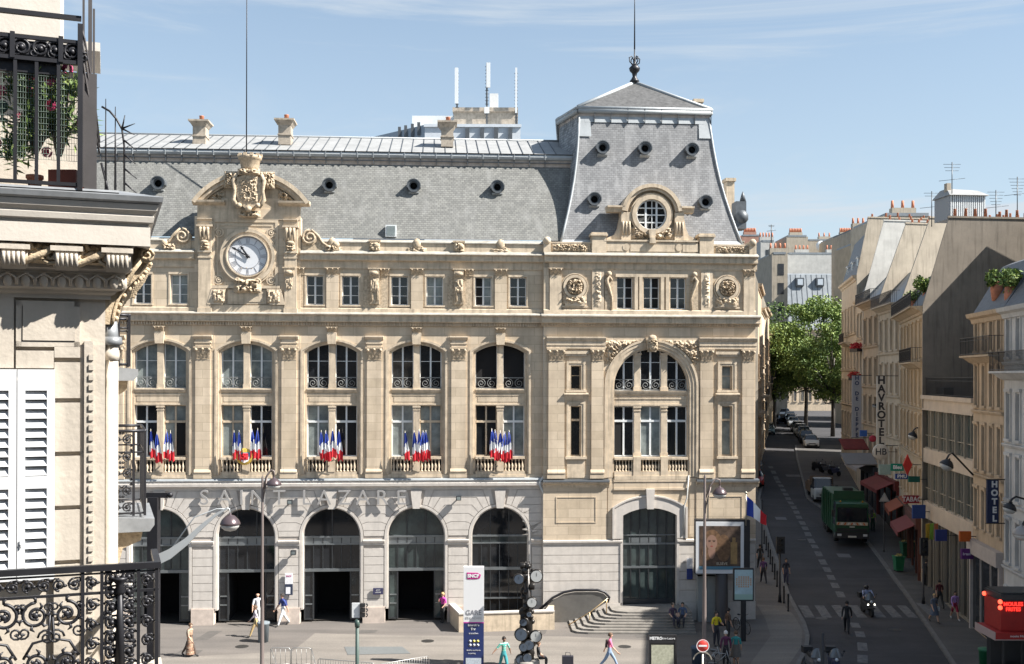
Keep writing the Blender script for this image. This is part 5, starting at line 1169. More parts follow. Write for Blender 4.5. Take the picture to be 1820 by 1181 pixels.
awning(H1,8,13.5,gz(75)+3.5,1.4,colm('dark_red_awning',(.16,.03,.03),rough=.85)); awning(H1,1.0,6.0,gz(80)+3.6,1.3,orgA); awning(H2,.5,8,gz(88)+3.9,1.6,redA); awning(H3,.5,7.5,gz(97)+4.2,1.7,colm('striped_awning',(.35,.30,.28),rough=.85))
# flower boxes
def leafcloud(m,c,r,n,size,rnd,mats=1,sq=(1,1,1),mi0=0):
    for i in range(n):
        while True:
            p=Vector((rnd.uniform(-1,1),rnd.uniform(-1,1),rnd.uniform(-1,1)))
            if p.length<=1: break
        p=Vector((c[0]+p.x*r*sq[0],c[1]+p.y*r*sq[1],c[2]+p.z*r*sq[2])); a=Vector((rnd.gauss(0,1),rnd.gauss(0,1),rnd.gauss(0,1))).normalized(); b=a.orthogonal().normalized(); s_=size*rnd.uniform(.6,1.3)
        b=Matrix.Rotation(rnd.uniform(0,6.28),3,a)@b; cc_=a.cross(b)
        m.add([p-b*s_,p+cc_*s_*.5,p+b*s_,p-cc_*s_*.5],[(0,1,2,3)],mi0+rnd.randrange(mats))
redF=M('red_geraniums',(.45,.015,.02),.7,var=.3); leafA=M('dark_leaves',(.055,.10,.025),.6,spec=.3); leafB=M('mid_leaves',(.11,.17,.04),.6,spec=.3); leafC=M('light_leaves',(.19,.25,.06),.6,spec=.3)
rnd=random.Random(3)
# place boxes by pixel on the facades
def onBL(px,py,off=.5):
    r=ray(px,py); d=45
    while d<140 and r.x*d<BL(d)-off: d+=.05
    p=CAM+r*d; return p
for i,(px,py,lb) in enumerate(((1521,620,'upper red geranium window box on the cream corner house'),(1519,671,'lower red geranium window box on the cream corner house'))):
    p=onBL(px,py); m=MB(); m.box(-.25,.25,-1.1,1.1,-.3,0,0)
    for k in range(8): leafcloud(m,(0,-1+.28*k,.2),.38,40,.12,rnd,1,mi0=1)
    tag(m.build('flower_box',[ironM,redF],None,p),lb,'flower box')
# plants on roof terraces
def plants(px,py,label,r,n,pot=True,mats=None,off=0,d=None,sq=(1,1,1)):
    p=P(px,py,d) if d else onBL(px,py,off); m=MB(); rn=random.Random(px)
    for k in range(6): 
        c=(rn.uniform(-r,r)*sq[0]*.7,rn.uniform(-r,r)*.7*sq[1],rn.uniform(-.2,.5)*r*sq[2]); leafcloud(m,c,r*.55,n//6,.11,rn,3,(1,1,1.1))
    m.lathe([(.25,-r-.5),(.33,-r+.1),(.3,-r*.2)],(0,0,0),10,3)
    for k in range(5): m.tube([(0,0,-r*.6),(rn.uniform(-r,r)*.6,rn.uniform(-r,r)*.6,r*.4)],.02,4,4)
    return tag(m.build('potted_plant',[leafA,leafB,leafC,terra,colm('twig',(.08,.06,.04))],None,p),label,'plant')
plants(1797,505,'bushy yellow-green potted shrub on the roof edge at the upper right',.75,900,d=54)
plants(1772,497,'leafy potted shrub left of the yellow-green one on the right roof edge',.6,700,d=56)
plants(1648,512,'tall green climbing plant beside the lit gable on the roof balcony',.8,900,d=75,sq=(1,1,1.8))
plants(1625,530,'low potted plants behind the dark roof balcony railing',.7,600,d=79)
# ---- row on the left side of the street behind the pavilion
def left_row():
    specs=[(103,116,25.5,1347,W3,'dark house right behind the station pavilion on the left side of the street'),(116,130,24,1360,W2,'second house behind the pavilion with small balconies'),(130,146,25,1375,W3,'third house on the left of the street reaching the tree'),(146,164,22.5,1392,W2,'farthest low house at the left of the trees')]
    for i,(a,b,z,px,wm,lb) in enumerate(specs):
        X=lambda Y:.2275*Y+.0000+(Y-103)*.0011*Y*.22
        z0=gz(a)-1
        haus(lb,'building',(X(a),a),(X(b),b),z-3,z,[(z0+2,z0+4),(z0+5.4,z0+7.4),(z0+8.6,z0+10.6),(z0+11.8,z0+13.8)],5,wm,GB,roof=zincR,setback=1.6,depth=10,zb=z0,balc=((2,9,z0+8.4),),ww=.42,chim='near far',pots=(7,))
left_row()
# ---- end of the street : zinc roofed block and roofscape
X0=P(1393,560,205); X1=P(1515,560,205)
blk_=haus('large grey zinc mansard block behind the big tree at the end of the street','building',(X0.x,205),(X1.x,205),22.5,33.3,[(9,11),(12.5,14.5),(16,18),(19,21)],9,W2,GW,roof=zincR,setback=3.0,depth=14,zb=5,shear=0,ww=.4,chim='far near',pots=(5,),gtop=.3)
sm=MB()
for px in (1427,1463): 
    p=P(px,500,205); x=p.x-X0.x; z=p.z; sm.box(x-.75,x+.75,1.9,2.8,z-.8,z+.8,0); sm.box(x-.5,x+.5,1.85,1.9,z-.55,z+.55,1)
for k in range(14): x=(X1.x-X0.x)*k/13; sm.hexa([(x-.05,-.05,22.6),(x+.05,-.05,22.6),(x+.05,.1,22.6),(x-.05,.1,22.6)],[(x-.05,2.95,33.3),(x+.05,2.95,33.3),(x+.05,3.1,33.3),(x-.05,3.1,33.3)],2)
sm.build('roof_windows',[zincD,colm('sky_pane',(.5,.55,.6),rough=.1),zincD],blk_)
def farhouse(x0,x1,yt,yb,d,mat,label,pots=6,dep=12,roof=None,slope=0,win=1):
    a=P(x0,yt,d); b=P(x1,yt,d); zb=5; e=empty('distant_house',(a.x,d,0),0,label,'building','distant houses above the street end'); L_=b.x-a.x
    m=MB(); m.box(0,L_,0,dep,zb,a.z-slope); m.build('wall',mat,e)
    rn=random.Random(int(x0))
    for k in range(max(1,int(L_/6))):
        cx=L_*(k+.5)/max(1,int(L_/6)); c=MB(); c.box(cx-1.4,cx+1.4,1,2,a.z-slope,a.z+1.1); 
        for j in range(pots): c.lathe([(.2,0),(.15,.9)],(cx-1.2+2.4*j/max(1,pots-1),1.5,a.z+1.1),6,1)
        c.build('chimney_stack',[mat,potM],e)
    r=MB(); r.box(.3,L_-.3,-.05,dep,a.z-slope-.02,a.z-slope+.35); r.build('roof',roof or zincR,e)
    w_=MB()
    if not win: return
    for k in range(max(1,int(L_/3))):
        for q in range(3): x=1.5+3*k; w_.box(x-.5,x+.5,-.04,.02,a.z-3.5-3.2*q,a.z-1.6-3.2*q)
    w_.build('window_rows',winD,e)
farhouse(1318,1352,420,520,240,BR,'distant brick house with a red chimney line, just right of the tower',8)
farhouse(1352,1378,430,520,215,GW,'distant whitish house with a light gable, second from the tower',5)
farhouse(1372,1400,452,560,180,GB,'distant tan house nearest above the left street row',4)
farhouse(1398,1436,421,520,235,GB,'distant tan house with a wide chimney stack left of the round dish',8,win=0)
farhouse(1436,1500,428,520,250,GB,'wide distant tan gable wall carrying the round dish',3,win=0)
farhouse(1400,1512,452,520,222,GW,'long white wall with paint flakes right above the zinc mansard block',4,win=0)
farhouse(1485,1530,421,520,225,GB,'distant tan house with red pots left of the rising chimney walls',8)
farhouse(1518,1552,408,520,170,GB,'small tan house with a dark roof and tall pipes beside the white gables',4,roof=slateR)
farhouse(1570,1655,384,470,125,GB,'tan attic wall under a low blue roof, above the tan gables',3,roof=zincR,win=0)
farhouse(1528,1545,430,520,155,W3,'slim distant house in front of the white gables',3)
p=P(1460,438,247); m=MB(); m.lathe([(0,.25),(1.0,.1),(1.25,-.15),(1.2,-.2),(0,.0)],(0,0,0),20,0,'y'); m.box(-.1,.1,.0,.3,-3,-.9); tag(m.build('satellite_dish',colm('pale_dish',(.6,.65,.68)),None,p),'round white satellite dish on the distant tan wall','dish')
# cabin on the roof at upper right with pots
p=P(1688,381,74); e=empty('roof_cabin',p,R(5),'white slatted roof cabin with a corrugated roof and a small chimney above the pots','cabin'); m=MB()
m.box(0,2.55,0,2.2,-.3,1.35); 
for k in range(17): m.box(.05+.15*k,.12+.15*k,-.04,.0,-.3,1.3,1)
m.build('wall',[colm('cabin_grey',(.30,.31,.32)),whiteP],e); m=MB()
m.hexa([(-.1,-.2,1.3),(2.75,-.2,1.3),(2.75,2.4,1.3),(-.1,2.4,1.3)],[(.1,.6,1.85),(2.3,.6,1.75),(2.3,1.6,1.75),(.1,1.6,1.85)]); m.build('roof',zincW,e)
m=MB(); m.box(.0,.3,.4,.8,1.6,2.2); m.build('chimney',GB,e)
def antenna(px,py,d,h,label,bars=5,kind=0):
    p=P(px,py,d); m=MB(); m.tube([(0,0,-1),(0,0,h)],.03*d/70,5)
    for i in range(bars): z=h-.15-.22*i; w_=.6-.07*i; m.tube([(-w_,0,z),(w_,0,z)],.013*d/70,4)
    m.tube([(-.9,0,h-1.3),(.9,0,h-1.1)],.014*d/70,4)
    tag(m.build('antenna',steelD,None,p),label,'antenna')
antenna(1692,334,74,1.75,'tall thin television antenna on the roof cabin chimney',3)
antenna(1770,376,76,1.5,'branching television antenna right of the roof cabin',5)
antenna(1808,382,74,2.6,'tallest antenna at the upper right edge',6)
antenna(1656,380,82,1.7,'small angled antenna beside the white vent box',2)
antenna(1371,423,215,2.6,'thin far antenna above the distant whitish house',2)
# ---- office slab with aerials behind the station
e=empty('office_block',(0,0,0),0,'white office slab with a concrete rooftop box behind the station roof','office building')
d=110; m=MB(); a=P(755,222,d); b=P(925,222,d); c=P(628,247,118)
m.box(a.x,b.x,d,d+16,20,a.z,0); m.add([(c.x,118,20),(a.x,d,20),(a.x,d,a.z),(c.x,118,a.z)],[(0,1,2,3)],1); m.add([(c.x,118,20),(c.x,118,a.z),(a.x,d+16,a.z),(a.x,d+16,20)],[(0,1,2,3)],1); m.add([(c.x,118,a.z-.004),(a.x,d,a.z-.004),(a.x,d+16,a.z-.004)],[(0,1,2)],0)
m.box(a.x-.1,b.x+.1,d-.15,d,a.z-.25,a.z+.05,0)
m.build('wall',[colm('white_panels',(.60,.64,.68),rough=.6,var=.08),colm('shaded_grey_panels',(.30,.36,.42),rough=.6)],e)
for px in (831,857,882,907): q=P(px,240,d); m=MB(); m.box(q.x-.2,q.x+.2,d-.45,d-.001,q.z-.9,q.z+.7); m.build('window',zincD,e)
for px in (711,723,736,748): 
    q=P(px,240,d+3); m=MB(); t_=(a.x-q.x)/(a.x-c.x); yy=d+8*t_; m.box(q.x-.15,q.x+.15,yy-.3,yy-.05,q.z-.6,q.z+.7); m.build('window',zincD,e)
m=MB(); a=P(807,192,d+2); b=P(918,192,d+2); z=a.z; zb_=P(807,222,d).z
m.box(a.x,b.x,d+2,d+9,zb_-.5,z-.4); m.box(a.x-.15,b.x+.15,d+1.8,d+9.2,z-.4,z); m.build('rooftop_box',colm('raw_concrete',(.42,.36,.29),var=.3,streak=.3),e)
m=MB(); q=P(734,210,d+6); m.box(q.x,q.x+5,d+5,d+7,zb_-.2,q.z+.0); m.build('roof_vent_box',whiteP,e)
def mast(px,yt,yb,lb,panels):
    t_=P(px,yt,d+1.5); bz=P(px,yb,d+1.5).z; m=MB(); m.tube([(0,0,0),(0,0,t_.z-bz)],.09,6)
    H_=t_.z-bz
    for k in range(int(H_/.35)): m.box(-.18,.18,-.05,.05,.35*k,.35*k+.05)
    for (x,w_,z0,z1) in panels: m.box(x-w_/2,x+w_/2,-.3,-.1,H_*z0,H_*z1,1)
    tag(m.build('phone_mast',[zincD,colm('white_antenna_panel',(.75,.77,.78),rough=.4)],None,(t_.x,d+1.5,bz)),lb,'phone mast')
mast(812.5,122,192,'left phone mast with a white panel on the office block',((-.05,.35,.1,1),))
mast(865.5,113,222,'tallest middle phone mast with a white panel on the office block',((.15,.4,.6,1),(.0,.5,.18,.28)))
mast(917.5,122,222,'right grey phone mast on the office block',((.0,.2,.2,1),))
m=MB(); q=P(878,180,d+5); m.box(-.45,.45,-.4,.4,-.8,.7); tag(m.build('rooftop_vent',whiteP,None,q),'white box vent on the office block roof beside the middle mast','vent')
# ---- trees of the square
def tree(base,h,cr,label,seed,nleaf=9000,ls=.30,z0=.36):
    rn=random.Random(seed); e=empty('leafy_tree',base,0,label,'tree','leafy trees in the square'); t=MB()
    t.tube([(0,0,-.3),(.1,.05,h*.22),(.0,.1,h*.45),(.2,0,h*.7)],[.32,.24,.17,.08],8)
    cz=h*(1+z0)/2; rz_=h*(1-z0)/2; cl=[]; N_=64
    for i in range(N_):
        while True:
            p=Vector((rn.uniform(-1,1),rn.uniform(-1,1),rn.uniform(-1,1)))
            if .35<p.length<=1: break
        if rn.random()<.35: p=p.normalized()*rn.uniform(.85,1.08)
        c=Vector((p.x*cr*.92,p.y*cr*.92,cz+p.z*rz_*.92)); cl.append(c)
        if i%3==0: t.tube([(0.05,.05,h*.25+c.z*.15),(c.x*.5,c.y*.5,c.z*.8),tuple(c)],[.12,.07,.02],5)
    t.build('trunk',colm('grey_bark',(.07,.06,.05),var=.3),e)
    m=MB()
    for c in cl:
        k=rn.choice((0,1,1,2)); leafcloud(m,c,cr*rn.uniform(.15,.32),nleaf//N_,ls,rn,2,(1.2,1.2,.7),min(k,1))
    m.build('crown',[leafA,leafB,leafC],e); return e
def basept(px,d): r=ray(px,700); return (r.x*d,d,gz(d)-.1)
tree(basept(1432,150),19.0,6.8,'largest rounded bright green tree over the end of the street',1,34000,.20,.25)
tree(basept(1376,156),15.5,5.2,'lower green tree at the left of the square',3,12000,.21,.26)
tree(basept(1480,141),14.6,4.2,'green tree beside the corner house with red flowers',2,10000,.20,.28)
tree(basept(1352,166),12.5,4.2,'small dark tree just right of the station pavilion',5,7000,.22,.3)
# ================= near corner building at the left
AL=R(20.6); C0=P(187,600,10.5); C0.z=0
LB=empty('corner_apartment_building',(C0.x,C0.y,0),AL,'sunlit cream apartment building close at the left edge, with heavy modillion cornice and white shutters','building')
LM=Matrix.Translation((C0.x,C0.y,0))@Matrix.Rotation(AL,4,'Z'); LI=LM.inverted(); LC=LI@CAM
def SL(px,py,n=0):
    d=LI.to_3x3()@ray(px,py); k=(-n-LC.y)/d.y; p=LC+d*k; return p.x,p.z
cream=M('cream_painted_stone',(.46,.41,.345),.85,var=.10,vs=2.5,bump=.25,bs=18,streak=.12)
creamT=M('bright_cornice_paint',(.50,.46,.405),.75,var=.06,vs=5,bump=.1,bs=30)
gold=M('weathered_tan_carving',(.42,.33,.22),.9,var=.35,vs=9,bump=.5,bs=40)
shutW=M('white_shutter_paint',(.60,.61,.62),.5,var=.03,vs=8)
leadG=M('grey_lead_gutter',(.24,.25,.26),.5,metal=.3,var=.25,vs=3)
def zl_(y,n=0,px=90): return SL(px,y,n)[1]
def xl_(px,n=0,y=650): return SL(px,y,n)[0]
w_=MB()
w_.box(-7,0,0,.5,-.5,zl_(530)); w_.box(-7,0,.0,.5,zl_(530),zl_(345)); w_.box(-.5,0,.5,7,-.5,zl_(345)); w_.box(-7,-.5,.5,7,-.5,zl_(400))
w_.build('wall',cream,LB)
t=MB()
# corner strip, quoins and panels
t.box(xl_(143),-.0,-.035,0,-.4,zl_(612)); 
qs=[(612,640),(640,712),(712,807),(807,903),(903,1000),(1000,1100),(1100,1200),(1200,1300),(1300,1420)]
for a,b in qs: t.box(xl_(97),xl_(142.5),-.05,0,zl_(b)+.022,zl_(a)-.022)
for px0,px1,y0,y1 in ((29,142,536,617),):
    a,b,c,d=xl_(px0),xl_(px1),zl_(y1),zl_(y0)
    for (u,v,p,q) in ((a,b,c,c+.05),(a,b,d-.05,d),(a,a+.05,c,d),(b-.05,b,c,d)): t.box(u,v,-.05,0,p,q)
    t.box(xl_(41),xl_(134),-.06,0,zl_(606),zl_(545))
t.box(xl_(29),xl_(96),-.05,0,zl_(655),zl_(624)); t.box(-7,xl_(25),-.045,0,zl_(655),zl_(531)); t.box(xl_(150),xl_(166),-.06,0,-.4,zl_(606)); 
for k in range(30): t.box(xl_(158),xl_(166.5),-.075,-.06,zl_(640+18*k),zl_(630+18*k))
t.build('quoins_and_panels',cream,LB)
# cornice: profile swept along front and side
prof=[(.0,zl_(531)),(.05,zl_(531)),(.05,zl_(524)),(.09,zl_(520)),(.10,zl_(516)),(.16,zl_(513)),(.17,zl_(487)),(.24,zl_(480)),(.24,zl_(477)),(.24,zl_(440)),(.28,zl_(433))]
profc=[(.28,zl_(434)),(.40,zl_(431,.4)),(.40,zl_(397,.4)),(.38,zl_(395,.4)),(.39,zl_(391,.4)),(.425,zl_(388,.4)),(.435,zl_(378,.4)),(.42,zl_(375,.4)),(.43,zl_(373,.4)),(.46,zl_(366,.45)),(.475,zl_(355,.45)),(.28,zl_(351,.45))]
gutt=[(.28,zl_(352,.7)),(.475,zl_(352.5,.5)),(.505,zl_(349,.5)),(.515,zl_(340,.5)),(.48,zl_(338,.5)),(.1,zl_(326,.3)),(-.2,zl_(326,.3)),(-.2,zl_(350))]
def sweep(m,pr,mi=0,xe=-7,ye=7):
    n=len(pr); vs=[]
    for (o,z) in pr: vs.append((xe,-o,z))
    for (o,z) in pr: vs.append((o,-o,z))
    for (o,z) in pr: vs.append((o,ye,z))
    fs=[[s_*n+i,s_*n+(i+1)%n,(s_+1)*n+(i+1)%n,(s_+1)*n+i] for s_ in (0,1) for i in range(n)]
    m.add(vs,fs,mi)
c=MB(); sweep(c,prof+[(-.1,zl_(433))],0); c.build('architrave',cream,LB)
c=MB(); sweep(c,profc,0); c.build('cornice',creamT,LB)
c=MB(); sweep(c,gutt,0); c.hexa([(-7,-.44,zl_(337,.4)),(.12,-.44,zl_(337,.4)),(.12,.1,zl_(337,.4)),(-7,.1,zl_(337,.4))],[(-7,-.43,zl_(333,.4)),(.11,-.43,zl_(333,.4)),(.11,.1,zl_(326,.4)),(-7,.1,zl_(326,.4))]); c.build('gutter',leadG,LB)
# leaf frieze
c=MB(); k=int(7/.155)
for i in range(k):
    x=.08-.155*i; c.ball((x,-.17,zl_(500)),.062,8,0,.75,.6,1.25); c.tube([(x-.075,-.17,zl_(510)),(x-.07,-.2,zl_(498)),(x,-.21,zl_(490)),(x+.07,-.2,zl_(498)),(x+.075,-.17,zl_(510))],.012,4)
for i in range(30):
    y=-.05+.155*i; c.ball((.17,y,zl_(500)),.062,6,0,.6,.75,1.25)
c.box(-7,.18,-.185,-.1,zl_(489),zl_(486)); c.build('leaf_frieze',cream,LB)
# modillions
def modillion(x,side=0):
    m=MB(); w=.10; z0=zl_(476,.4); z1=zl_(432,.5); n=14
    pr=[(.24,z0),(.30,z0-.01),(.40,z0+.05),(.50,z0+.05),(.585,z0+.03),(.60,z0+.09),(.585,z0+.15),(.58,z1),(.24,z1)]
    pr=[(.24+(o-.24)*.38,z) for o,z in pr]
    if side: 
        vs=[(o,x-w,z) for o,z in pr]+[(o,x+w,z) for o,z in pr]; q=len(pr)
        m.add(vs,[[i,(i+1)%q,q+(i+1)%q,q+i] for i in range(q)]+[list(range(q)),[2*q-1-i for i in range(q)]])
        return m
    m.prismx([(-o,z) for o,z in pr],x-w,x+w)
    for i in range(5): xx=x-w+.2*(i+.5)/5; m.tube([(xx,-.37,z0+.02),(xx,-.385,z0+.09),(xx,-.378,z1-.08)],.018,5)
    m.box(x-w-.04,x+w+.04,-.392,-.24,z1-.055,z1-.01)
    for s_ in (-1,1):
        m.tube([(x+s_*(w+.0),-a,z) for a,z in [(.25,z0+.02),(.28,z0+.13),(.31,z0+.17),(.335,z0+.12),(.33,z0+.08)]],.022,5)
    return m
for px in (20,117,218-9,-75): modillion(xl_(px,.6,450)).build('modillion',cream,LB)
for j in range(6): modillion(.9+.62*j,1).build('modillion',gold,LB)
for i,px in enumerate((62,162)):   # carved scroll coffers between the modillions
    m=MB(); x=xl_(px,.3,455); m.tube([(x-.2,-.30,zl_(470)),(x-.1,-.34,zl_(474)),(x+.1,-.34,zl_(455)),(x+.2,-.32,zl_(440))],.035,6)
    m.tube(spiral((x-.12,zl_(450)),.10,1.5,0,1,14,-.32),.022,5); m.tube(spiral((x+.14,zl_(462)),.08,1.5,PI,1,14,-.32),.02,5); m.relief(x-.22,x+.22,zl_(474),zl_(438),-.26,.08,i,14,10); m.build('carved_scroll',gold,LB)
# big corner console
m=MB()
zt_2=zl_(440,.5); 
def bez(t): # profile of the console from wall to the corner of the cornice
    a=Vector((.05,zl_(575))); b=Vector((.10,zl_(485))); c_=Vector((.30,zl_(500,.4))); d_=Vector((.395,zl_(440,.4)))
    return a*(1-t)**3+b*3*t*(1-t)**2+c_*3*t*t*(1-t)+d_*t**3
pp=[bez(i/16) for i in range(17)]
for j in range(26):      # fluted leaves side by side along the side wall
    y0=.02+.062*j; w=.028; q=[(p.x,y0-w,p.y) for p in pp]+[(p.x,y0+w,p.y) for p in pp]; n=17
    fs=[[i,i+1,n+i+1,n+i] for i in range(n-1)]
    m.add(q,fs); m.tube([(p.x+.012,y0,p.y+.0) for p in pp],.022,5)
for i in range(16):
    p=pp[i]; 
    for j in range(14): 
        if (i+j)%2: m.ball((p.x+.04,.1+.12*j,p.y-.02),.026,5)
side=[(p.x,p.y) for p in pp]+[(.395,zl_(433)),(.0,zl_(433)),(.0,zl_(575))]
m.prism(side,-.0,.06); m.lathe([(.075,-.05),(.075,.05)],(.375,-.02,zl_(440,.4)),14,0,'y'); m.tube(spiral((.375,zl_(440,.4)),.07,1.5,0,1,12,-.08),.014,4)
m.prism(side,1.6,1.66)
m.tube([(.0,-.02,zl_(505)),(.2,-.04,zl_(500)),(.24,-.05,zl_(478)),(.34,-.05,zl_(452))],.035,6)
m.build('corner_console',gold,LB)
# shutters 
def shutter(px0,px1,name='shutter'):
    x0,x1=xl_(px0,.1),xl_(px1,.1); z1=zl_(657,.1); z0=zl_(1030,.1); m=MB(); st=.068; yb=-.10
    m.box(x0,x0+st,yb,yb+.04,z0,z1); m.box(x1-st,x1,yb,yb+.04,z0,z1); m.box(x0+st,x1-st,yb,yb+.04,z1-.20,z1); 
    zm0,zm1=zl_(868,.1),zl_(846,.1); m.box(x0+st,x1-st,yb,yb+.04,zm0,zm1); m.box(x0+st,x1-st,yb,yb+.04,z0,z0+.1)
    m.box(x0+st,x1-st,yb+.034,yb+.04,z0,z1,1)
    pitch=16.2/183
    for a,b in ((zm1,z1-.20),(z0+.1,zm0)):
        n=int((b-a)/pitch)
        for i in range(n):
            z=a+(b-a)*(i+.5)/n; h=(b-a)/n
            m.hexa([(x0+st,yb-.002,z-h*.42),(x1-st,yb-.002,z-h*.42),(x1-st,yb+.03,z+h*.30),(x0+st,yb+.03,z+h*.30)],[(x0+st,yb+.004,z-h*.34),(x1-st,yb+.004,z-h*.34),(x1-st,yb+.034,z+h*.40),(x0+st,yb+.034,z+h*.40)])
    m.ball((x0+.03,yb-.01,zl_(965,.1)),.012,6); m.tube([(x0+.03,yb-.012,zl_(958,.1)),(x0+.03,yb-.012,zl_(972,.1))],.006,5)
    return m.build(name,[shutW,M('shutter_gap',(.25,.26,.27),.9) if not bpy.data.materials.get('shutter_gap') else bpy.data.materials['shutter_gap']],LB)
shutter(31,97.5); shutter(-36,29.5); shutter(-103,-38)
# downpipe
m=MB(); x=.06; 
m.tube([(x,.10,zl_(610)),(x,.10,-.4)],.062,10); m.lathe([(.07,0),(.075,.05),(.07,.1)],(x,.10,zl_(640)),10); m.tube([(x-.02,.10,zl_(570)),(x,.10,zl_(612))],.07,10,1); m.lathe([(.09,0),(.10,.03),(.09,.08)],(x,.1,zl_(612)),10,1)
m.build('downpipe',[cream,leadG],LB)
# ironwork helper
def scrollwork(m,x0,x1,z0,z1,y,r,cells,th=.012,big=1,flip=0):
    for i in range(cells):
        xa=x0+(x1-x0)*i/cells; xb=x0+(x1-x0)*(i+1)/cells; cx=(xa+xb)/2; w=(xb-xa)/2; s_=1 if (i+flip)%2 else -1
        hh=(z1-z0)/2; R_=min(w,hh)*.88; cz=(z0+z1)/2
        m.tube(spiral((cx,cz),R_,1.75,PI/2*s_,s_,26,y,.12),th,5,flat=1.0)
        m.tube([(cx+s_*R_*.0,y,cz+R_),(cx+s_*R_*.7,y,cz+R_*1.05),(xb if s_>0 else xa,y,cz+R_*.6)],th*.8,4)
        m.ball((cx,y,cz),th*2.0,6); 
        for q in range(3): a=q*2.1+i; m.ball((cx+R_*.75*math.cos(a),y,cz+R_*.75*math.sin(a)),th*1.5,5,0,1.6,.8,1)
        if big:
            for sg in (-1,1): m.tube(spiral((cx+sg*w*.72,cz-sg*s_*hh*.72),R_*.28,1.3,sg,sg,12,y,.2),th*.75,4)
def dscroll(m,x0,x1,z0,z1,y,cells):
    for i in range(cells):
        xa=x0+(x1-x0)*i/cells; xb=x0+(x1-x0)*(i+1)/cells; w=xb-xa; h=z1-z0; s_=1 if i%2 else -1; cx=(xa+xb)/2
        R_=min(w*.46,h*.30); c1=(cx,z1-R_-.02); c2=(cx,z0+R_*.9)
        for c,r,a,sg in ((c1,R_,PI/2*1,s_),(c2,R_*.85,-PI/2,s_)):
            m.tube(spiral(c,r,1.5,a,sg,30,y,.25),.016,6)
            for q in range(7):      # acanthus leaves along the scroll
                b=a+q*.95; rr_=r*(1-.75*q*.95/(2*PI*1.5)); x=c[0]+sg*rr_*math.cos(b); z=c[1]+rr_*math.sin(b); t_=b+PI/2
                m.tube([(x,y,z),(x+sg*.035*math.cos(b),y-.01,z+.035*math.sin(b)),(x+sg*(.05*math.cos(b)+.035*math.cos(t_)),y,z+.05*math.sin(b)+.035*math.sin(t_))],[.014,.016,.004],5)
            m.ball((c[0],y,c[1]),.03,8,0,1,.7,1)
            for k in range(5): m.ball((c[0]+.036*math.cos(k*1.257),y,c[1]+.036*math.sin(k*1.257)),.016,5)
        m.tube([(cx+s_*R_,y,c1[1]),(cx+s_*R_*.9,y,(c1[1]+c2[1])/2),(cx-s_*R_*.2,y,(c1[1]+c2[1])/2-.03),(cx-s_*R_*.85,y,c2[1]+.05)],.014,5)
        for sx,sz in ((-1,1),(1,1),(-1,-1),(1,-1)):
            m.tube(spiral((cx+sx*w*.40,(z1 if sz>0 else z0)-sz*.07),.05,1.3,-sz*PI/2,sx,12,y,.25),.009,4)
        m.tube(spiral((cx+s_*w*.36,(z0+z1)/2),.075,1.5,0,-s_,16,y,.2),.011,5); m.tube(spiral((cx-s_*w*.38,(z0+z1)/2+.05),.06,1.4,PI,s_,14,y,.2),.010,5)
# near lower balcony
NB=empty('iron_balcony'); NB.parent=LB
nb=.62
def xn(px,n=nb,y=1080): return SL(px,y,n)[0]
def zn_(y,px=180,n=nb): return SL(px,y,n)[1]
zT=zn_(1004); zT2=zn_(1015); zM=zn_(1054); 
m=MB(); X1=xn(280); zB=zT-1.02
m.box(-7,X1+.015,-nb-.03,-nb+.03,zT2,zT); m.box(-7,X1,-nb-.012,-nb+.012,zM-.012,zM+.012); m.box(-7,X1,-nb-.012,-nb+.012,zB,zB+.03); m.box(-7,X1,-nb-.014,-nb+.014,zT2-.03,zT2-.015)
for px in (147,181,246,278,-20,-140): x=xn(px); m.box(x-.015,x+.015,-nb-.018,-nb+.018,zB,zT2)
m.box(X1-.03,X1+.03,-nb,.2,zT2,zT-.004); m.box(X1-.01,X1+.01,-nb,.2,zM-.01,zM+.01)
m.build('rail_frame',ironM,NB)
m=MB(); scrollwork(m,xn(-20),xn(146),zM+.015,zT2-.03,-nb,.1,6,.011,0); dscroll(m,xn(-22),xn(146),zB+.05,zM-.03,-nb,3)
for a,b,k in ((147,181,1),(246,278,1)):
    scrollwork(m,xn(a)+.02,xn(b)-.02,zM+.02,zT2-.03,-nb,.1,1,.011,0)
    for j in range(4): h=(zM-zB-.05)/4; scrollwork(m,xn(a)+.02,xn(b)-.02,zB+.03+h*j,zB+.03+h*(j+1),-nb,.1,1,.011,0,j)
rn=random.Random(8)
for j in range(7):
    h=(zT2-zB)/7; scrollwork(m,xn(182)+.01,xn(245)-.01,zB+h*j,zB+h*(j+1),-nb,.1,2,.014,1,j)
m.tube([(xn(213),-nb-.01,zB),(xn(213),-nb-.01,zT2-.12)],[.05,.02],8); m.lathe([(.02,0),(.06,.04),(.03,.1),(.07,.15),(.075,.17)],(xn(213),-nb,zT2-.24),10)
dscroll(m,xn(-140),xn(-22),zB+.05,zM-.03,-nb,2)
for j in range(5): y=-nb+.15*j+.07; m.tube([(X1,y,zB),(X1,y+.05,(zB+zM)/2),(X1,y,zM)],.012,4)
m.build('scroll_panels',ironM,NB)
m=MB(); m.box(-7,X1+.06,-nb-.08,0,zB-.16,zB-.03); m.build('floor_slab',cream,NB)
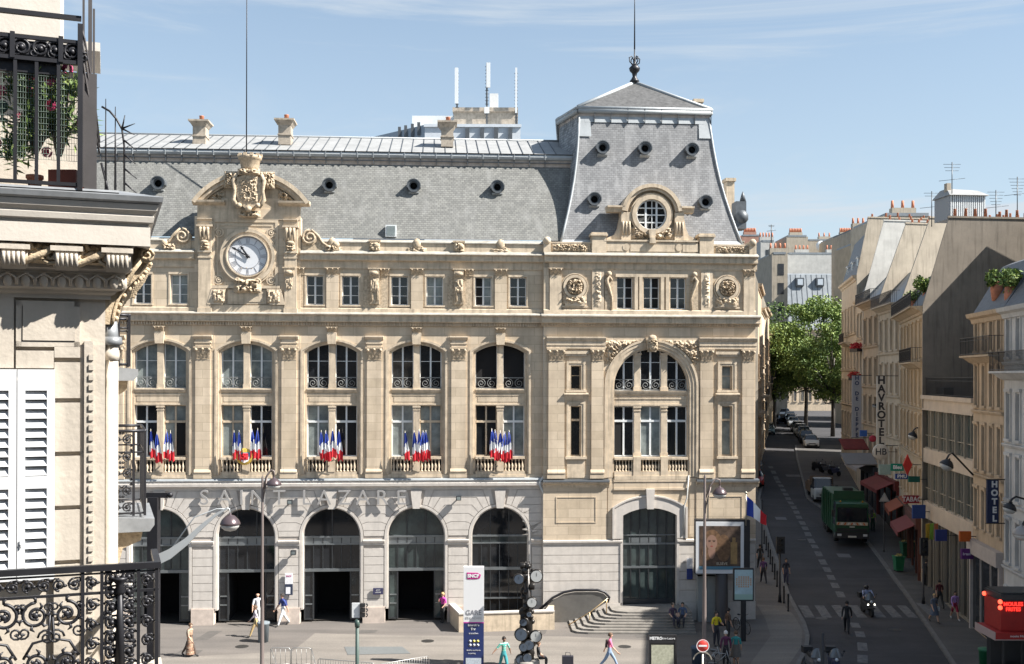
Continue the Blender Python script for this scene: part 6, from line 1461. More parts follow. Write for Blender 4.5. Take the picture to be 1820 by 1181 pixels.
# side balconies
def sideb(x1,y0,y1,zt,h,label=None):
    e=empty('side_balcony'); e.parent=LB; m=MB(); z0=zt-h
    for (xa,ya,xb,yb) in ((.05,y0,x1,y0),(x1,y0,x1,y1),(.05,y1,x1,y1)):
        m.tube([(xa,ya,zt),(xb,yb,zt)],.02,6); m.tube([(xa,ya,zt-h*.25),(xb,yb,zt-h*.25)],.01,4); m.tube([(xa,ya,z0+.03),(xb,yb,z0+.03)],.012,4)
    for p in ((x1,y0),(x1,y1),(x1-.12,y0)): m.box(p[0]-.014,p[0]+.014,p[1]-.014,p[1]+.014,z0,zt)
    for j in range(5): scrollwork(m,.06,x1-.13,z0+h*j/5,z0+h*(j+1)/5,y0,.1,2 if x1>.4 else 1,.009,1,j)
    n=int((y1-y0)/.12)
    for k in range(n): m.box(x1-.006,x1+.006,y0+.12*k,y0+.12*k+.012,z0,zt)
    m.build('railing',ironM,e); s_=MB(); s_.prism([(0,z0-.17),(x1+.05,z0-.17),(x1+.1,z0-.1),(x1+.1,z0-.03),(0,z0)],y0-.1,y1+.1); s_.build('slab',leadG,e)
    s_=MB(); s_.prism([(0,z0-.17),(x1*.95,z0-.17),(x1*.9,z0-.28),(x1*.45,z0-.36),(x1*.3,z0-.6),(0,z0-.75)],y0,y0+.25); s_.prism([(0,z0-.17),(x1*.95,z0-.17),(x1*.9,z0-.28),(x1*.45,z0-.36),(x1*.3,z0-.6),(0,z0-.75)],y1-.25,y1); s_.build('console',gold,e)
def zd_(y,d): return CH+(669-y)/FP*d
sideb(.42,1.6,3.0,zd_(768,12.1),.95); sideb(.27,2.6,3.6,zd_(562,13),.62)
# upper terrace with plants
UP=empty('roof_terrace'); UP.parent=LB
zf=zl_(328,.45); nu=.42
def xu(px,n=nu,y=200): return SL(px,y,n)[0]
def zu(y,px=70,n=nu): return SL(px,y,n)[1]
m=MB(); Xc=xu(144)
m.box(-6,Xc,-nu-.02,-nu+.02,zu(30),zu(26)); m.box(-6,Xc,-nu-.018,-nu+.018,zu(72),zu(66)); m.box(-6,Xc,-nu-.02,-nu+.02,zu(110),zu(103)); m.box(-6,Xc,-nu-.02,-nu+.02,zu(328),zu(322))
m.box(-6,Xc,-nu+.06,-nu+.10,zu(22),zu(17))
for px in (27,65,104,-12,-50): x=xu(px); m.box(x-.015,x+.015,-nu-.015,-nu+.015,zu(322),zu(108))
for px in (22,108): x=xu(px); m.box(x-.02,x+.02,-nu-.03,-nu,zu(108),zu(62))
m.box(Xc-.03,Xc+.015,-nu-.03,-nu+.03,zu(335),zu(36)); m.build('terrace_railing',ironM,UP)
m=MB()
for i,px in enumerate((8,38,72,98,128,-20)): x=xu(px); m.tube(spiral((x,zu(87)),.085,1.7,0,(-1)**i,20,-nu),.014,5); m.tube(spiral((x+.1,zu(95)),.05,1.4,1,(-1)**i,12,-nu),.011,4); m.ball((x,-nu,zu(87)),.03,6)
m.relief(-6,Xc,zu(104),zu(74),-nu+.015,.03,5,90,6); m.build('scroll_band',ironM,UP)
m=MB(); # dark side screen
m.box(Xc+.02,xu(176,nu,250)-.02,-nu+.05,-nu+.08,zf-.05,zu(120)); m.box(xu(146),xu(150),-nu+.02,-nu+.06,zf,zl_(-40)); m.box(xu(156),xu(163),-nu+.1,-nu+.14,zf,zl_(-40)); m.box(xu(164),xu(168),-nu+.2,-nu+.24,zf,zl_(20))
for k in range(3): m.tube([(xu(143),-nu,zu(36+12*k)),(xu(150),-nu+.02,zu(60+30*k)),(xu(166),-nu+.1,zu(150+30*k)),(xu(177),-nu+.15,zu(240+10*k))],.009,4)
m.build('side_screen',M('dark_brown_screen',(.05,.045,.045),.6,var=.2),UP)
m=MB(); yb=1.0
m.box(-6,xu(137,-yb,250),yb,yb+.3,zf-.3,zl_(125,-yb)); m.build('rear_wall',cream,UP)
m=MB(); m.box(-6,xu(107,-.6,30),.6,1.6,zl_(66,-.6),zl_(-60,-.6)); m.box(-6,xu(178,-.6,75),.62,1.5,zl_(82,-.6),zl_(66,-.6)-.002); m.build('chimney_mass',creamT,UP)
wire=MB()
x0,x1=xu(-10,nu-.05),xu(141,nu-.05)
for i in range(34): x=x0+(x1-x0)*i/33; wire.box(x-.0014,x+.0014,-nu+.04,-nu+.045,zu(282),zu(122))
for i in range(16): z=zu(282)+(zu(122)-zu(282))*i/15; wire.box(x0,x1,-nu+.035,-nu+.04,z-.0014,z+.0014)
wire.build('wire_mesh',M('green_plastic_mesh',(.16,.21,.18),.6),UP)
def pl(px,py,n): x,z=SL(px,py,n); return LM@Vector((x,-n,z))
rn=random.Random(5)
def oleander(px,py,n,r,nl,label,pots,fl,trunk=True):
    c=pl(px,py,n); base=Vector((c.x,c.y,zf+.0)); m=MB(); hgt=c.z-base.z
    for k in range(9):
        cc_=(rn.uniform(-.7,.7)*r,rn.uniform(-.35,.35)*r,hgt+rn.uniform(-.9,.7)*r*1.15)
        m.tube([(0,0,.35),(cc_[0]*.3,cc_[1]*.3,hgt*.7),cc_],[.03,.02,.01],4,3)
        for i in range(nl//9):
            a=rn.uniform(0,6.28); b=rn.uniform(-.3,1.3); d=Vector((math.cos(a)*math.cos(b),math.sin(a)*math.cos(b),math.sin(b))); L_=rn.uniform(.09,.17); o=Vector(cc_)+Vector((rn.gauss(0,.3)*r*.5,rn.gauss(0,.2)*r*.5,rn.gauss(0,.3)*r*.6)); s_=d.orthogonal().normalized()*.013
            m.add([o,o+d*L_*.5+s_,o+d*L_,o+d*L_*.5-s_],[(0,1,2,3)],rn.choice((0,0,1,2)))
    for k in range(fl):
        o=Vector((rn.uniform(-.9,.9)*r,rn.uniform(-.4,.4)*r-.1,hgt+rn.uniform(-1.0,1.1)*r))
        for i in range(16):
            d=Vector((rn.gauss(0,1),rn.gauss(0,1),rn.gauss(0,1))).normalized(); q=o+d*.045; s_=d.orthogonal().normalized()*.03; t_=d.cross(s_).normalized()*.03; m.add([q-s_,q+t_,q+s_,q-t_],[(0,1,2,3)],4)
    m.lathe([(.05,0),(.07,.10),(.08,.11),(.08,.14),(.06,.14)],(0,0,0),12,5)
    return tag(m.build('oleander_plant',[leafA,leafB,leafC,colm('twig',(.08,.06,.04)),colm('pink_petals',(.55,.06,.16),rough=.6,var=.3),terra],None,base),label,'plant')
oleander(62,205,.05,.40,900,'pink flowering oleander in the middle of the roof terrace at top left',1,9)
oleander(105,195,.0,.33,600,'right oleander with pale green leaves beside the dark terrace screen',1,5)
c=pl(118,302,.2); m=MB(); m.box(-.13,.13,-.1,.1,-.02,.17); m.box(-.11,.11,-.08,.08,.17,.175,1); tag(m.build('flower_trough',[M('red_brown_trough',(.20,.05,.03),.5),leafA],None,(c.x,c.y,zf)),'small red-brown trough at the right end of the roof terrace','trough')
c=pl(60,125,.3); m=MB(); m.box(-.75,.22,-.09,.09,-.05,.1); 
for k in range(9): leafcloud(m,(-.7+.1*k,0,.04),.12,26,.035,rn,1,mi0=1)
o=m.build('hanging_planter',[ironM,leafA],None,c); o.rotation_euler=(0,0,AL); tag(o,'long dark hanging planter behind the ornate band of the upper railing','planter')
c=pl(4,190,.1); m=MB(); m.lathe([(0,-.02),(.055,-.02),(.06,0),(.055,.02),(0,.02)],(0,0,.0),14,0,'y'); m.tube([(0,0,-.05),(0,0,-.12)],.015,6); m.box(-.04,.04,-.03,.03,-.14,-.11); o=m.build('outdoor_lamp',M('dark_green_lamp',(.03,.08,.06),.4),None,c); tag(o,'small round dark green lamp on the terrace wall at the left edge','wall lamp')
# spiked guard
m=MB(); d=10.9
def q(x,y): return P(x,y,d)-P(200,330,d)
for x,y0,y1 in ((188,176,338),(205,190,338)): m.tube([q(x,y0),q(x,y1)],[.004,.013],5)
m.tube([q(181,190),q(195,198),(q(207,212)),q(217,230),q(221,260),q(221,340)],.011,5)
for a,b in (((217,229),(222,205)),((217,229),(240,220)),((217,229),(239,240)),((221,250),(243,268)),((221,275),(241,292)),((221,300),(243,318)),((221,325),(244,345))): m.tube([q(*a),q(*b)],[.011,.004],5)
m.tube([q(180,290),q(190,330),q(191,338)],.012,5)
tag(m.build('spiked_guard',ironM,None,P(200,330,d)),'black wrought iron guard with spikes beside the dark terrace screen','spiked guard')
# ================= flags
blueF=M('flag_blue',(.02,.05,.32),.8); whiteF=M('flag_white',(.78,.78,.78),.8); redF2=M('flag_red',(.60,.02,.03),.8); poleM=M('light_metal_pole',(.45,.42,.35),.4,metal=.5)
def smallflag(px,pt,pb,lean,label,group):
    base=ST.matrix_world@Vector((0,0,0)) if 0 else None
    Mw=Matrix.Translation((0,60,0))@Matrix.Rotation(TH,4,'Z')
    xt,zt=S(px,pt,.55); L_=(S(px,pb,.55)[1]-zt); n=.55
    m=MB(); rows=12; cols=5; rn=random.Random(int(px*7)); ph=rn.uniform(0,6)
    for j in range(rows+1):
        v=j/rows; w=.05+(.24+.2*((px*7)%5)/5)*min(1,v*1.5)**.8; x0=lean*v*.35
        for i in range(cols+1):
            u=i/cols-.5; m.v.append((xt+x0+u*w,-n+.07*math.sin(u*11+ph+v*2.0)*min(1,v*3),zt+L_*(v+.04*math.sin(u*9+ph))))
    for j in range(rows):
        for i in range(cols):
            a=j*(cols+1)+i; v=(j+.5)/rows+.12*((i/cols-.5)*(1 if lean>=0 else -1)); m.f.append([a,a+1,a+cols+2,a+cols+1]); m.m.append(1 if v<.40 else 2 if v<.68 else 3); m.s.append(True)
    m.tube([(xt-.02*lean,-n,zt+.10),(xt+lean*.05,-n+.05,zt+L_*.5),(xt+lean*.10,-.25,zt+L_*1.12)],.016,5,0)
    o=m.build('french_flag',[poleM,blueF,whiteF,redF2]); o.matrix_world=Mw; tag(o,label,'flag',group)
ordn={4:('leftmost','second','third','rightmost'),5:('leftmost','second','middle','fourth','rightmost')}
bays=[('first bay beside the iron balcony',(268,279,296,303),(766,771,767,768)),('second bay beside the round shield',(416,425,448,458),(768,768,766,765)),('third bay from the left',(571,579,591,603),(768,768,765,767)),('fourth bay from the left',(720,736,745,752,757),(769,768,766,768,768)),('last bay before the corner pavilion',(874,880,889,897,905),(765,767,768,770,768))]
for nm,xs_,yt in bays:
    n=len(xs_); cx_m=sum(xs_)/n
    for i,(x,y) in enumerate(zip(xs_,yt)):
        smallflag(x,y,y+49+(i%2)*3,(.35 if x<cx_m else .15)*1.0,f'{ordn[n][i]} small French flag in the bunch at the {nm}','French flags hung along the first floor')
Mw=Matrix.Translation((0,60,0))@Matrix.Rotation(TH,4,'Z')
m=MB(); x,z=S(434.5,812,.55); 
m.lathe([(0,-.03),(.42,-.03),(.46,0),(.42,.03),(0,.03)],(x,-.52,z),24,0,'y'); m.prism([(x-.30,z+.22),(x+.30,z+.22),(x+.32,z+.02),(x-.32,z+.02)],-.56,-.545,1); m.prism([(x-.32,z+.0),(x+.32,z+.0),(x+.2,z-.25),(x,z-.34),(x-.2,z-.25)],-.56,-.545,2); m.relief(x-.2,x+.2,z-.18,z+.18,-.56,.05,2,8,8,None,3)
o=m.build('round_shield',[M('gilt_rim',(.62,.42,.08),.4,metal=.4),M('sky_blue_enamel',(.10,.30,.50),.4),whiteF,redF2]); o.matrix_world=Mw; tag(o,'round gilt-edged city shield between the flags of the second bay','shield')
for i,px in enumerate((287,589,740,890)):
    m=MB(); x,z=S(px,818,.4); m.tube([(x-.3,-.25,z+.15),(x-.15,-.35,z),(x,-.38,z-.06),(x+.15,-.35,z),(x+.3,-.25,z+.15)],.04,6); m.build('flag_holder',stoneT,ST)
m=MB(); p=P(1326,882,59.0); a=P(1326,935,59.0); m.tube([(0,0,a.z-p.z),(0,0,.12)],.03,6); m.ball((0,0,.18),.08,8)
R8=9; C8=12
for i in range(C8+1):
    u=i/C8
    for j in range(R8+1):
        v=j/R8; m.v.append((.05+u*1.08,.07*math.sin(u*7+v*1.5),-.02-u*1.02-v*(1.05-.5*u)+.05*math.sin(u*6)))
o_=len(m.v)-(C8+1)*(R8+1)
for i in range(C8):
    for j in range(R8): k=o_+i*(R8+1)+j; m.f.append([k,k+1,k+R8+2,k+R8+1]); m.m.append(1+min(2,int(i/C8*3))); m.s.append(True)
tag(m.build('french_flag',[poleM,blueF,whiteF,redF2],None,p),'single large French flag blowing on a pole above the advertising panel','flag')
# ================= people
def skinmesh(name,verts,edges,root=0,sub=1):
    me=bpy.data.meshes.new('tmp'); me.from_pydata([v[0] for v in verts],edges,[]); ob=bpy.data.objects.new('tmp',me); sc.collection.objects.link(ob)
    md=ob.modifiers.new('s','SKIN'); 
    for i,v in enumerate(verts): me.skin_vertices[0].data[i].radius=v[1] if isinstance(v[1],tuple) else (v[1],v[1])
    me.skin_vertices[0].data[root].use_root=True; md.branch_smoothing=.6
    if sub: ob.modifiers.new('b','SUBSURF').levels=sub
    dg=bpy.context.evaluated_depsgraph_get(); r=bpy.data.meshes.new_from_object(ob.evaluated_get(dg)); bpy.data.objects.remove(ob); bpy.data.meshes.remove(me); r.name=name; return r
CM={}
def cmat(c,r=.8):
    k=tuple(round(x,3) for x in c)
    if k not in CM: CM[k]=M('cloth_%d'%len(CM),c,r,var=.12,vs=14)
    return CM[k]
skinA=M('skin_light',(.50,.30,.21),.6,var=.06); skinB=M('skin_brown',(.20,.11,.07),.6); shoeM=M('shoe_dark',(.03,.03,.03),.6); hairs={'d':M('hair_dark',(.02,.015,.012),.7),'b':M('hair_brown',(.10,.055,.03),.7),'w':M('hair_white',(.55,.53,.50),.8),'l':M('hair_blond',(.40,.27,.12),.7)}
def person(loc,h,rz,label,shirt,pants,pose='stand',skin=skinA,hair='d',sleeves=0,shorts=0,skirt=None,dress=None,bag=None,arm=0,group=None,helmet=None,bald=0,stride=.11,shoe=None,armpose=None):
    s=h; V=[];E=[];TG=[]
    def v(x,y,z,r): V.append((Vector((x*s,y*s,z*s)),(r*s if not isinstance(r,tuple) else (r[0]*s,r[1]*s)))); return len(V)-1
    sit=pose=='sit'; k=stride if pose=='walk' else (.015 if pose=='stand' else 0)
    pz=.53 if not sit else .30
    def e(a,b,t): E.append((a,b)); TG.append((a,b,t))
    dz=pz-.53; ly=-.02 if pose=='walk' else 0
    p=v(0,0,pz,(.085,.062)); w=v(0,ly*.3,.61+dz,(.072,.055)); c=v(0,ly*.7,.72+dz,(.090,.060)); u=v(0,ly,.795+dz,(.070,.048)); n=v(0,ly-.005,.845+dz,.030); h0=v(0,ly-.012,.882+dz,(.040,.046)); h1=v(0,ly-.014,.925+dz,(.047,.056)); h2=v(0,ly-.008,.967+dz,(.038,.044))
    ns=v(0,ly-.075,.915+dz,.008)
    for a,b,t in ((p,w,'P'),(w,c,'T'),(c,u,'T'),(u,n,'K'),(n,h0,'K'),(h0,h1,'K'),(h1,h2,'K'),(h1,ns,'K')): e(a,b,t)
    for sg in (-1,1):
        er=v(sg*.058,ly-.005,.922+dz,.007); e(h1,er,'K')
        f=sg*k
        if sit: hp=v(sg*.055,-.03,pz-.005,.062); kn=v(sg*.07,-.24,pz+.0,.044); an=v(sg*.06,-.23,.055,.027); to=v(sg*.065,-.33,.02,.024)
        else: hp=v(sg*.05,0,.49,.062); kn=v(sg*.053,-f*.9-.012,.28,.044); an=v(sg*.052,-f*1.7+(.05 if (pose=='walk' and f<0) else 0),.052+(.03 if (pose=='walk' and f<0) else 0),.027); to=v(sg*.06,V[an][0].y/s-.10,.022+(.0),.024)
        e(p,hp,'P'); e(hp,kn,'P'); e(kn,an,'L'); e(an,to,'S')
        sh=v(sg*.100,ly,.79+dz,.040); g=-f
        ap=(armpose or {}).get(sg)
        if ap: el=v(*ap[0],.029); wr=v(*ap[1],.020)
        elif sit: el=v(sg*.13,-.03,.65+dz,.029); wr=v(sg*.09,-.16,.56+dz,.020)
        else: el=v(sg*.135,ly+.01-g*.5*1.0+.0,.635+dz,.029); wr=v(sg*.14,ly-.03-g*1.2,.505+dz,.020)
        e(u,sh,'T'); e(sh,el,'T'); e(el,wr,'A')
        d=(V[wr][0]-V[el][0]).normalized(); pw=V[wr][0]+d*.035*s; V.append((pw,(.020*s,.013*s))); pm=len(V)-1; e(wr,pm,'K')
        side=d.cross(Vector((1,0,0))); side=side.normalized() if side.length>.1 else Vector((0,1,0))
        for q,(o,L_) in enumerate(((-.016,.036),(-.0055,.042),(.0055,.040),(.016,.031))):
            a_=pw+d*.018*s+side*o*s; b_=a_+d*L_*s+Vector((-sg*.006*s,-.004*s,0)); V.append((a_,.0062*s)); i1=len(V)-1; V.append((b_,.005*s)); i2=len(V)-1; e(pm,i1,'K'); e(i1,i2,'K')
        V.append((pw+side*-.026*s+d*.008*s,.006*s)); i1=len(V)-1; e(wr,i1,'K')
    me=skinmesh('body',V,E,0,1)
    mats=[skin,shirt,pants,shoe or shoeM]; me.materials.clear(); [me.materials.append(x) for x in mats]
    mp={'K':0,'T':1,'P':2,'S':3,'L':0 if shorts else 2,'A':1 if sleeves else 0}
    segs=[(V[a][0],V[b][0],(V[a][1][0] if isinstance(V[a][1],tuple) else V[a][1]),(V[b][1][0] if isinstance(V[b][1],tuple) else V[b][1]),t) for a,b,t in TG]
    for pl_ in me.polygons:
        best=(9,0); q=pl_.center
        for A,B_,ra,rb,t in segs:
            ab=B_-A; k_=max(0,min(1,(q-A).dot(ab)/max(1e-9,ab.length_squared))); dd=(q-A-ab*k_).length-(ra+(rb-ra)*k_)
            if dd<best[0]: best=(dd,mp[t])
        pl_.material_index=best[1]; pl_.use_smooth=True
    root=empty('person',loc,rz,label,'person',group)
    ob=bpy.data.objects.new('body',me); sc.collection.objects.link(ob); ob.parent=root
    hc=V[h1][0]; m=MB()
    if helmet: m.ball((hc.x,hc.y+.005*s,hc.z+.012*s),.085*s,12,0,.95,1.05,1.05); m.build('helmet',helmet,root)
    elif not bald:
        for i in range(7):
            for j in range(12):
                pass
        vs=[];sg_=14; rg=6
        for i in range(rg+1):
            b=PI*.62*i/rg
            for j in range(sg_):
                a=2*PI*j/sg_; fr=max(0,-math.sin(a)); bb=b*(1-.42*fr); r=.066*s*(1+.03*math.sin(5*a+i)); vs.append((hc.x+r*.88*math.sin(bb)*math.cos(a),hc.y+.006*s+r*1.08*math.sin(bb)*math.sin(a),hc.z+.008*s+r*1.05*math.cos(bb)))
        m.add(vs,[[i*sg_+j,i*sg_+(j+1)%sg_,(i+1)*sg_+(j+1)%sg_,(i+1)*sg_+j] for i in range(rg) for j in range(sg_)],0,True); m.build('hair',hairs[hair],root)
    if skirt or dress:
        c_=skirt or dress; z0=(.27 if skirt else .08); top=.62+dz; m=MB(); vs=[]; n_=16; R_=8
        for i in range(R_+1):
            t=i/R_; zz=top+(z0-top)*t; r=.078+.05*t+(.03*t*t if dress else .03*t)
            for j in range(n_): a=2*PI*j/n_; q=1+.07*t*math.sin(5*a+1); vs.append(((r*q*math.cos(a))*s,(r*.85*q*math.sin(a)-k*.3*t)*s,zz*s))
        m.add(vs,[[i*n_+j,i*n_+(j+1)%n_,(i+1)*n_+(j+1)%n_,(i+1)*n_+j] for i in range(R_) for j in range(n_)],0,True); m.build('skirt' if skirt else 'dress',c_,root)
        if dress:
            m=MB(); m.lathe([(.10*s,.60*s),(.112*s,.70*s),(.10*s,.78*s),(.05*s,.83*s)],(0,0,0),14); o=m.build('top',c_,root); o.scale=(1.05,.75,1)
    if bag:
        m=MB()
        if bag[0]=='back': m.hexa([(-.07*s,.05*s,.60*s),(.07*s,.05*s,.60*s),(.065*s,.12*s,.61*s),(-.065*s,.12*s,.61*s)],[(-.06*s,.045*s,.80*s),(.06*s,.045*s,.80*s),(.05*s,.10*s,.79*s),(-.05*s,.10*s,.79*s)])
        else:
            m.box(.13*s,.17*s,-.08*s,.06*s,.40*s,.54*s); m.tube([(.15*s,-.07*s,.53*s),(.12*s,-.02*s,.72*s),(.08*s,0,.82*s),(.12*s,.03*s,.72*s),(.15*s,.05*s,.53*s)],.006*s,4)
        o=m.build('bag',bag[1]); tag(o,bag[2],'bag'); o.location=loc; o.rotation_euler=(0,0,rz)
    return root
def at(px,py,dz=0): return G(px,py,dz)
RD=-.13
floral=brickmat('floral_dress',(.45,.36,.26),(.07,.04,.03),(.30,.16,.10),.09,.07,.012,var=.5,vs=20,bump=0)
stripeT=brickmat('striped_top',(.70,.74,.72),(.10,.40,.12),(.10,.35,.30),2,.11,.05,var=.1,bump=0)
people=[
 (at(337,1167),1.62,1.2,'woman in a long brown and cream patterned dress walking at the left of the forecourt',cmat((.35,.27,.2)),cmat((.07,.05,.04)),dict(pose='walk',dress=floral,hair='b')),
 (at(458,1113),1.84,.15,'bald man in white shirt and pale trousers in front of the second arch door',cmat((.72,.72,.74)),cmat((.52,.52,.50)),dict(pose='walk',bald=1,stride=.06)),
 (at(455,1133),1.66,-1.3,'man in a pale lilac shirt and tan trousers walking left past the grey bin',cmat((.50,.45,.50)),cmat((.45,.33,.16)),dict(pose='walk',hair='b',sleeves=1)),
 (at(503,1113),1.78,-.9,'man in a dark blue shirt and white trousers walking beside the notice board',cmat((.03,.05,.20)),cmat((.72,.72,.72)),dict(pose='walk',hair='d',bag=('back',cmat((.02,.03,.12)),'blue rucksack of the man in white trousers'))),
 (at(787,1107),1.68,-.6,'woman in a magenta top standing by the fourth arch door and ramp wall',cmat((.50,.05,.30)),cmat((.02,.02,.02)),dict(hair='l',armpose={-1:((-.13,-.06,.66),(-.06,-.14,.74)),1:((.14,-.02,.65),(.12,-.1,.58))})),
 (at(895,1196),1.68,.4,'woman in a green and white striped top and teal trousers left of the dark sculpture',stripeT,cmat((.03,.22,.24)),dict(pose='walk',hair='d',skin=skinB,armpose={-1:((-.20,0,.68),(-.30,-.03,.60)),1:((.17,0,.66),(.21,.02,.55))})),
 (at(961,1186),1.60,1.7,'person in black sitting beside the foot of the dark sculpture',cmat((.02,.02,.022)),cmat((.03,.03,.035)),dict(pose='sit',hair='b')),
 (at(1083,1190),1.70,1.5,'woman in a pink top and blue jeans walking right with a dark rucksack',cmat((.65,.16,.28)),cmat((.22,.30,.42)),dict(pose='walk',hair='b',stride=.14,bag=('back',cmat((.05,.03,.03)),'dark rucksack of the woman in blue jeans'))),
 (at(1200,1127,.1),1.62,.3,'person in dark purple sitting on the shaded steps, left of the two',cmat((.06,.04,.07)),cmat((.03,.03,.05)),dict(pose='sit')),
 (at(1218,1127,.1),1.66,-.3,'person in a blue shirt sitting on the shaded steps, right of the two',cmat((.06,.09,.16)),cmat((.03,.03,.04)),dict(pose='sit')),
 (at(1273,1149),1.78,.4,'man in a bright yellow shirt standing near the red no entry sign',cmat((.62,.50,.02)),cmat((.03,.03,.04)),dict(hair='d',armpose={1:((.14,-.04,.66),(.10,-.17,.66))})),
 (at(1294,1138),1.66,1.9,'dark haired person in brown behind the man in the yellow shirt',cmat((.10,.06,.04)),cmat((.03,.03,.03)),dict(hair='d')),
 (at(1290,1186),1.72,PI,'white haired person in a dark plum jacket seen from behind beside the parked bikes',cmat((.09,.02,.06)),cmat((.02,.02,.025)),dict(hair='w',sleeves=1)),
 (at(1308,1184),1.66,2.8,'woman in a teal top with bare legs beside the person in plum',cmat((.03,.22,.22)),cmat((.05,.10,.10)),dict(hair='b',shorts=1,skirt=cmat((.10,.09,.08)))),
 (at(1357,1037),1.68,PI,'person in violet walking away on the shaded pavement behind the small poster panel',cmat((.09,.04,.12)),cmat((.02,.02,.03)),dict(pose='walk',hair='b')),
 (at(1351,1012),1.70,PI,'person in black farther up the shaded pavement by the flag pole',cmat((.02,.02,.02)),cmat((.02,.02,.02)),dict(pose='walk')),
 (at(1397,1040,RD),1.74,.2,'person in dark clothes standing by the kerb right of the left traffic light',cmat((.025,.025,.04)),cmat((.05,.05,.09)),dict(pose='stand')),
 (at(1505,1126,RD),1.74,PI-.3,'pedestrian in black crossing the road next to the zebra crossing',cmat((.012,.012,.014)),cmat((.012,.012,.014)),dict(pose='walk',sleeves=1)),
 (at(1660,1107),1.62,.15,'woman in a short grey-blue dress with a white bag on the right pavement',cmat((.10,.12,.16)),cmat((.10,.12,.16)),dict(pose='walk',shorts=1,hair='l',skirt=cmat((.09,.11,.15)),bag=('side',cmat((.5,.5,.5)),'white shoulder bag of the woman in the grey-blue dress'))),
 (at(1697,1102),1.62,.0,'woman in a lilac shirt and red shorts on the right pavement',cmat((.34,.20,.44)),cmat((.25,.01,.04)),dict(pose='walk',shorts=1,hair='d',sleeves=1,shoe=cmat((.5,.5,.5)))),
 (at(1670,1082),1.70,PI,'person in a dark red top behind the woman in the grey-blue dress',cmat((.08,.01,.015)),cmat((.02,.02,.02)),dict(pose='walk')),
 (at(1664,1046),1.72,.4,'man in an orange-brown shirt in front of the glass shop fronts',cmat((.28,.10,.03)),cmat((.03,.03,.03)),dict(hair='b')),
 (at(1646,1042),1.72,2.4,'person in a black jacket next to the right traffic light, nearest of the group',cmat((.015,.015,.02)),cmat((.02,.02,.02)),dict()),
 (at(1636,1030),1.75,.8,'person in dark clothes at the left of the group by the right traffic light',cmat((.03,.03,.035)),cmat((.02,.02,.02)),dict()),
 (at(1551,945),1.76,.1,'street worker in a green high visibility vest beside the garbage truck',cmat((.30,.50,.05)),cmat((.02,.05,.03)),dict(hair='d')),
 (at(1541,938),1.76,.8,'street worker in blue with yellow trim close to the garbage truck cab',cmat((.04,.07,.16)),cmat((.02,.03,.05)),dict(hair='d')),
]
for loc,h,rz,lb,sh,pa,kw in people:
    if lb.startswith('person in black sitting'): loc=Vector((P(938,669,50.5).x+.52,50.4,0))
    if lb.startswith(('person in dark purple','person in a blue shirt sitting')): loc=Vector((loc.x,57.6,.30))
    person(loc,h,rz,lb,sh,pa,**kw)
m=MB(); p=at(1009,1190); m.box(-.26,.26,-.12,.12,.06,.62); m.tube([(-.12,0,.62),(-.1,0,.78),(.1,0,.78),(.12,0,.62)],.015,5); m.lathe([(.05,-.02),(.05,.02)],(-.2,0,.05),8,0,'x'); m.lathe([(.05,-.02),(.05,.02)],(.2,0,.05),8,0,'x'); tag(m.build('suitcase',cmat((.02,.02,.03)),None,p),'black suitcase standing alone at the bottom edge right of the sculpture','suitcase')
# ================= vehicles
tyreM=M('tyre_rubber',(.015,.015,.015),.9); rimM=M('wheel_rim',(.35,.35,.36),.35,metal=.8); carG=M('car_window',(.015,.018,.022),.05,spec=.7); lampM=M('headlight_glass',(.55,.57,.58),.15); plateM=M('number_plate',(.6,.6,.55),.5); chromeM=M('chrome',(.5,.5,.5),.15,metal=1); bumpM=M('black_plastic',(.02,.02,.022),.6); redL=M('rear_lamp_red',(.35,.01,.01),.3)
def wheel(par,x,y,r,w,name='wheel'):
    e=empty(name); e.parent=par; m=MB(); m.lathe([(r*.62,-w/2),(r*.93,-w/2),(r,-w*.3),(r,w*.3),(r*.93,w/2),(r*.62,w/2)],(x,y,r),18,0,'x'); m.build('tyre',tyreM,e)
    m=MB(); sx=1 if x>0 else -1; m.lathe([(0,sx*w*.40),(r*.3,sx*w*.42),(r*.6,sx*w*.46),(r*.63,sx*w*.5)] if sx>0 else [(r*.63,-w*.5),(r*.6,-w*.46),(r*.3,-w*.42),(0,-w*.4)],(x,y,r),14,0,'x'); m.build('rim',rimM,e)
def loft(m,secs,mats):
    # secs: (y,zb,zbelt,ztop,wb,wt) ; mats per segment: (side_low,side_high,top)
    vs=[]
    for (y,zb,zm,zt,wb,wt) in secs:
        vs+=[(-wb*.96,y,zb),(-wb,y,(zb+zm)/2),(-wb*.985,y,zm),(-wt,y,zt-.02),(-wt*.8,y,zt),(wt*.8,y,zt),(wt,y,zt-.02),(wb*.985,y,zm),(wb,y,(zb+zm)/2),(wb*.96,y,zb)]
    o=len(m.v); m.v+=vs; n=10
    for i in range(len(secs)-1):
        for j in range(9):
            m.f.append([o+i*n+j,o+i*n+j+1,o+(i+1)*n+j+1,o+(i+1)*n+j]); lo,hi,tp=mats[i]
            m.m.append(lo if j in (0,1,7,8) else hi if j in (2,6) else tp); m.s.append(False)
        m.f.append([o+i*n+9,o+i*n,o+(i+1)*n,o+(i+1)*n+9]); m.m.append(0); m.s.append(False)
    for k,fl in ((0,0),(len(secs)-1,1)):
        m.f.append([o+k*n+j for j in range(10)][::(1 if fl else -1)]); m.m.append(0); m.s.append(False)
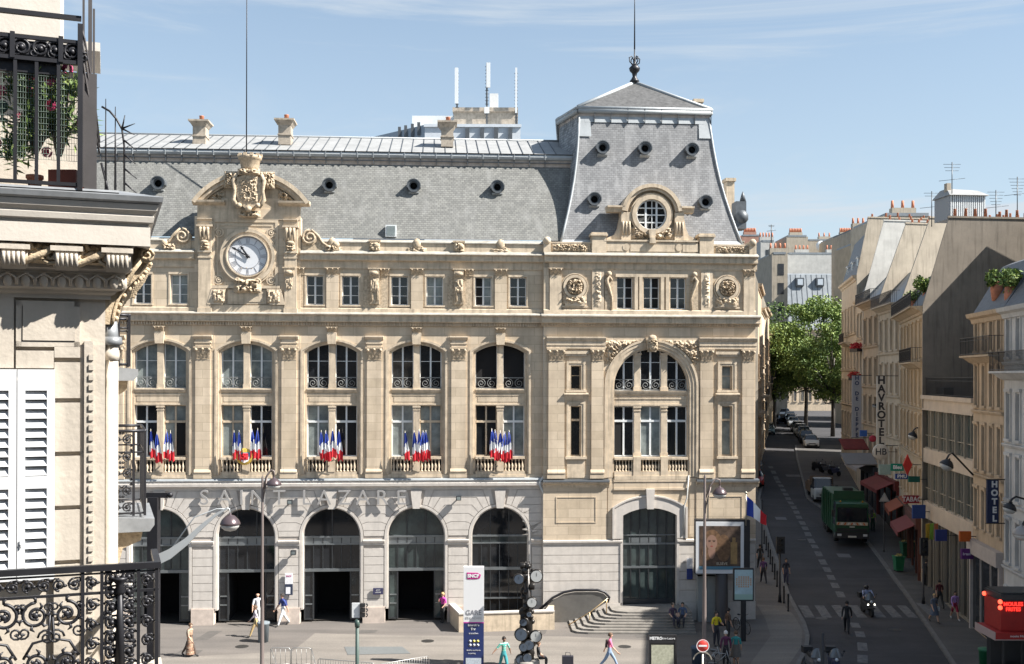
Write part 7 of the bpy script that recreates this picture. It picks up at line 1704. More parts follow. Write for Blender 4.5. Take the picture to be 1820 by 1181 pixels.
def car(loc,rz,paint,label,L_=3.9,W=1.72,H=1.48,hatch=1,group=None):
    e=empty('parked_car' if group else 'car',loc,rz,label,'car',group); m=MB(); h=L_/2; w=W/2
    secs=[(-h,.28,.52,.60,w*.80,w*.74),(-h+.12,.22,.60,.72,w*.93,w*.84),(-h+.55,.2,.74,.86,w,w*.88),(-h+1.0,.2,.84,.93,w,w*.86),(-h+1.62,.2,.9,H-.05,w,w*.68),(-h+2.2,.2,.92,H,w,w*.69),(h-1.0,.2,.92,H-.02,w,w*.68),(h-.35 if hatch else h-.9,.22,.92,H-.22 if hatch else 1.0,w*.98,w*.66),(h-.05,.26,.80,.90,w*.9,w*.74),(h,.32,.6,.7,w*.85,w*.7)]
    mt=[(0,0,0),(0,0,0),(0,0,0),(0,1,1),(0,1,0),(0,1,0),(0,1,0 if not hatch else 0),(0,0,1),(0,0,0)]
    loft(m,secs,mt); m.box(-w*.7,w*.7,-h-.03,-h+.1,.24,.42,2); m.box(-w*.45,w*.45,-h-.035,-h+.02,.50,.58,2); m.box(-.26,.26,-h-.045,-h-.02,.36,.47,3)
    m.box(-w*1.0,-w*1.0-.12,-h+1.35,-h+1.5,.92,1.03,0); m.box(w,w+.12,-h+1.35,-h+1.5,.92,1.03,0)
    b=m.build('body',[paint,carG,bumpM,plateM],e)
    for s_ in (-1,1): 
        q=MB(); q.ball((s_*w*.70,-h+.16,.62),.13,10,0,1.2,.9,.62); q.build('headlight',lampM,e)
        for y in (-h+.72,h-.72): wheel(e,s_*(w-.09),y,.30,.19)
    return e
white_=M('car_white',(.55,.55,.54),.3,spec=.6); teal=M('car_grey_green',(.16,.22,.22),.25,spec=.6,metal=.3); dkcar=M('car_dark_grey',(.03,.035,.045),.25,spec=.6,metal=.3); redcar=M('car_red',(.40,.02,.02),.3,spec=.6); silver=M('car_silver',(.35,.36,.37),.3,metal=.5)
RZ=-.19
car(at(1365,772,RD),RZ,teal,'grey-green small car driving towards us in the left lane')
car(at(1381,753,RD),RZ-.5,dkcar,'dark car turning in just behind the grey-green one',4.4,1.8,1.46,0)
car(at(1441,795,RD),RZ,white_,'white hatchback parked at the front of the right row',4.0,1.75,1.5,1,'cars parked along the street')
car(at(1428,778,RD),RZ,silver,'pale silver car parked behind the white hatchback',4.0,1.75,1.48,1,'cars parked along the street')
car(at(1343,748,RD),RZ,redcar,'red car half hidden by the station corner, far up the left kerb',4.0,1.75,1.5,1,'cars parked along the street')
car(at(1341,862,RD),RZ,redcar,'red and white car hidden behind the pavilion corner, nearest on the left kerb',4.0,1.75,1.5,1,'cars parked along the street')
car(at(1404,748,RD),RZ,dkcar,'black car parked far up before the trees',4.2,1.75,1.5,1,'cars parked along the street')
for i,(px,py,mt,lb) in enumerate(((1418,768,dkcar,'dark car third in the parked row up the street'),(1410,759,silver,'pale car fourth in the parked row up the street'),(1395,742,white_,'white car moving away at the far end of the street'),(1352,729,redcar,'small red car farthest away on the left side'),(1372,733,dkcar,'black car farthest away in the middle of the street'),(1433,786,dkcar,'dark blue car tucked in the parked row behind the pale silver one'),(1423,773,white_,'white car between two dark ones in the parked row'),(1405,753,dkcar,'last dark car of the parked row, close to the trees'))): car(at(px,py,RD),RZ,mt,lb,4.0,1.75,1.48,1,'cars parked along the street' if 'parked' in lb else None)
# white flatbed van
e=empty('flatbed_van',at(1459,888,RD),RZ+.05,'dirty white flatbed van with brown load sides in front of the green garbage truck','van')
m=MB(); w=.98
loft(m,[(-2.7,.35,.75,.9,w*.86,w*.84),(-2.6,.28,.95,1.12,w*.97,w*.9),(-2.1,.28,1.15,1.25,w,w*.9),(-1.35,.28,1.2,2.05,w,w*.80),(-.4,.28,1.2,2.1,w,w*.82),(-.38,.28,1.2,2.1,w,w*.82)],[(0,0,0),(0,0,0),(0,1,1),(0,1,0),(0,0,0)])
m.box(-w*.8,w*.8,-2.75,-2.6,.32,.5,2); m.box(-.5,.5,-2.73,-2.6,.62,.74,2); m.box(-.26,.26,-2.78,-2.74,.36,.47,3); m.build('cab',[M('dirty_white_paint',(.42,.41,.38),.5,var=.2),carG,bumpM,plateM],e)
m=MB(); m.box(-1.05,1.05,-.3,2.8,.7,.8); 
for x in (-1.05,1.0): m.box(x,x+.05,-.3,2.8,.8,1.45)
m.box(-1.05,1.05,2.75,2.8,.8,1.45); m.box(-1.05,1.05,-.32,-.28,.8,2.2); m.box(-.9,.9,0,2.6,.8,1.6); m.build('load_bed',M('rusty_brown_boards',(.16,.10,.06),.8,var=.3),e)
for s_ in (-1,1):
    q=MB(); q.ball((s_*.72,-2.64,.82),.13,8,0,1,.6,.7); q.build('headlight',lampM,e)
    q=MB(); q.box(s_*1.0,s_*1.22,-2.0,-1.9,1.25,1.5); q.build('mirror',bumpM,e)
    for y in (-1.95,1.6): wheel(e,s_*.86,y,.34,.22)
# garbage truck
grn=M('truck_green',(.012,.065,.028),.35,spec=.6,var=.08,vs=2); 
e=empty('garbage_truck',at(1500,952,RD),RZ+.03,'large green garbage truck with a wide windscreen standing in the right lane','truck'); w=1.22
m=MB()
loft(m,[(-4.2,.45,1.1,1.55,w*.97,w*.96),(-4.18,.42,1.3,2.85,w,w*.95),(-3.9,.42,1.3,3.02,w,w*.93),(-2.6,.42,1.3,3.05,w,w*.93),(-2.55,.42,1.3,3.05,w,w*.93)],[(0,0,0),(0,0,0),(0,1,0),(0,0,0)])
m.box(-w*.88,w*.88,-4.24,-4.15,1.62,2.66,1); m.box(-w,w,-4.30,-4.1,.38,.85,2); m.box(-w*.9,w*.9,-4.26,-4.19,.9,1.12,2); m.box(-.30,.30,-4.32,-4.29,.46,.58,3)
m.box(-w*.95,w*.95,-4.25,-4.18,2.72,2.95,0); m.box(-.18,.18,-4.27,-4.2,1.2,1.27,3)
for i in range(9):
    x=-w*.9+i*w*.2; s_=1 if i<4.5 else -1; m.add([(x,-4.262,1.38),(x+.12,-4.262,1.38),(x+.12+s_*.1,-4.262,1.56),(x+s_*.1,-4.262,1.56)],[(0,1,2,3)],3 if i%2 else 4)
m.box(-w*.92,w*.92,-4.255,-4.2,1.36,1.58,5)
m.build('cab',[grn,carG,bumpM,plateM,M('chevron_orange',(.5,.12,.02),.6),M('chevron_pale',(.45,.40,.32),.6)],e)
m=MB(); m.hexa([(-w-.02,-2.45,.7),(w+.02,-2.45,.7),(w+.02,3.2,.7),(-w-.02,3.2,.7)],[(-w*.95,-2.45,3.5),(w*.95,-2.45,3.5),(w*.95,3.4,3.5),(-w*.95,3.4,3.5)]); m.box(-w*.9,w*.9,-2.5,-2.3,3.4,3.75)
for y in (-1.5,-.4,.7,1.8,2.8): m.box(-w-.07,w+.07,y,y+.12,.75,3.45)
m.hexa([(-w,3.2,.6),(w,3.2,.6),(w,4.5,.9),(-w,4.5,.9)],[(-w,3.3,3.5),(w,3.3,3.5),(w,4.2,2.9),(-w,4.2,2.9)]); m.box(-1.0,1.0,-4.0,4,.45,.7,1); m.build('hopper_body',[grn,bumpM],e)
m=MB(); m.box(-.35,.35,-2.2,-1.6,3.7,3.95); m.build('roof_unit',bumpM,e)
for s_ in (-1,1):
    q=MB(); q.box(s_*.78,s_*1.08,-4.33,-4.29,.55,.72); q.build('headlight',lampM,e)
    q=MB(); q.box(s_*1.28,s_*1.5,-4.4,-4.3,2.0,2.5); q.tube([(s_*1.2,-4.2,2.6),(s_*1.38,-4.35,2.5)],.02,5); q.build('mirror',bumpM,e)
    q=MB(); q.lathe([(.07,0),(.06,.1),(0,.14)],(s_*.8,-3.9,3.04),8); q.build('beacon',M('amber_beacon',(.5,.22,.02),.3) if not bpy.data.materials.get('amber_beacon') else bpy.data.materials['amber_beacon'],e)
    for y in (-3.3,1.2,2.5): wheel(e,s_*1.05,y,.48,.3)
# motorcycles
def moto(loc,rz,paint,label,group=None,screen=0,name='motorcycle'):
    e=empty(name,loc,rz,label,'motorcycle',group); r=.29
    for y in (-.65,.62):
        w_=empty('wheel'); w_.parent=e; m=MB(); m.lathe([(r*.75,-.05),(r*.95,-.06),(r,0),(r*.95,.06),(r*.75,.05)],(0,y,r),14,0,'x'); m.build('tyre',tyreM,w_); m=MB(); m.lathe([(0,-.03),(r*.75,-.035),(r*.75,.035),(0,.03)],(0,y,r),12,0,'x'); m.build('rim',rimM,w_)
    m=MB(); loft(m,[(-.62,.55,.75,.9,.10,.06),(-.45,.35,.8,.98,.18,.10),(-.2,.3,.62,.78,.17,.12),(.1,.28,.66,.80,.18,.13),(.6,.45,.72,.84,.15,.1),(.85,.6,.72,.80,.08,.06)],[(0,0,0)]*5); m.box(-.16,.16,-.85,-.5,.50,.56); m.build('body',paint,e)
    m=MB(); m.tube([(0,.0,.82),(0,.35,.86),(0,.75,.88)],[.12,.15,.09],8); m.build('seat',bumpM,e)
    m=MB(); m.tube([(0,-.65,.3),(0,-.5,.9),(0,-.45,1.0)],.035,6); m.tube([(-.34,-.38,1.04),(-.1,-.47,1.02),(.1,-.47,1.02),(.34,-.38,1.04)],.018,5); m.tube([(-.3,-.42,1.03),(-.36,-.45,1.22)],.01,4); m.tube([(.3,-.42,1.03),(.36,-.45,1.22)],.01,4); m.ball((-.37,-.45,1.24),.06,6,0,1,.4,.7); m.ball((.37,-.45,1.24),.06,6,0,1,.4,.7); m.build('handlebar',bumpM,e)
    m=MB(); m.ball((0,-.66,.88),.085,8); m.build('headlight',lampM,e)
    if screen:
        m=MB(); vs=[]; 
        for i in range(7):
            for j in range(9): a=PI*j/8; rr_=.30*(1-.25*(i/6)**2); vs.append((rr_*math.cos(a),-.42-.16*math.sin(a)+.12*i/6,.95+.42*i/6*(math.sin(a)*.6+.4)))
        m.add(vs,[[i*9+j,i*9+j+1,(i+1)*9+j+1,(i+1)*9+j] for i in range(6) for j in range(8)],0,True); m.build('windscreen',M('tinted_screen',(.10,.11,.12),.08,spec=.8) if not bpy.data.materials.get('tinted_screen') else bpy.data.materials['tinted_screen'],e)
        m=MB(); m.box(-.22,.22,.65,1.0,.85,1.15); m.build('top_box',bumpM,e)
    return e
mb=[cmat((.02,.02,.025),.3),cmat((.10,.10,.11),.3),cmat((.04,.05,.10),.3),cmat((.20,.20,.20),.3)]
desc=['nearest','second nearest','third','fourth','fifth','sixth','seventh','eighth','farthest']
for i in range(9):
    px=1432-3.6*i; py=783-3.9*i; moto(at(px,py,RD),RZ-1.0,mb[i%4],f'{desc[i]} motorcycle in the row parked on the right behind the silver car','motorcycles parked in a row')
for i,(px,py,s_) in enumerate(((1452,838,'left'),(1468,842,'middle'),(1484,846,'right'))): moto(at(px,py,.0),RZ+.5,mb[i],f'{s_} motorcycle of the three standing on the pavement behind the white van','motorcycles behind the white van')
moto(at(1352,842,RD),RZ,mb[3],'pale scooter half hidden behind the pavilion corner','scooters',1)
MT=at(1541,1093,RD); moto(MT,.05,mb[0],'dark scooter with two lit headlamps ridden towards us over the zebra crossing',None,1)
r_=person((MT.x,MT.y+.15,MT.z+.42),1.62,.05,'rider with a dark helmet and a pale blue shirt on the moving scooter',cmat((.28,.33,.50)),cmat((.02,.02,.03)),pose='sit',sleeves=1,helmet=M('black_helmet',(.015,.015,.015),.2),armpose={-1:((-.15,-.06,.60),(-.19,-.22,.42)),1:((.15,-.06,.60),(.19,-.22,.42))})
for o in r_.children_recursive: o.data.transform(Matrix.Translation((0,0,0)))
q=MB()
for s_ in (-1,1): q.ball((s_*.19,-.66,.72),.05,6)
o=q.build('headlight_pair',M('lit_headlamp',(.9,.9,.8),.3,emit=(1,.95,.8),es=2.0)); o.location=MT; o.rotation_euler=(0,0,.05); o.parent=None
o.parent=[x for x in sc.objects if x.get('label','').startswith('dark scooter with two lit')][0]; o.location=(0,0,0); o.rotation_euler=(0,0,0)
for i,(px,lb) in enumerate(((1446,'scooter with a rounded windscreen at the bottom edge, left of the black post'),(1482,'scooter with a dark windscreen at the bottom edge, right of the black post'))): moto(at(px,1201,RD),.1-.2*i,mb[1+i],lb,None,1)
# bicycles
def bike(loc,rz,label,group=None):
    e=empty('bicycle',loc,rz,label,'bicycle',group); r=.33
    for y in (-.52,.52):
        m=MB(); pts=[(0,y+r*math.cos(2*PI*i/20),r+r*math.sin(2*PI*i/20)) for i in range(21)]; m.tube(pts,.018,5); 
        for i in range(8): a=2*PI*i/8; m.tube([(0,y,r),(0,y+r*math.cos(a),r+r*math.sin(a))],.004,3)
        m.build('wheel',tyreM,e)
    m=MB(); 
    for a,b in (((0,.52,r),(0,.1,.33)),((0,.1,.33),(0,.28,.82)),((0,.28,.8),(0,-.32,.78)),((0,.1,.33),(0,-.32,.76)),((0,.52,r),(0,.26,.75)),((0,-.52,r),(0,-.33,.95))): m.tube([a,b],.018,5)
    m.build('frame',silver,e); m=MB(); m.tube([(-.26,-.25,1.0),(-.1,-.34,.98),(.1,-.34,.98),(.26,-.25,1.0)],.014,5); m.build('handlebar',ironM,e); m=MB(); m.ball((0,.29,.88),.1,8,0,.8,1.3,.4); m.build('saddle',bumpM,e); return e
bike(at(1318,1124),.35,'bicycle leaning behind the small poster panel post'); 
bike(at(1262,1184),1.2,'grey bicycle parked at the bottom edge by the blue bin'); bike(at(1278,1192),1.35,'dark bicycle parked next to the person in plum')
# ================= street furniture
postM=M('dark_post_paint',(.03,.03,.033),.5,metal=.3); greyPole=M('grey_brown_pole',(.16,.13,.12),.5,metal=.3); domeM=M('purple_brown_lamp_dome',(.10,.075,.08),.3,metal=.4); lensM=M('clear_lamp_bowl',(.42,.42,.40),.08,spec=.8)
def dome(e,x,y,z,r,tilt=0,mat=None):
    m=MB(); m.lathe([(r*.12,r*1.15),(r*.14,r*.95),(r*.5,r*.82),(r*.85,r*.45),(r*1.0,.05),(r*1.04,0),(r*.98,-.02)],(0,0,0),16); o=m.build('lamp_shade',mat or domeM,e); o.location=(x,y,z); o.rotation_euler=(0,tilt,0)
    m=MB(); m.lathe([(r*.95,0),(r*.9,-r*.28),(r*.6,-r*.6),(0,-r*.75)],(0,0,0),14); b=m.build('glass_bowl',lensM,o)
def lamp_post(px,ptop,d,lx,ly,lr,label,pm=greyPole,th=.09,arm=1):
    base=P(px,669,d); top=P(px,ptop,d); l=P(lx,ly,d); e=empty('street_lamp',(base.x,d,gz(d)),0,label,'street lamp')
    m=MB(); H_=top.z-gz(d); m.lathe([(th*1.8,0),(th*1.6,.5),(th,.6),(th*.9,H_*.45),(th*.75,H_*.46),(th*.55,H_),(0,H_+.15)],(0,0,0),12); m.build('pole',pm,e)
    dx=l.x-base.x; dz=l.z-gz(d); m=MB(); m.tube([(0,0,dz-.3),(dx*.35,0,dz+.35),(dx*.75,0,dz+lr*2.1),(dx,0,dz+lr*1.9),(dx,0,dz+lr)],.04,6); m.tube([(0,0,dz-.8),(dx*.4,0,dz+.3)],.03,5); m.build('arm',pm,e); dome(e,dx,0,dz,lr); return e
lamp_post(467,850,45,487,862,.30,'tall slim street lamp with a small purple dome in front of the first arches')
lamp_post(1253,848,48,1279,878,.32,'tall brown street lamp with a round dome in front of the pavilion door',greyPole,.10)
# lamp with crescent arm at the left
d=34; e=empty('street_lamp',(P(274,669,d).x,d,0),0,'black mast with pale crescent arm and big purple dome lamp, left of the arches','street lamp'); ox=P(274,669,d).x
m=MB(); zt=P(274,884,d).z; m.box(-.16,.16,-.16,.16,0,zt); a=P(252,888,d); b=P(298,888,d); m.box(a.x-ox,b.x-ox,-.05,.05,zt-.02,zt+.14); m.ball((b.x-ox+.08,0,zt+.07),.09,8); m.tube([(.15,0,zt+.1),(.15,0,zt-.4)],.02,5); m.build('mast',ironM,e)
m=MB(); cp=[(272,998,9),(300,985,8.5),(330,963,6.5),(358,936,4.5),(385,914,2.5),(405,903,1.5)]
up=[];lo=[]
for x,y,t in cp: p=P(x,y-t,d); q=P(x+t*.4,y+t,d); up.append((p.x-ox,p.z)); lo.append((q.x-ox,q.z))
m.prism(up+lo[::-1],-.05,.05); q=[(P(x,y,d).x-ox,0,P(x,y,d).z) for x,y in ((298,985),(345,920),(385,905),(408,905),(409,915))]; m.tube(q,.02,5); m.build('crescent_arm',M('pale_grey_arm',(.50,.52,.52),.4,metal=.2),e)
l=P(409,932,d); dome(e,l.x-ox,0,l.z,.31)
def wall_lamp(px,py,d,ax,ay,r,label,tilt=.4,mat=None):
    l=P(px,py,d); a=P(ax,ay,d+.0); e=empty('wall_lamp',l,0,label,'wall lamp'); m=MB(); v=a-l; m.tube([(0,0,r*.9),(.12,0,r*1.5),(.3,0,r*1.7+.05),(v.x,v.y,v.z)],.05,6); m.build('arm',postM,e); dome(e,0,0,0,r,tilt,mat); return e
wall_lamp(1682,828,56,1730,845,.36,'black cone lamp on a long arm across the glass front building',.45,postM)
wall_lamp(1622,776,72,1642,770,.32,'small dark lamp on an arm beside the black letter sign',.4,postM)
wall_lamp(1794,905,49,1830,890,.30,'black cone lamp at the right edge under the blue hotel sign',.35,postM)
wall_lamp(1816,950,45,1845,925,.36,'pale round dome lamp cut off by the right edge',0,M('pale_lamp_dome',(.30,.27,.25),.3))
wall_lamp(1556,722,95,1575,715,.3,'small dark lamp left of the black letter sign',.3,postM)
# ---- information totem
d=50.5; a=P(824,1008,d); b=P(860,1008,d); e=empty('information_totem',(a.x,d,0),0,'tall white and navy information totem with magenta logo in front of the ramp wall','information totem'); W_=b.x-a.x; Z1=a.z; Zs=P(840,1106,d).z
m=MB(); m.box(0,W_,0,.28,Zs,Z1,0); m.box(0,W_,0,.28,.0,Zs-.05,1); m.box(-.005,W_+.005,-.005,.285,Zs-.05,Zs,2); m.build('panel',[M('totem_white',(.72,.72,.72),.4),M('totem_navy',(.015,.03,.12),.4),M('totem_magenta',(.45,.03,.30),.4)],e)
def sgn(body,x,z,size,mat,par,y=-.01,align='CENTER',bold=0,xs=1.0,ex=.004):
    o=text('lettering',body,size,mat,par,ex,align,1.0,bold,xs); o.rotation_euler=(PI/2,0,0); o.location=(x,y,z); return o
wtxt=M('white_lettering',(.75,.75,.75),.5); gtxt=M('grey_lettering',(.22,.22,.24),.5); dtxt=M('dark_lettering',(.06,.06,.07),.5)
def zt2(y): return P(840,y,d).z
m=MB(); zc=zt2(1024); m.prism([(W_*.18,zc-.15),(W_*.16,zc+.16),(W_*.7,zc+.15),(W_*.86,zc+.05),(W_*.80,zc-.11),(W_*.6,zc-.15)],-.012,.0); m.build('logo',[M('logo_magenta',(.50,.02,.22),.4)],e)
sgn('SNCF',W_*.48,zc,.22,wtxt,e,-.02,bold=.012,xs=1.0)
sgn('GARE',W_*.5,zt2(1089.5),.34,gtxt,e,-.008,xs=.88); sgn('ST-LAZARE',W_*.5,zt2(1099),.155,M('pale_lettering',(.45,.45,.45),.5),e,-.008)
sgn('intercités',W_*.5,zt2(1111.5),.14,wtxt,e,-.008,bold=.006); sgn('Ter',W_*.48,zt2(1118.5),.15,wtxt,e,-.008,bold=.008); sgn('transilien',W_*.5,zt2(1126),.12,wtxt,e,-.008)
m=MB()
for i in range(6): m.lathe([(0,0),(.07,.001)],(W_*(.33+.19*(i%3)),-.012,zt2(1140+7*(i//3))),12,(1 if i in(1,2) else 0),'y')
m.build('line_symbols',[M('pale_disc',(.45,.47,.52),.5),M('yellow_disc',(.55,.50,.10),.5)],e)
sgn('Galerie marchande',W_*.5,zt2(1156),.085,wtxt,e,-.008); sgn('et parking',W_*.42,zt2(1161.5),.085,wtxt,e,-.008)
m=MB(); m.box(W_*.12,W_*.88,-.015,0,zt2(1200),zt2(1170)); m.build('map_sheet',M('pale_map',(.45,.50,.55),.5,var=.2,vs=10),e)
# ---- generic dark sculpture of stacked drums and blank dials
d=50.5; c=P(938,669,d); e=empty('street_sculpture',(c.x,d,0),0,'tall dark bronze totem of stacked drums with a few pale discs in the forecourt','sculpture'); rn=random.Random(12)
def zs_(y): return P(938,y,d).z
brz=M('dark_bronze',(.035,.032,.03),.35,metal=.6,var=.3,vs=6); dial=M('pale_disc_face',(.42,.43,.42),.5); dial2=M('blue_grey_disc_face',(.06,.08,.11),.4)
m=MB(); m.tube([(0,0,0),(0,0,zs_(1000))],[.35,.10],10)
for y in range(1006,1190,9):
    z=zs_(y); a=rn.uniform(0,6.28); w=.16+.12*(y-1000)/190; m.lathe([(.0,-.12),(w*.95,-.12),(w,-.09),(w,.09),(w*.9,.12),(0,.12)],(.22*math.cos(a),.15*math.sin(a),z),12,0,'y' if y%2 else 'x')
    m.ball((.25*math.cos(a+2),.2*math.sin(a+2),z),.12,6)
for k in range(5): m.tube([(-.1+.05*k,0,zs_(1012)),(-.15+.08*k,-.05,zs_(1003)),(-.06+.04*k,0,zs_(998))],.02,5)
m.build('stack',brz,e)
for (px,py,r,mt) in ((953,1021,.27,0),(922,1026,.22,1),(945,1068,.22,0),(940,1088,.11,1),(930,1103,.16,1),(926,1124,.27,1),(952,1127,.25,0),(940,1142,.22,1),(930,1146,.18,1),(925,1168,.2,1),(937,1165,.2,1)):
    q=P(px,py,d); m=MB(); y=-.42+rn.uniform(-.06,.06); m.lathe([(0,-.10),(r*1.12,-.10),(r*1.2,-.02),(r*1.15,.08),(r*1.0,.10)],(q.x-c.x,y,q.z),18,0,'y'); m.lathe([(0,.104),(r*.98,.105)],(q.x-c.x,y,q.z),18,1,'y',False)
    for v in m.v[:0]: pass
    a=rn.uniform(0,6.28); m.box(q.x-c.x-.008,q.x-c.x+.008,y-.112,y-.106,q.z,q.z+r*.6,0)
    o=m.build('disc',[brz,dial2 if mt else dial],e); 
m=MB(); m.lathe([(.6,0),(.6,.35),(.5,.4),(0,.42)],(0,0,0),16); m.build('base',M('sculpture_base',(.30,.28,.25),.8),e)
# ---- advertising panel on column
d=59.0; a=P(1237,928,d); b=P(1322,1020,d); e=empty('advertising_panel',(a.x,d,0),0,'large white framed advertising panel with a brown poster of a woman, on a dark column','billboard'); W_=b.x-a.x; z0,z1=b.z,a.z
m=MB(); m.box(0,W_,0,.08,z0,z1,0); m.box(-.02,W_+.30,.08,.55,z0-.05,z1+.12,1); m.box(W_,W_+.34,.02,.5,z0,z1+.1,1); m.build('frame',[M('white_frame',(.62,.63,.64),.4),M('black_casing',(.02,.02,.022),.5)],e)
m=MB(); x0,x1,y0,y1=W_*.07,W_*.93,z0+.22,z1-.22; cxp=x0+(x1-x0)*.30; czp=y0+(y1-y0)*.62
m.box(x0,x1,-.01,0,y0,y1,0); m.box(x0,x1,-.014,-.01,y0,y0+.18,3); m.box(x0+(x1-x0)*.76,x0+(x1-x0)*.92,-.014,-.01,y0+.3,y0+1.5,4); m.box(x0+(x1-x0)*.80,x0+(x1-x0)*.88,-.018,-.01,y0+1.5,y0+1.75,4)
def el(cx,cz,rx,rz_,mi,y): 
    n=18; m.prism([(cx+rx*math.cos(2*PI*i/n),cz+rz_*math.sin(2*PI*i/n)) for i in range(n)],y,-.0,mi)
el(cxp+.02,czp+.05,.50,.66,1,-.014); el(cxp+.65,czp-.3,.40,.75,1,-.013); el(cxp-.25,czp-.5,.28,.5,1,-.015)
el(cxp,czp-.45,.20,.45,2,-.019); el(cxp,czp,.30,.42,2,-.021)
for s_ in (-1,1): el(cxp+s_*.12,czp+.06,.07,.022,5,-.024); el(cxp+s_*.12,czp+.12,.09,.012,5,-.024)
el(cxp,czp-.20,.075,.028,6,-.024); m.add([(cxp-.012,-.0245,czp+.04),(cxp+.012,-.0245,czp+.04),(cxp+.03,-.0245,czp-.08),(cxp-.03,-.0245,czp-.08)],[(0,1,2,3)],7)
pc=lambda n,c,**k: bpy.data.materials.get(n) or M(n,c,.5,**k)
m.build('poster',[pc('poster_brown',(.085,.055,.038),var=.6,vs=2.5),pc('poster_hair',(.15,.085,.045),var=.5,vs=5),pc('poster_skin',(.27,.16,.115)),pc('poster_blue',(.08,.20,.28)),pc('poster_gold',(.30,.19,.08),var=.3),pc('poster_dark',(.03,.015,.01)),pc('poster_lip',(.25,.03,.03)),pc('poster_shadow',(.28,.15,.09))],e)
sgn('ELSÈVE',x0+(x1-x0)*.55,y0+.32,.20,pc('poster_text',(.55,.48,.38)),e,-.03); 
m=MB(); m.lathe([(.42,0),(.36,.2),(.33,2.8)],(W_*.56,.3,0),14); m.build('column',M('dark_column',(.045,.04,.04),.6),e)
# grey cabinet
a=P(1240,1024,60); b=P(1272,1072,60); m=MB(); m.box(0,b.x-a.x,0,.5,0,a.z-0); m.box(-.03,b.x-a.x+.03,-.03,.53,a.z-.05,a.z); m.box((b.x-a.x)/2-.01,(b.x-a.x)/2+.01,-.006,0,.1,a.z-.1,1); tag(m.build('utility_cabinet',[M('cabinet_grey',(.28,.29,.28),.6,var=.1),steelD],None,(a.x,59.9,0)),'pale grey utility cabinet against the wall below the advertising panel','cabinet')
# small poster panel
g_=G(1321,1140); d=g_.y; a=P(1303,1010,d); b=P(1339,1068,d); e=empty('poster_panel',(g_.x,d,0),0,'small poster panel with a pale blue poster, right of the large one','poster panel')
m=MB(); m.box(a.x-g_.x,b.x-g_.x,-.1,.1,b.z,a.z,0); m.box(-.12,.12,-.1,.1,0,b.z,0); m.build('frame',postM,e); m=MB(); m.box(a.x-g_.x+.06,b.x-g_.x-.06,-.11,-.1,b.z+.07,a.z-.07,0); cxx=(a.x+b.x)/2-g_.x; czz=b.z+(a.z-b.z)*.6
for i in range(7):
    for j in range(6): m.box(cxx-.4+.12*i,cxx-.4+.12*i+.08,-.115,-.11,czz-.3+.1*j,czz-.3+.1*j+.06,1 if (i-3)**2+(j-2.5)**2<12 else 0)
m.box(a.x-g_.x+.06,b.x-g_.x-.06,-.114,-.11,b.z+.07,b.z+.35,2); m.build('poster',[pc('poster_sky',(.38,.52,.56),var=.15),pc('poster_orange',(.50,.26,.12)),pc('poster_mint',(.30,.45,.40))],e)
# ---- traffic lights, poles, bollards
def signal(px,pyb,pyt,yl0,yl1,label,w=.2,dz=0,dd=None,colr=postM):
    g_=G(px,pyb,dz) if dd is None else Vector((P(px,669,dd).x,dd,gz(dd))); e=empty('traffic_light',g_,0,label,'traffic light'); d=g_.y; m=MB(); zt=P(px,pyt,d).z-g_.z; m.lathe([(.11,0),(.09,.4),(.06,.45),(.055,zt)],(0,0,0),10); m.build('pole',colr,e)
    z0,z1=P(px,yl1,d).z-g_.z,P(px,yl0,d).z-g_.z; m=MB(); m.box(-w,w,-.16,.16,z0,z1); m.box(-w*1.25,w*1.25,-.18,-.16,z0-.05,z1+.05); m.build('signal_head',bumpM,e)
    for i in range(3):
        q=MB(); zz=z0+(z1-z0)*(i+.5)/3; q.lathe([(0,.20),(.07,.2),(.09,.18)],(0,0,zz),10,0,'y'); q.ring(0,zz,.09,.11,0,PI,-.32,-.18,0,8); q.build('lens',M('unlit_lens',(.05,.05,.045),.2) if not bpy.data.materials.get('unlit_lens') else bpy.data.materials['unlit_lens'],e)
    return e
signal(1386,1071,955,955,982,'dark traffic light at the tip of the left pavement',.2)
signal(1641,1074,957,957,986,'dark traffic light on the right pavement before the glass fronts',.18)
d=45; g_=Vector((P(636,669,d).x,d,0)); e=empty('traffic_light',g_,0,'green traffic light post with white backing plate in the middle of the forecourt','traffic light')
m=MB(); zt=P(636,1100,d).z; m.lathe([(.12,0),(.08,.5),(.075,zt)],(0,0,0),10); m.lathe([(.1,zt-.35),(.11,zt-.2),(.1,zt-.05)],(0,0,0),10); m.build('pole',M('dark_green_post',(.04,.07,.06),.5),e)
z0,z1=P(636,1098,d).z,P(636,1072,d).z; m=MB(); m.box(-.22,.10,-.03,.03,z0,z1); m.build('backing_plate',whiteP,e); m=MB()
for i in range(3): m.box(.12,.32,-.1,.1,z0+.03+(z1-z0)*i/3,z0+(z1-z0)*(i+1)/3-.02); m.ring(.36,z0+(z1-z0)*(i+.5)/3,.05,.08,-1.5,1.5,-.08,.08,0,6)
m.tube([(0,0,zt-.1),(.25,0,z0+.1)],.05,6); m.build('signal_head',bumpM,e)
def post(px,pyb,pyt,r,label,cat='post',name='post',dd=None,dz=0,group=None,top=0):
    g_=G(px,pyb,dz) if dd is None else Vector((P(px,669,dd).x,dd,gz(dd)+dz)); zt=P(px,pyt,g_.y).z-g_.z; m=MB(); m.lathe([(r*1.5,0),(r*1.3,.12),(r,.16),(r,zt-.03),(r*.5,zt)],(0,0,0),8); 
    if top: m.ball((0,0,zt),r*2.2,8)
    return tag(m.build(name,postM,None,g_),label,cat,group)
post(1354,975,888,.05,'tall thin dark pole on the shaded pavement beside the big flag'); post(1463,1230,1125,.08,'black post between the two scooters at the bottom edge',dd=47,dz=0)
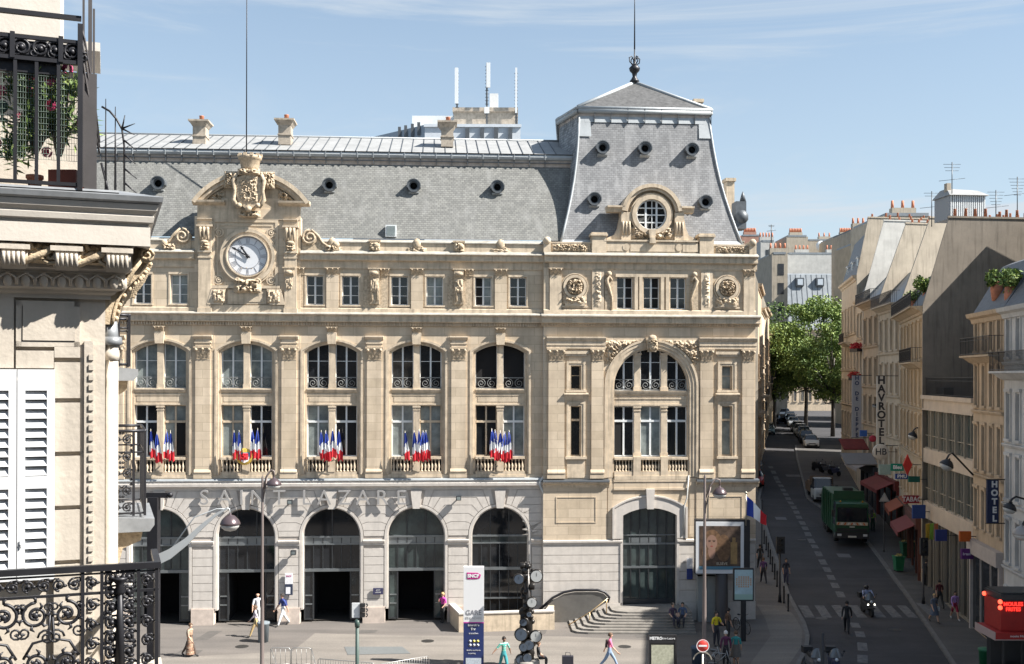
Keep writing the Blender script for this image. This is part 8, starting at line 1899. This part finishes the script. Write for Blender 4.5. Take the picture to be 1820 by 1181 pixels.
post(1571,981,892,.04,'thin pole carrying the white triangular sign on the right pavement'); post(1297,1090,1010,.04,'thin white-topped pole beside the dark advertising column')
bd=['first and nearest','second','third','fourth','fifth','sixth','seventh','eighth','ninth','farthest']
for i in range(10):
    Y=62.5+2.1*i; x=KL(Y)-.45; m=MB(); m.lathe([(.07,0),(.06,.1),(.05,.12),(.05,.95),(.065,.97),(.03,1.05),(0,1.07)],(0,0,0),8); tag(m.build('bollard',postM,None,(x,Y,gz(Y))),f'{bd[i]} bollard along the left kerb, counted from the traffic light','bollard','bollards along the left kerb')
# triangular sign
p=P(1572,884,G(1571,981).y-.1); m=MB(); m.prism([(-.38,-.33),(.38,-.33),(0,.33)],-.02,.02,0); m.prism([(-.25,-.25),(.25,-.25),(0,.19)],-.026,-.02,1); tag(m.build('triangle_sign',[M('sign_back_grey',(.30,.30,.30),.5),M('sign_pale',(.40,.40,.40),.5)],None,p),'grey triangular traffic sign on the thin pole beside the worker','traffic sign')
# no entry sign
d=44; p=P(1249,1148,d); e=empty('no_entry_sign',(p.x,d,0),0,'round red no entry sign with a white bar at the bottom of the photo','traffic sign'); m=MB(); m.lathe([(.045,0),(.04,p.z-.3)],(0,.05,0),8); m.ring(0,p.z-.65,.36,.40,.2,PI-.2,.03,.07,0,14); m.build('pole',poleM,e); m=MB(); m.lathe([(0,.03),(.26,.03),(.265,.01)],(0,0,p.z),24,0,'y'); m.ring(0,p.z,.235,.262,0,2*PI,-.034,-.03,1,24); m.box(-.17,.17,-.036,-.03,p.z-.035,p.z+.035,1); m.build('disc',[M('sign_red',(.50,.04,.03),.4),wtxt],e)
# metro map sign
d=47; a=P(1153,1129,d); b=P(1203,1129,d); e=empty('metro_map_sign',(a.x,d,0),0,'black framed metro map panel headed with the station name at the bottom edge','map sign'); W_=b.x-a.x; m=MB(); m.box(0,.07,0,.1,0,a.z); m.box(W_-.07,W_,0,.1,0,a.z); m.box(.07,W_-.07,.01,.09,a.z-.36,a.z); m.box(.07,W_-.07,.03,.08,.6,a.z-.36,0); m.build('frame',postM,e); sgn('METRO',.32,a.z-.15,.17,wtxt,e,0,bold=.008); sgn('Saint-Lazare',W_*.68,a.z-.15,.13,wtxt,e,0)
m=MB(); m.box(.12,W_-.12,.02,.03,.7,a.z-.44); m.build('map_sheet',M('cream_map',(.40,.40,.30),.6,var=.25,vs=9),e)
# bins
def bin_(px,py,label,kind='wheelie',dz=0,dd=None,c=None,s_=1):
    g_=G(px,py,dz) if dd is None else Vector((P(px,669,dd).x,dd,gz(dd))); m=MB(); k=M('bin_green',(.015,.13,.055),.5) if not bpy.data.materials.get('bin_green') else bpy.data.materials['bin_green']
    if kind=='wheelie':
        m.hexa([(-.24,-.25,.08),(.24,-.25,.08),(.24,.25,.08),(-.24,.25,.08)],[(-.31,-.34,1.0),(.31,-.34,1.0),(.31,.34,1.0),(-.31,.34,1.0)]); m.box(-.34,.34,-.37,.37,.98,1.05)
        for x in (-.2,.2): m.lathe([(.09,-.03),(.09,.03)],(x,.2,.09),8,1,'x')
        rn=random.Random(px); leafcloud(m,(0,0,1.1),.24,40,.09,rn,1,(1.1,1.1,.5),2)
    elif kind=='round': m.lathe([(.26,0),(.30,.9),(.33,.92),(.33,1.0),(.28,1.02),(.0,1.05)],(0,0,0),14); 
    elif kind=='slant':
        m.box(-.25,.25,-.2,.2,0,.85); m.hexa([(-.30,-.26,.85),(.34,-.26,.75),(.34,.26,.75),(-.30,.26,.85)],[(-.34,-.24,1.2),(.20,-.24,1.05),(.20,.24,1.05),(-.34,.24,1.2)])
    elif kind=='flat': m.box(-.13,.13,-.16,.12,0,.9); m.box(-.16,.16,-.2,.14,.9,.95)
    o=m.build('litter_bin',[c or k,bumpM,cmat((.45,.35,.12))],None,g_); o.scale=(s_,s_,s_); return tag(o,label,'bin')
bin_(1597,1016,'overflowing green wheelie bin nearest on the right pavement'); bin_(1609,990,'second green wheelie bin behind the overflowing one',c=cmat((.01,.07,.035)))
bin_(1753,1196,'green street bin with a dark lid beside the red kiosk','round',s_=1.1)
bin_(661,1104,'dark grey bin with a slanted lid against the pier between the arches','slant',c=cmat((.10,.11,.12)))
bin_(356,1109,'narrow dark bin in front of the first pier at left','flat',c=cmat((.05,.035,.035))); bin_(514,1108,'narrow brown bin behind the man with the rucksack','flat',c=cmat((.09,.05,.05)))
bin_(468,1141,'round grey-blue bin at the foot of the slim street lamp','round',c=cmat((.16,.19,.21))); bin_(1240,1188,'blue-grey bin left of the no entry sign','round',c=cmat((.05,.08,.12)))
# wall notices
def plate(px0,px1,py0,py1,n,label,cols_,words=(),name='notice_board'):
    x0,z1=S(px0,py0,n); x1,z0=S(px1,py1,n); m=MB(); k=len(cols_)
    for i,c in enumerate(cols_): m.box(x0,x1,-n,-n+.06,z1-(z1-z0)*(i+1)/k,z1-(z1-z0)*i/k-(.02 if i<k-1 else 0),i)
    e=m.build(name,cols_); e.matrix_world=Mw; tag(e,label,'sign')
    for (t_,u,v,sz,mt) in words: o=sgn(t_,x0+(x1-x0)*u,z0+(z1-z0)*v,sz,mt,e,-n-.006)
wp=cmat((.70,.70,.72)); nv=cmat((.02,.03,.06))
plate(506.5,520,1019,1058,.16,'white over black notice board on the pier right of the second arch',[wp,nv],[('SNCF',.5,.86,.12,cmat((.5,.05,.2)))])
x0,z1=S(508,1044,.17); x1,z0=S(516,1056,.17); m=MB(); m.box(x0,x1,-.17,-.162,z0,z1); o=m.build('paper_sheet',wp); o.matrix_world=Mw; o2=[k for k in sc.objects if k.get('label','').startswith('white over black notice')][0]; o.parent=o2; o.matrix_parent_inverse=o2.matrix_world.inverted()
plate(663,681,1046,1057,.15,'small dark blue plaque on the pier left of the fourth arch',[cmat((.03,.03,.08))],[('SAINT',.5,.7,.09,wtxt),('LAZARE',.5,.35,.09,wtxt)],'wall_plaque')
plate(1221,1231,992,1030,.42,'narrow white and blue notice board right of the pavilion door',[wp,cmat((.03,.05,.20))],[],)
plate(480,492,0,0,.1,'x',[wp]) if 0 else None
# barriers and metro railing
def barrier(p0,p1,h,label,n=8,mat=None,th=.018):
    d_=(p1-p0); L_=Vector((d_.x,d_.y,0)).length; e=MB(); e.tube([(0,0,0),(0,0,h-.08),(.08,0,h),(L_-.08,0,h),(L_,0,h-.08),(L_,0,0)],th,6)
    e.tube([(0,0,.25),(L_,0,.25)],th*.8,5)
    for i in range(1,n): x=L_*i/n; e.tube([(x,0,.25),(x,0,h)],th*.55,4)
    o=e.build('barrier',mat or poleM,None,p0); o.rotation_euler=(0,0,math.atan2(d_.y,d_.x)); return tag(o,label,'barrier')
galv=M('galvanised_tube',(.33,.33,.32),.4,metal=.6)
def gp(x,y,d): q=P(x,y,d); return Vector((q.x,d,0))
barrier(gp(484,0,50),gp(519,0,50),1.0,'rear left grey tube railing of the stair opening beside the slim lamp',4,galv); barrier(gp(521,0,50),gp(556,0,50),1.0,'rear right grey tube railing of the stair opening beside the slim lamp',4,galv)
barrier(gp(497,0,46.5),gp(566,0,46.5),1.0,'front grey tube railing of the stair opening at the bottom edge',7,galv); barrier(gp(484,0,50),gp(497,0,46.5),1.0,'left side railing of the stair opening',3,galv); barrier(gp(556,0,50),gp(566,0,46.5),1.0,'right side railing of the stair opening',3,galv)
barrier(gp(568,0,48.3),gp(668,0,47.6),.95,'long crowd barrier left of the white plate traffic light foot',22,galv); barrier(gp(678,0,47.4),gp(765,0,48.8),.95,'long crowd barrier running to the blue totem',20,galv)
m=MB(); m.box(-1,1,-1.2,1.2,.02,.05); tag(m.build('stair_opening_cover',M('grey_cover',(.16,.17,.17),.6),None,(gp(526,0,48.2).x,48.2,0)),'flat grey cover inside the tube railing','cover')
m=MB(); rn=random.Random(2)
pts=[gp(277,0,44),gp(290,0,43.5),gp(300,0,44.5),gp(312,0,46),gp(340,0,45)]
e=empty('green_stall',gp(292,0,44),0,'green tarpaulin and wire frame with pale bags beside the near iron balcony','stall'); o=pts[0]*0+Vector((gp(292,0,44).x,44,0))
m=MB(); m.tube([(-.5,0,1.7),(-.1,0,1.4),(.15,0,.6),(.3,0,0)],[.25,.3,.25,.2],10); m.build('tarpaulin',M('green_tarpaulin',(.03,.12,.06),.6,var=.2),e); m=MB()
for a,b in (((-.6,-.3,2.3),(.2,-.3,1.6)),((.2,-.3,1.6),(.5,-.3,.9)),((.2,-.3,1.6),(.1,-.3,0)),((.5,-.3,.9),(1.2,-.3,0)),((.5,-.3,.9),(.5,-.3,0)),((0,-.3,.9),(.5,-.3,.9)),((-.3,-.3,.5),(.9,-.3,.4))): m.tube([a,b],.02,5)
m.build('wire_frame',galv,e); m=MB(); m.ball((-.35,-.1,.35),.35,8,0,1.2,1,1); m.ball((.1,-.2,.25),.25,8); m.build('bags',M('pale_blue_bags',(.45,.52,.60),.5,var=.3,vs=6),e)
# ---- street signs on the right
def vsign(px0,px1,py0,py1,d,word,board,letter,label,lsz=1.0,cat='sign',hang=1,cx=.5,bold=.02,rz=0):
    a=P(px0,py0,d); b=P(px1,py1,d); W_=b.x-a.x; H_=a.z-b.z; e=empty('hanging_sign',(a.x,d,b.z),rz,label,cat); m=MB(); m.box(0,W_,0,.15,0,H_,0)
    if hang: m.box(-.05,W_+.9,.05,.10,H_,H_+.05,1); m.box(-.05,W_+.9,.05,.10,-.05,0,1)
    m.build('board',[board,postM],e); n=len(word); sz=min(H_/n*1.08,W_*1.4)*lsz
    for i,ch_ in enumerate(word):
        if ch_!=' ': sgn(ch_,W_*cx,H_-H_*(i+.5)/n,sz,letter,e,-.012,bold=bold)
    return e
bw=cmat((.50,.47,.42)); vsign(1559,1574,669,792,76,'HAVROTEL',bw,cmat((.03,.03,.035)),'long pale vertical sign with the big black letters HAVROTEL',1.12,bold=.03)
vsign(1515,1531,668,778,92,'HO DE DIEPPE',cmat((.38,.37,.38)),cmat((.05,.06,.12)),'long pale vertical sign reading DE DIEPPE farther up the street',.95)
vsign(1755,1775,854,930,53.0,'HOTEL',cmat((.012,.02,.06)),cmat((.60,.60,.60)),'dark blue vertical sign with white letters HOTEL on the right',.9,cx=.62)
def hsign(px0,px1,py0,py1,d,word,board,letter,label,sz=.8,xs=1.0,round_=0,emit=0):
    a=P(px0,py0,d); b=P(px1,py1,d); W_=b.x-a.x; H_=a.z-b.z; e=empty('shop_sign',(a.x,d,b.z),0,label,'sign'); m=MB()
    if round_==1: m.lathe([(0,.08),(W_/2*.96,.08),(W_/2,.05),(W_/2,-.08),(0,-.08)],(W_/2,0,H_/2),20,0,'y')
    elif round_==2: m.prism([(W_/2,0),(W_,H_/2),(W_/2,H_),(0,H_/2)],-.05,.08)
    else: m.box(0,W_,-.02,.14,0,H_,0)
    m.box(W_/2,W_+.6,.04,.07,H_*.5-.02,H_*.5+.02,1)
    m.build('board',[board,postM],e)
    if word: sgn(word,W_/2,H_/2,H_*sz,letter,e,-.09 if round_==1 else -.03,xs=xs,bold=.01)
    return e
hsign(1551,1579,789,818,75,'HB',bw,cmat((.04,.04,.05)),'round cream sign with the letters HB under the black letter sign',.55,1,1)
hsign(1545,1557,772,788,78,'',cmat((.35,.03,.06)),wtxt,'small round red sign just left of the round cream sign',.5,1,1)
hsign(1584,1606,824.5,837.5,71.5,'Bleu',cmat((.01,.20,.13)),wtxt,'green sign board above the tobacco sign',.7); hsign(1563,1583,826,844,71.7,'',cmat((.25,.33,.30)),wtxt,'pale greenish sign left of the green sign board',.4)
hsign(1592,1614,842.5,852,70.5,'PMU',cmat((.03,.06,.20)),wtxt,'blue sign below the green sign board',.9); hsign(1615,1635,847,857.5,69.5,'',cmat((.01,.10,.07)),wtxt,'small dark green oval sign right of the blue one',.6)
hsign(1605,1621,808,845,69,'',cmat((.45,.03,.02)),wtxt,'red diamond tobacco sign sticking out over the pavement',.3,1,2)
hsign(1607,1634,881,895,69.5,'TABAC',cmat((.22,.02,.03)),cmat((.60,.55,.55)),'dark red sign with the word TABAC',.85,.9)
hsign(1622,1645,898,922,68,'',cmat((.02,.05,.18)),wtxt,'square dark blue sign below the word TABAC',.5)
hsign(1706,1726,945,963,58,'',cmat((.42,.09,.01)),wtxt,'square orange sign on the glass front building',.3); hsign(1709,1730,976,994,58,'beauté',cmat((.10,.02,.14)),cmat((.5,.45,.55)),'square purple sign under the orange one',.35)
for i,(px,c,lb) in enumerate(((1646,(.40,.25,.02),'yellow'),(1653,(.20,.35,.04),'green'),(1661,(.40,.12,.04),'orange'))):
    a=P(px,932,64.5); m=MB(); m.hexa([(0,0,-.9),(.22,.05,-.95),(.22,.1,-.95),(0,.05,-.9)],[(0,0,0),(.22,0,.05),(.22,.05,.05),(0,.05,0)]); tag(m.build('hanging_banner',cmat(c),None,a),f'{lb} hanging banner above the glass shop front','banner','coloured banners')
hsign(1663,1683,942,962,62.5,'',cmat((.03,.04,.16)),wtxt,'blue fascia sign behind the coloured banners',.5)
hsign(1529,1541,765,776,86,'',cmat((.04,.12,.40)),wtxt,'small bright blue sign beside the awnings far up the street',.5)
for (px0,px1,py,d,lb) in ((1500,1545,786,95,'red-brown awning strip below the sign reading DE DIEPPE'),(1504,1560,812,88,'striped canopy frame over the motorcycles')):
    a=P(px0,py,d); b=P(px1,py,d); m=MB(); m.hexa([(0,0,-.7),(b.x-a.x,0,-.7),(b.x-a.x,1.6,.1),(0,1.6,.1)],[(0,0,-.6),(b.x-a.x,0,-.6),(b.x-a.x,1.6,.2),(0,1.6,.2)]); tag(m.build('awning',redA if d>90 else cmat((.22,.20,.19)),None,a),lb,'awning')
# red kiosk
d=46.0; a=P(1779,1068,d); e=empty('red_kiosk',(a.x,d,0),0,'dark kiosk with a bright red box canopy lettered MOULES FRITES at the lower right','kiosk'); W_=2.6; zt=a.z; zb_=P(1779,1122,d).z
cr_=M('canopy_red',(.30,.015,.012),.6,var=.15)
m=MB(); m.box(0,W_,0,1.6,zb_,zt-.02); m.prism([(-.30,zb_-.02),(W_,zb_-.02),(W_,zb_-.30),(-.35,zb_-.30)],-.25,1.7); m.build('canopy',cr_,e)
m=MB(); m.box(.0,W_,.02,1.6,zt,zt+.25); m.box(.06,W_,.10,1.5,zt+.25,zt+.32); m.build('roof',steelD,e)
m=MB(); m.box(-.37,-.34,-.26,1.72,zb_-.34,zb_-.0); m.box(-.37,W_,-.28,-.25,zb_-.33,zb_-.30); m.build('canopy_edge',M('pale_edge',(.40,.30,.28),.5),e)
m=MB(); m.box(.1,.18,.05,.13,0,zb_-.3); m.box(.9,.96,.05,.11,0,zb_-.3); m.box(.1,W_,1.2,1.6,0,zb_-.3); m.box(.5,W_,.3,.8,0,1.1,1); m.build('stand',[steelD,cmat((.12,.16,.22))],e)
redE=M('lit_red_letters',(.6,.02,.02),.5,emit=(1,.03,.02),es=1.0)
for t_,zz in (('MOULES',zt-.15),('FRITES',zt-.37)): o=text('lettering',t_,.22,redE,e,.01,'CENTER',1.0,.004); o.rotation_euler=(PI/2,0,0); o.location=(.52,-.02,zz)
sgn('moules frites',.62,zb_-.16,.13,wtxt,e,-.26)
for y_,z_ in ((.0,zt-.05),(0,zt-.30),(1.55,zt-.0)):
    q=MB(); q.ball((-.03,y_,z_),.10,8); q.build('lit_disc',M('lit_red_disc',(.6,.05,.03),.5,emit=(1,.08,.04),es=1.3) if not bpy.data.materials.get('lit_red_disc') else bpy.data.materials['lit_red_disc'],e)
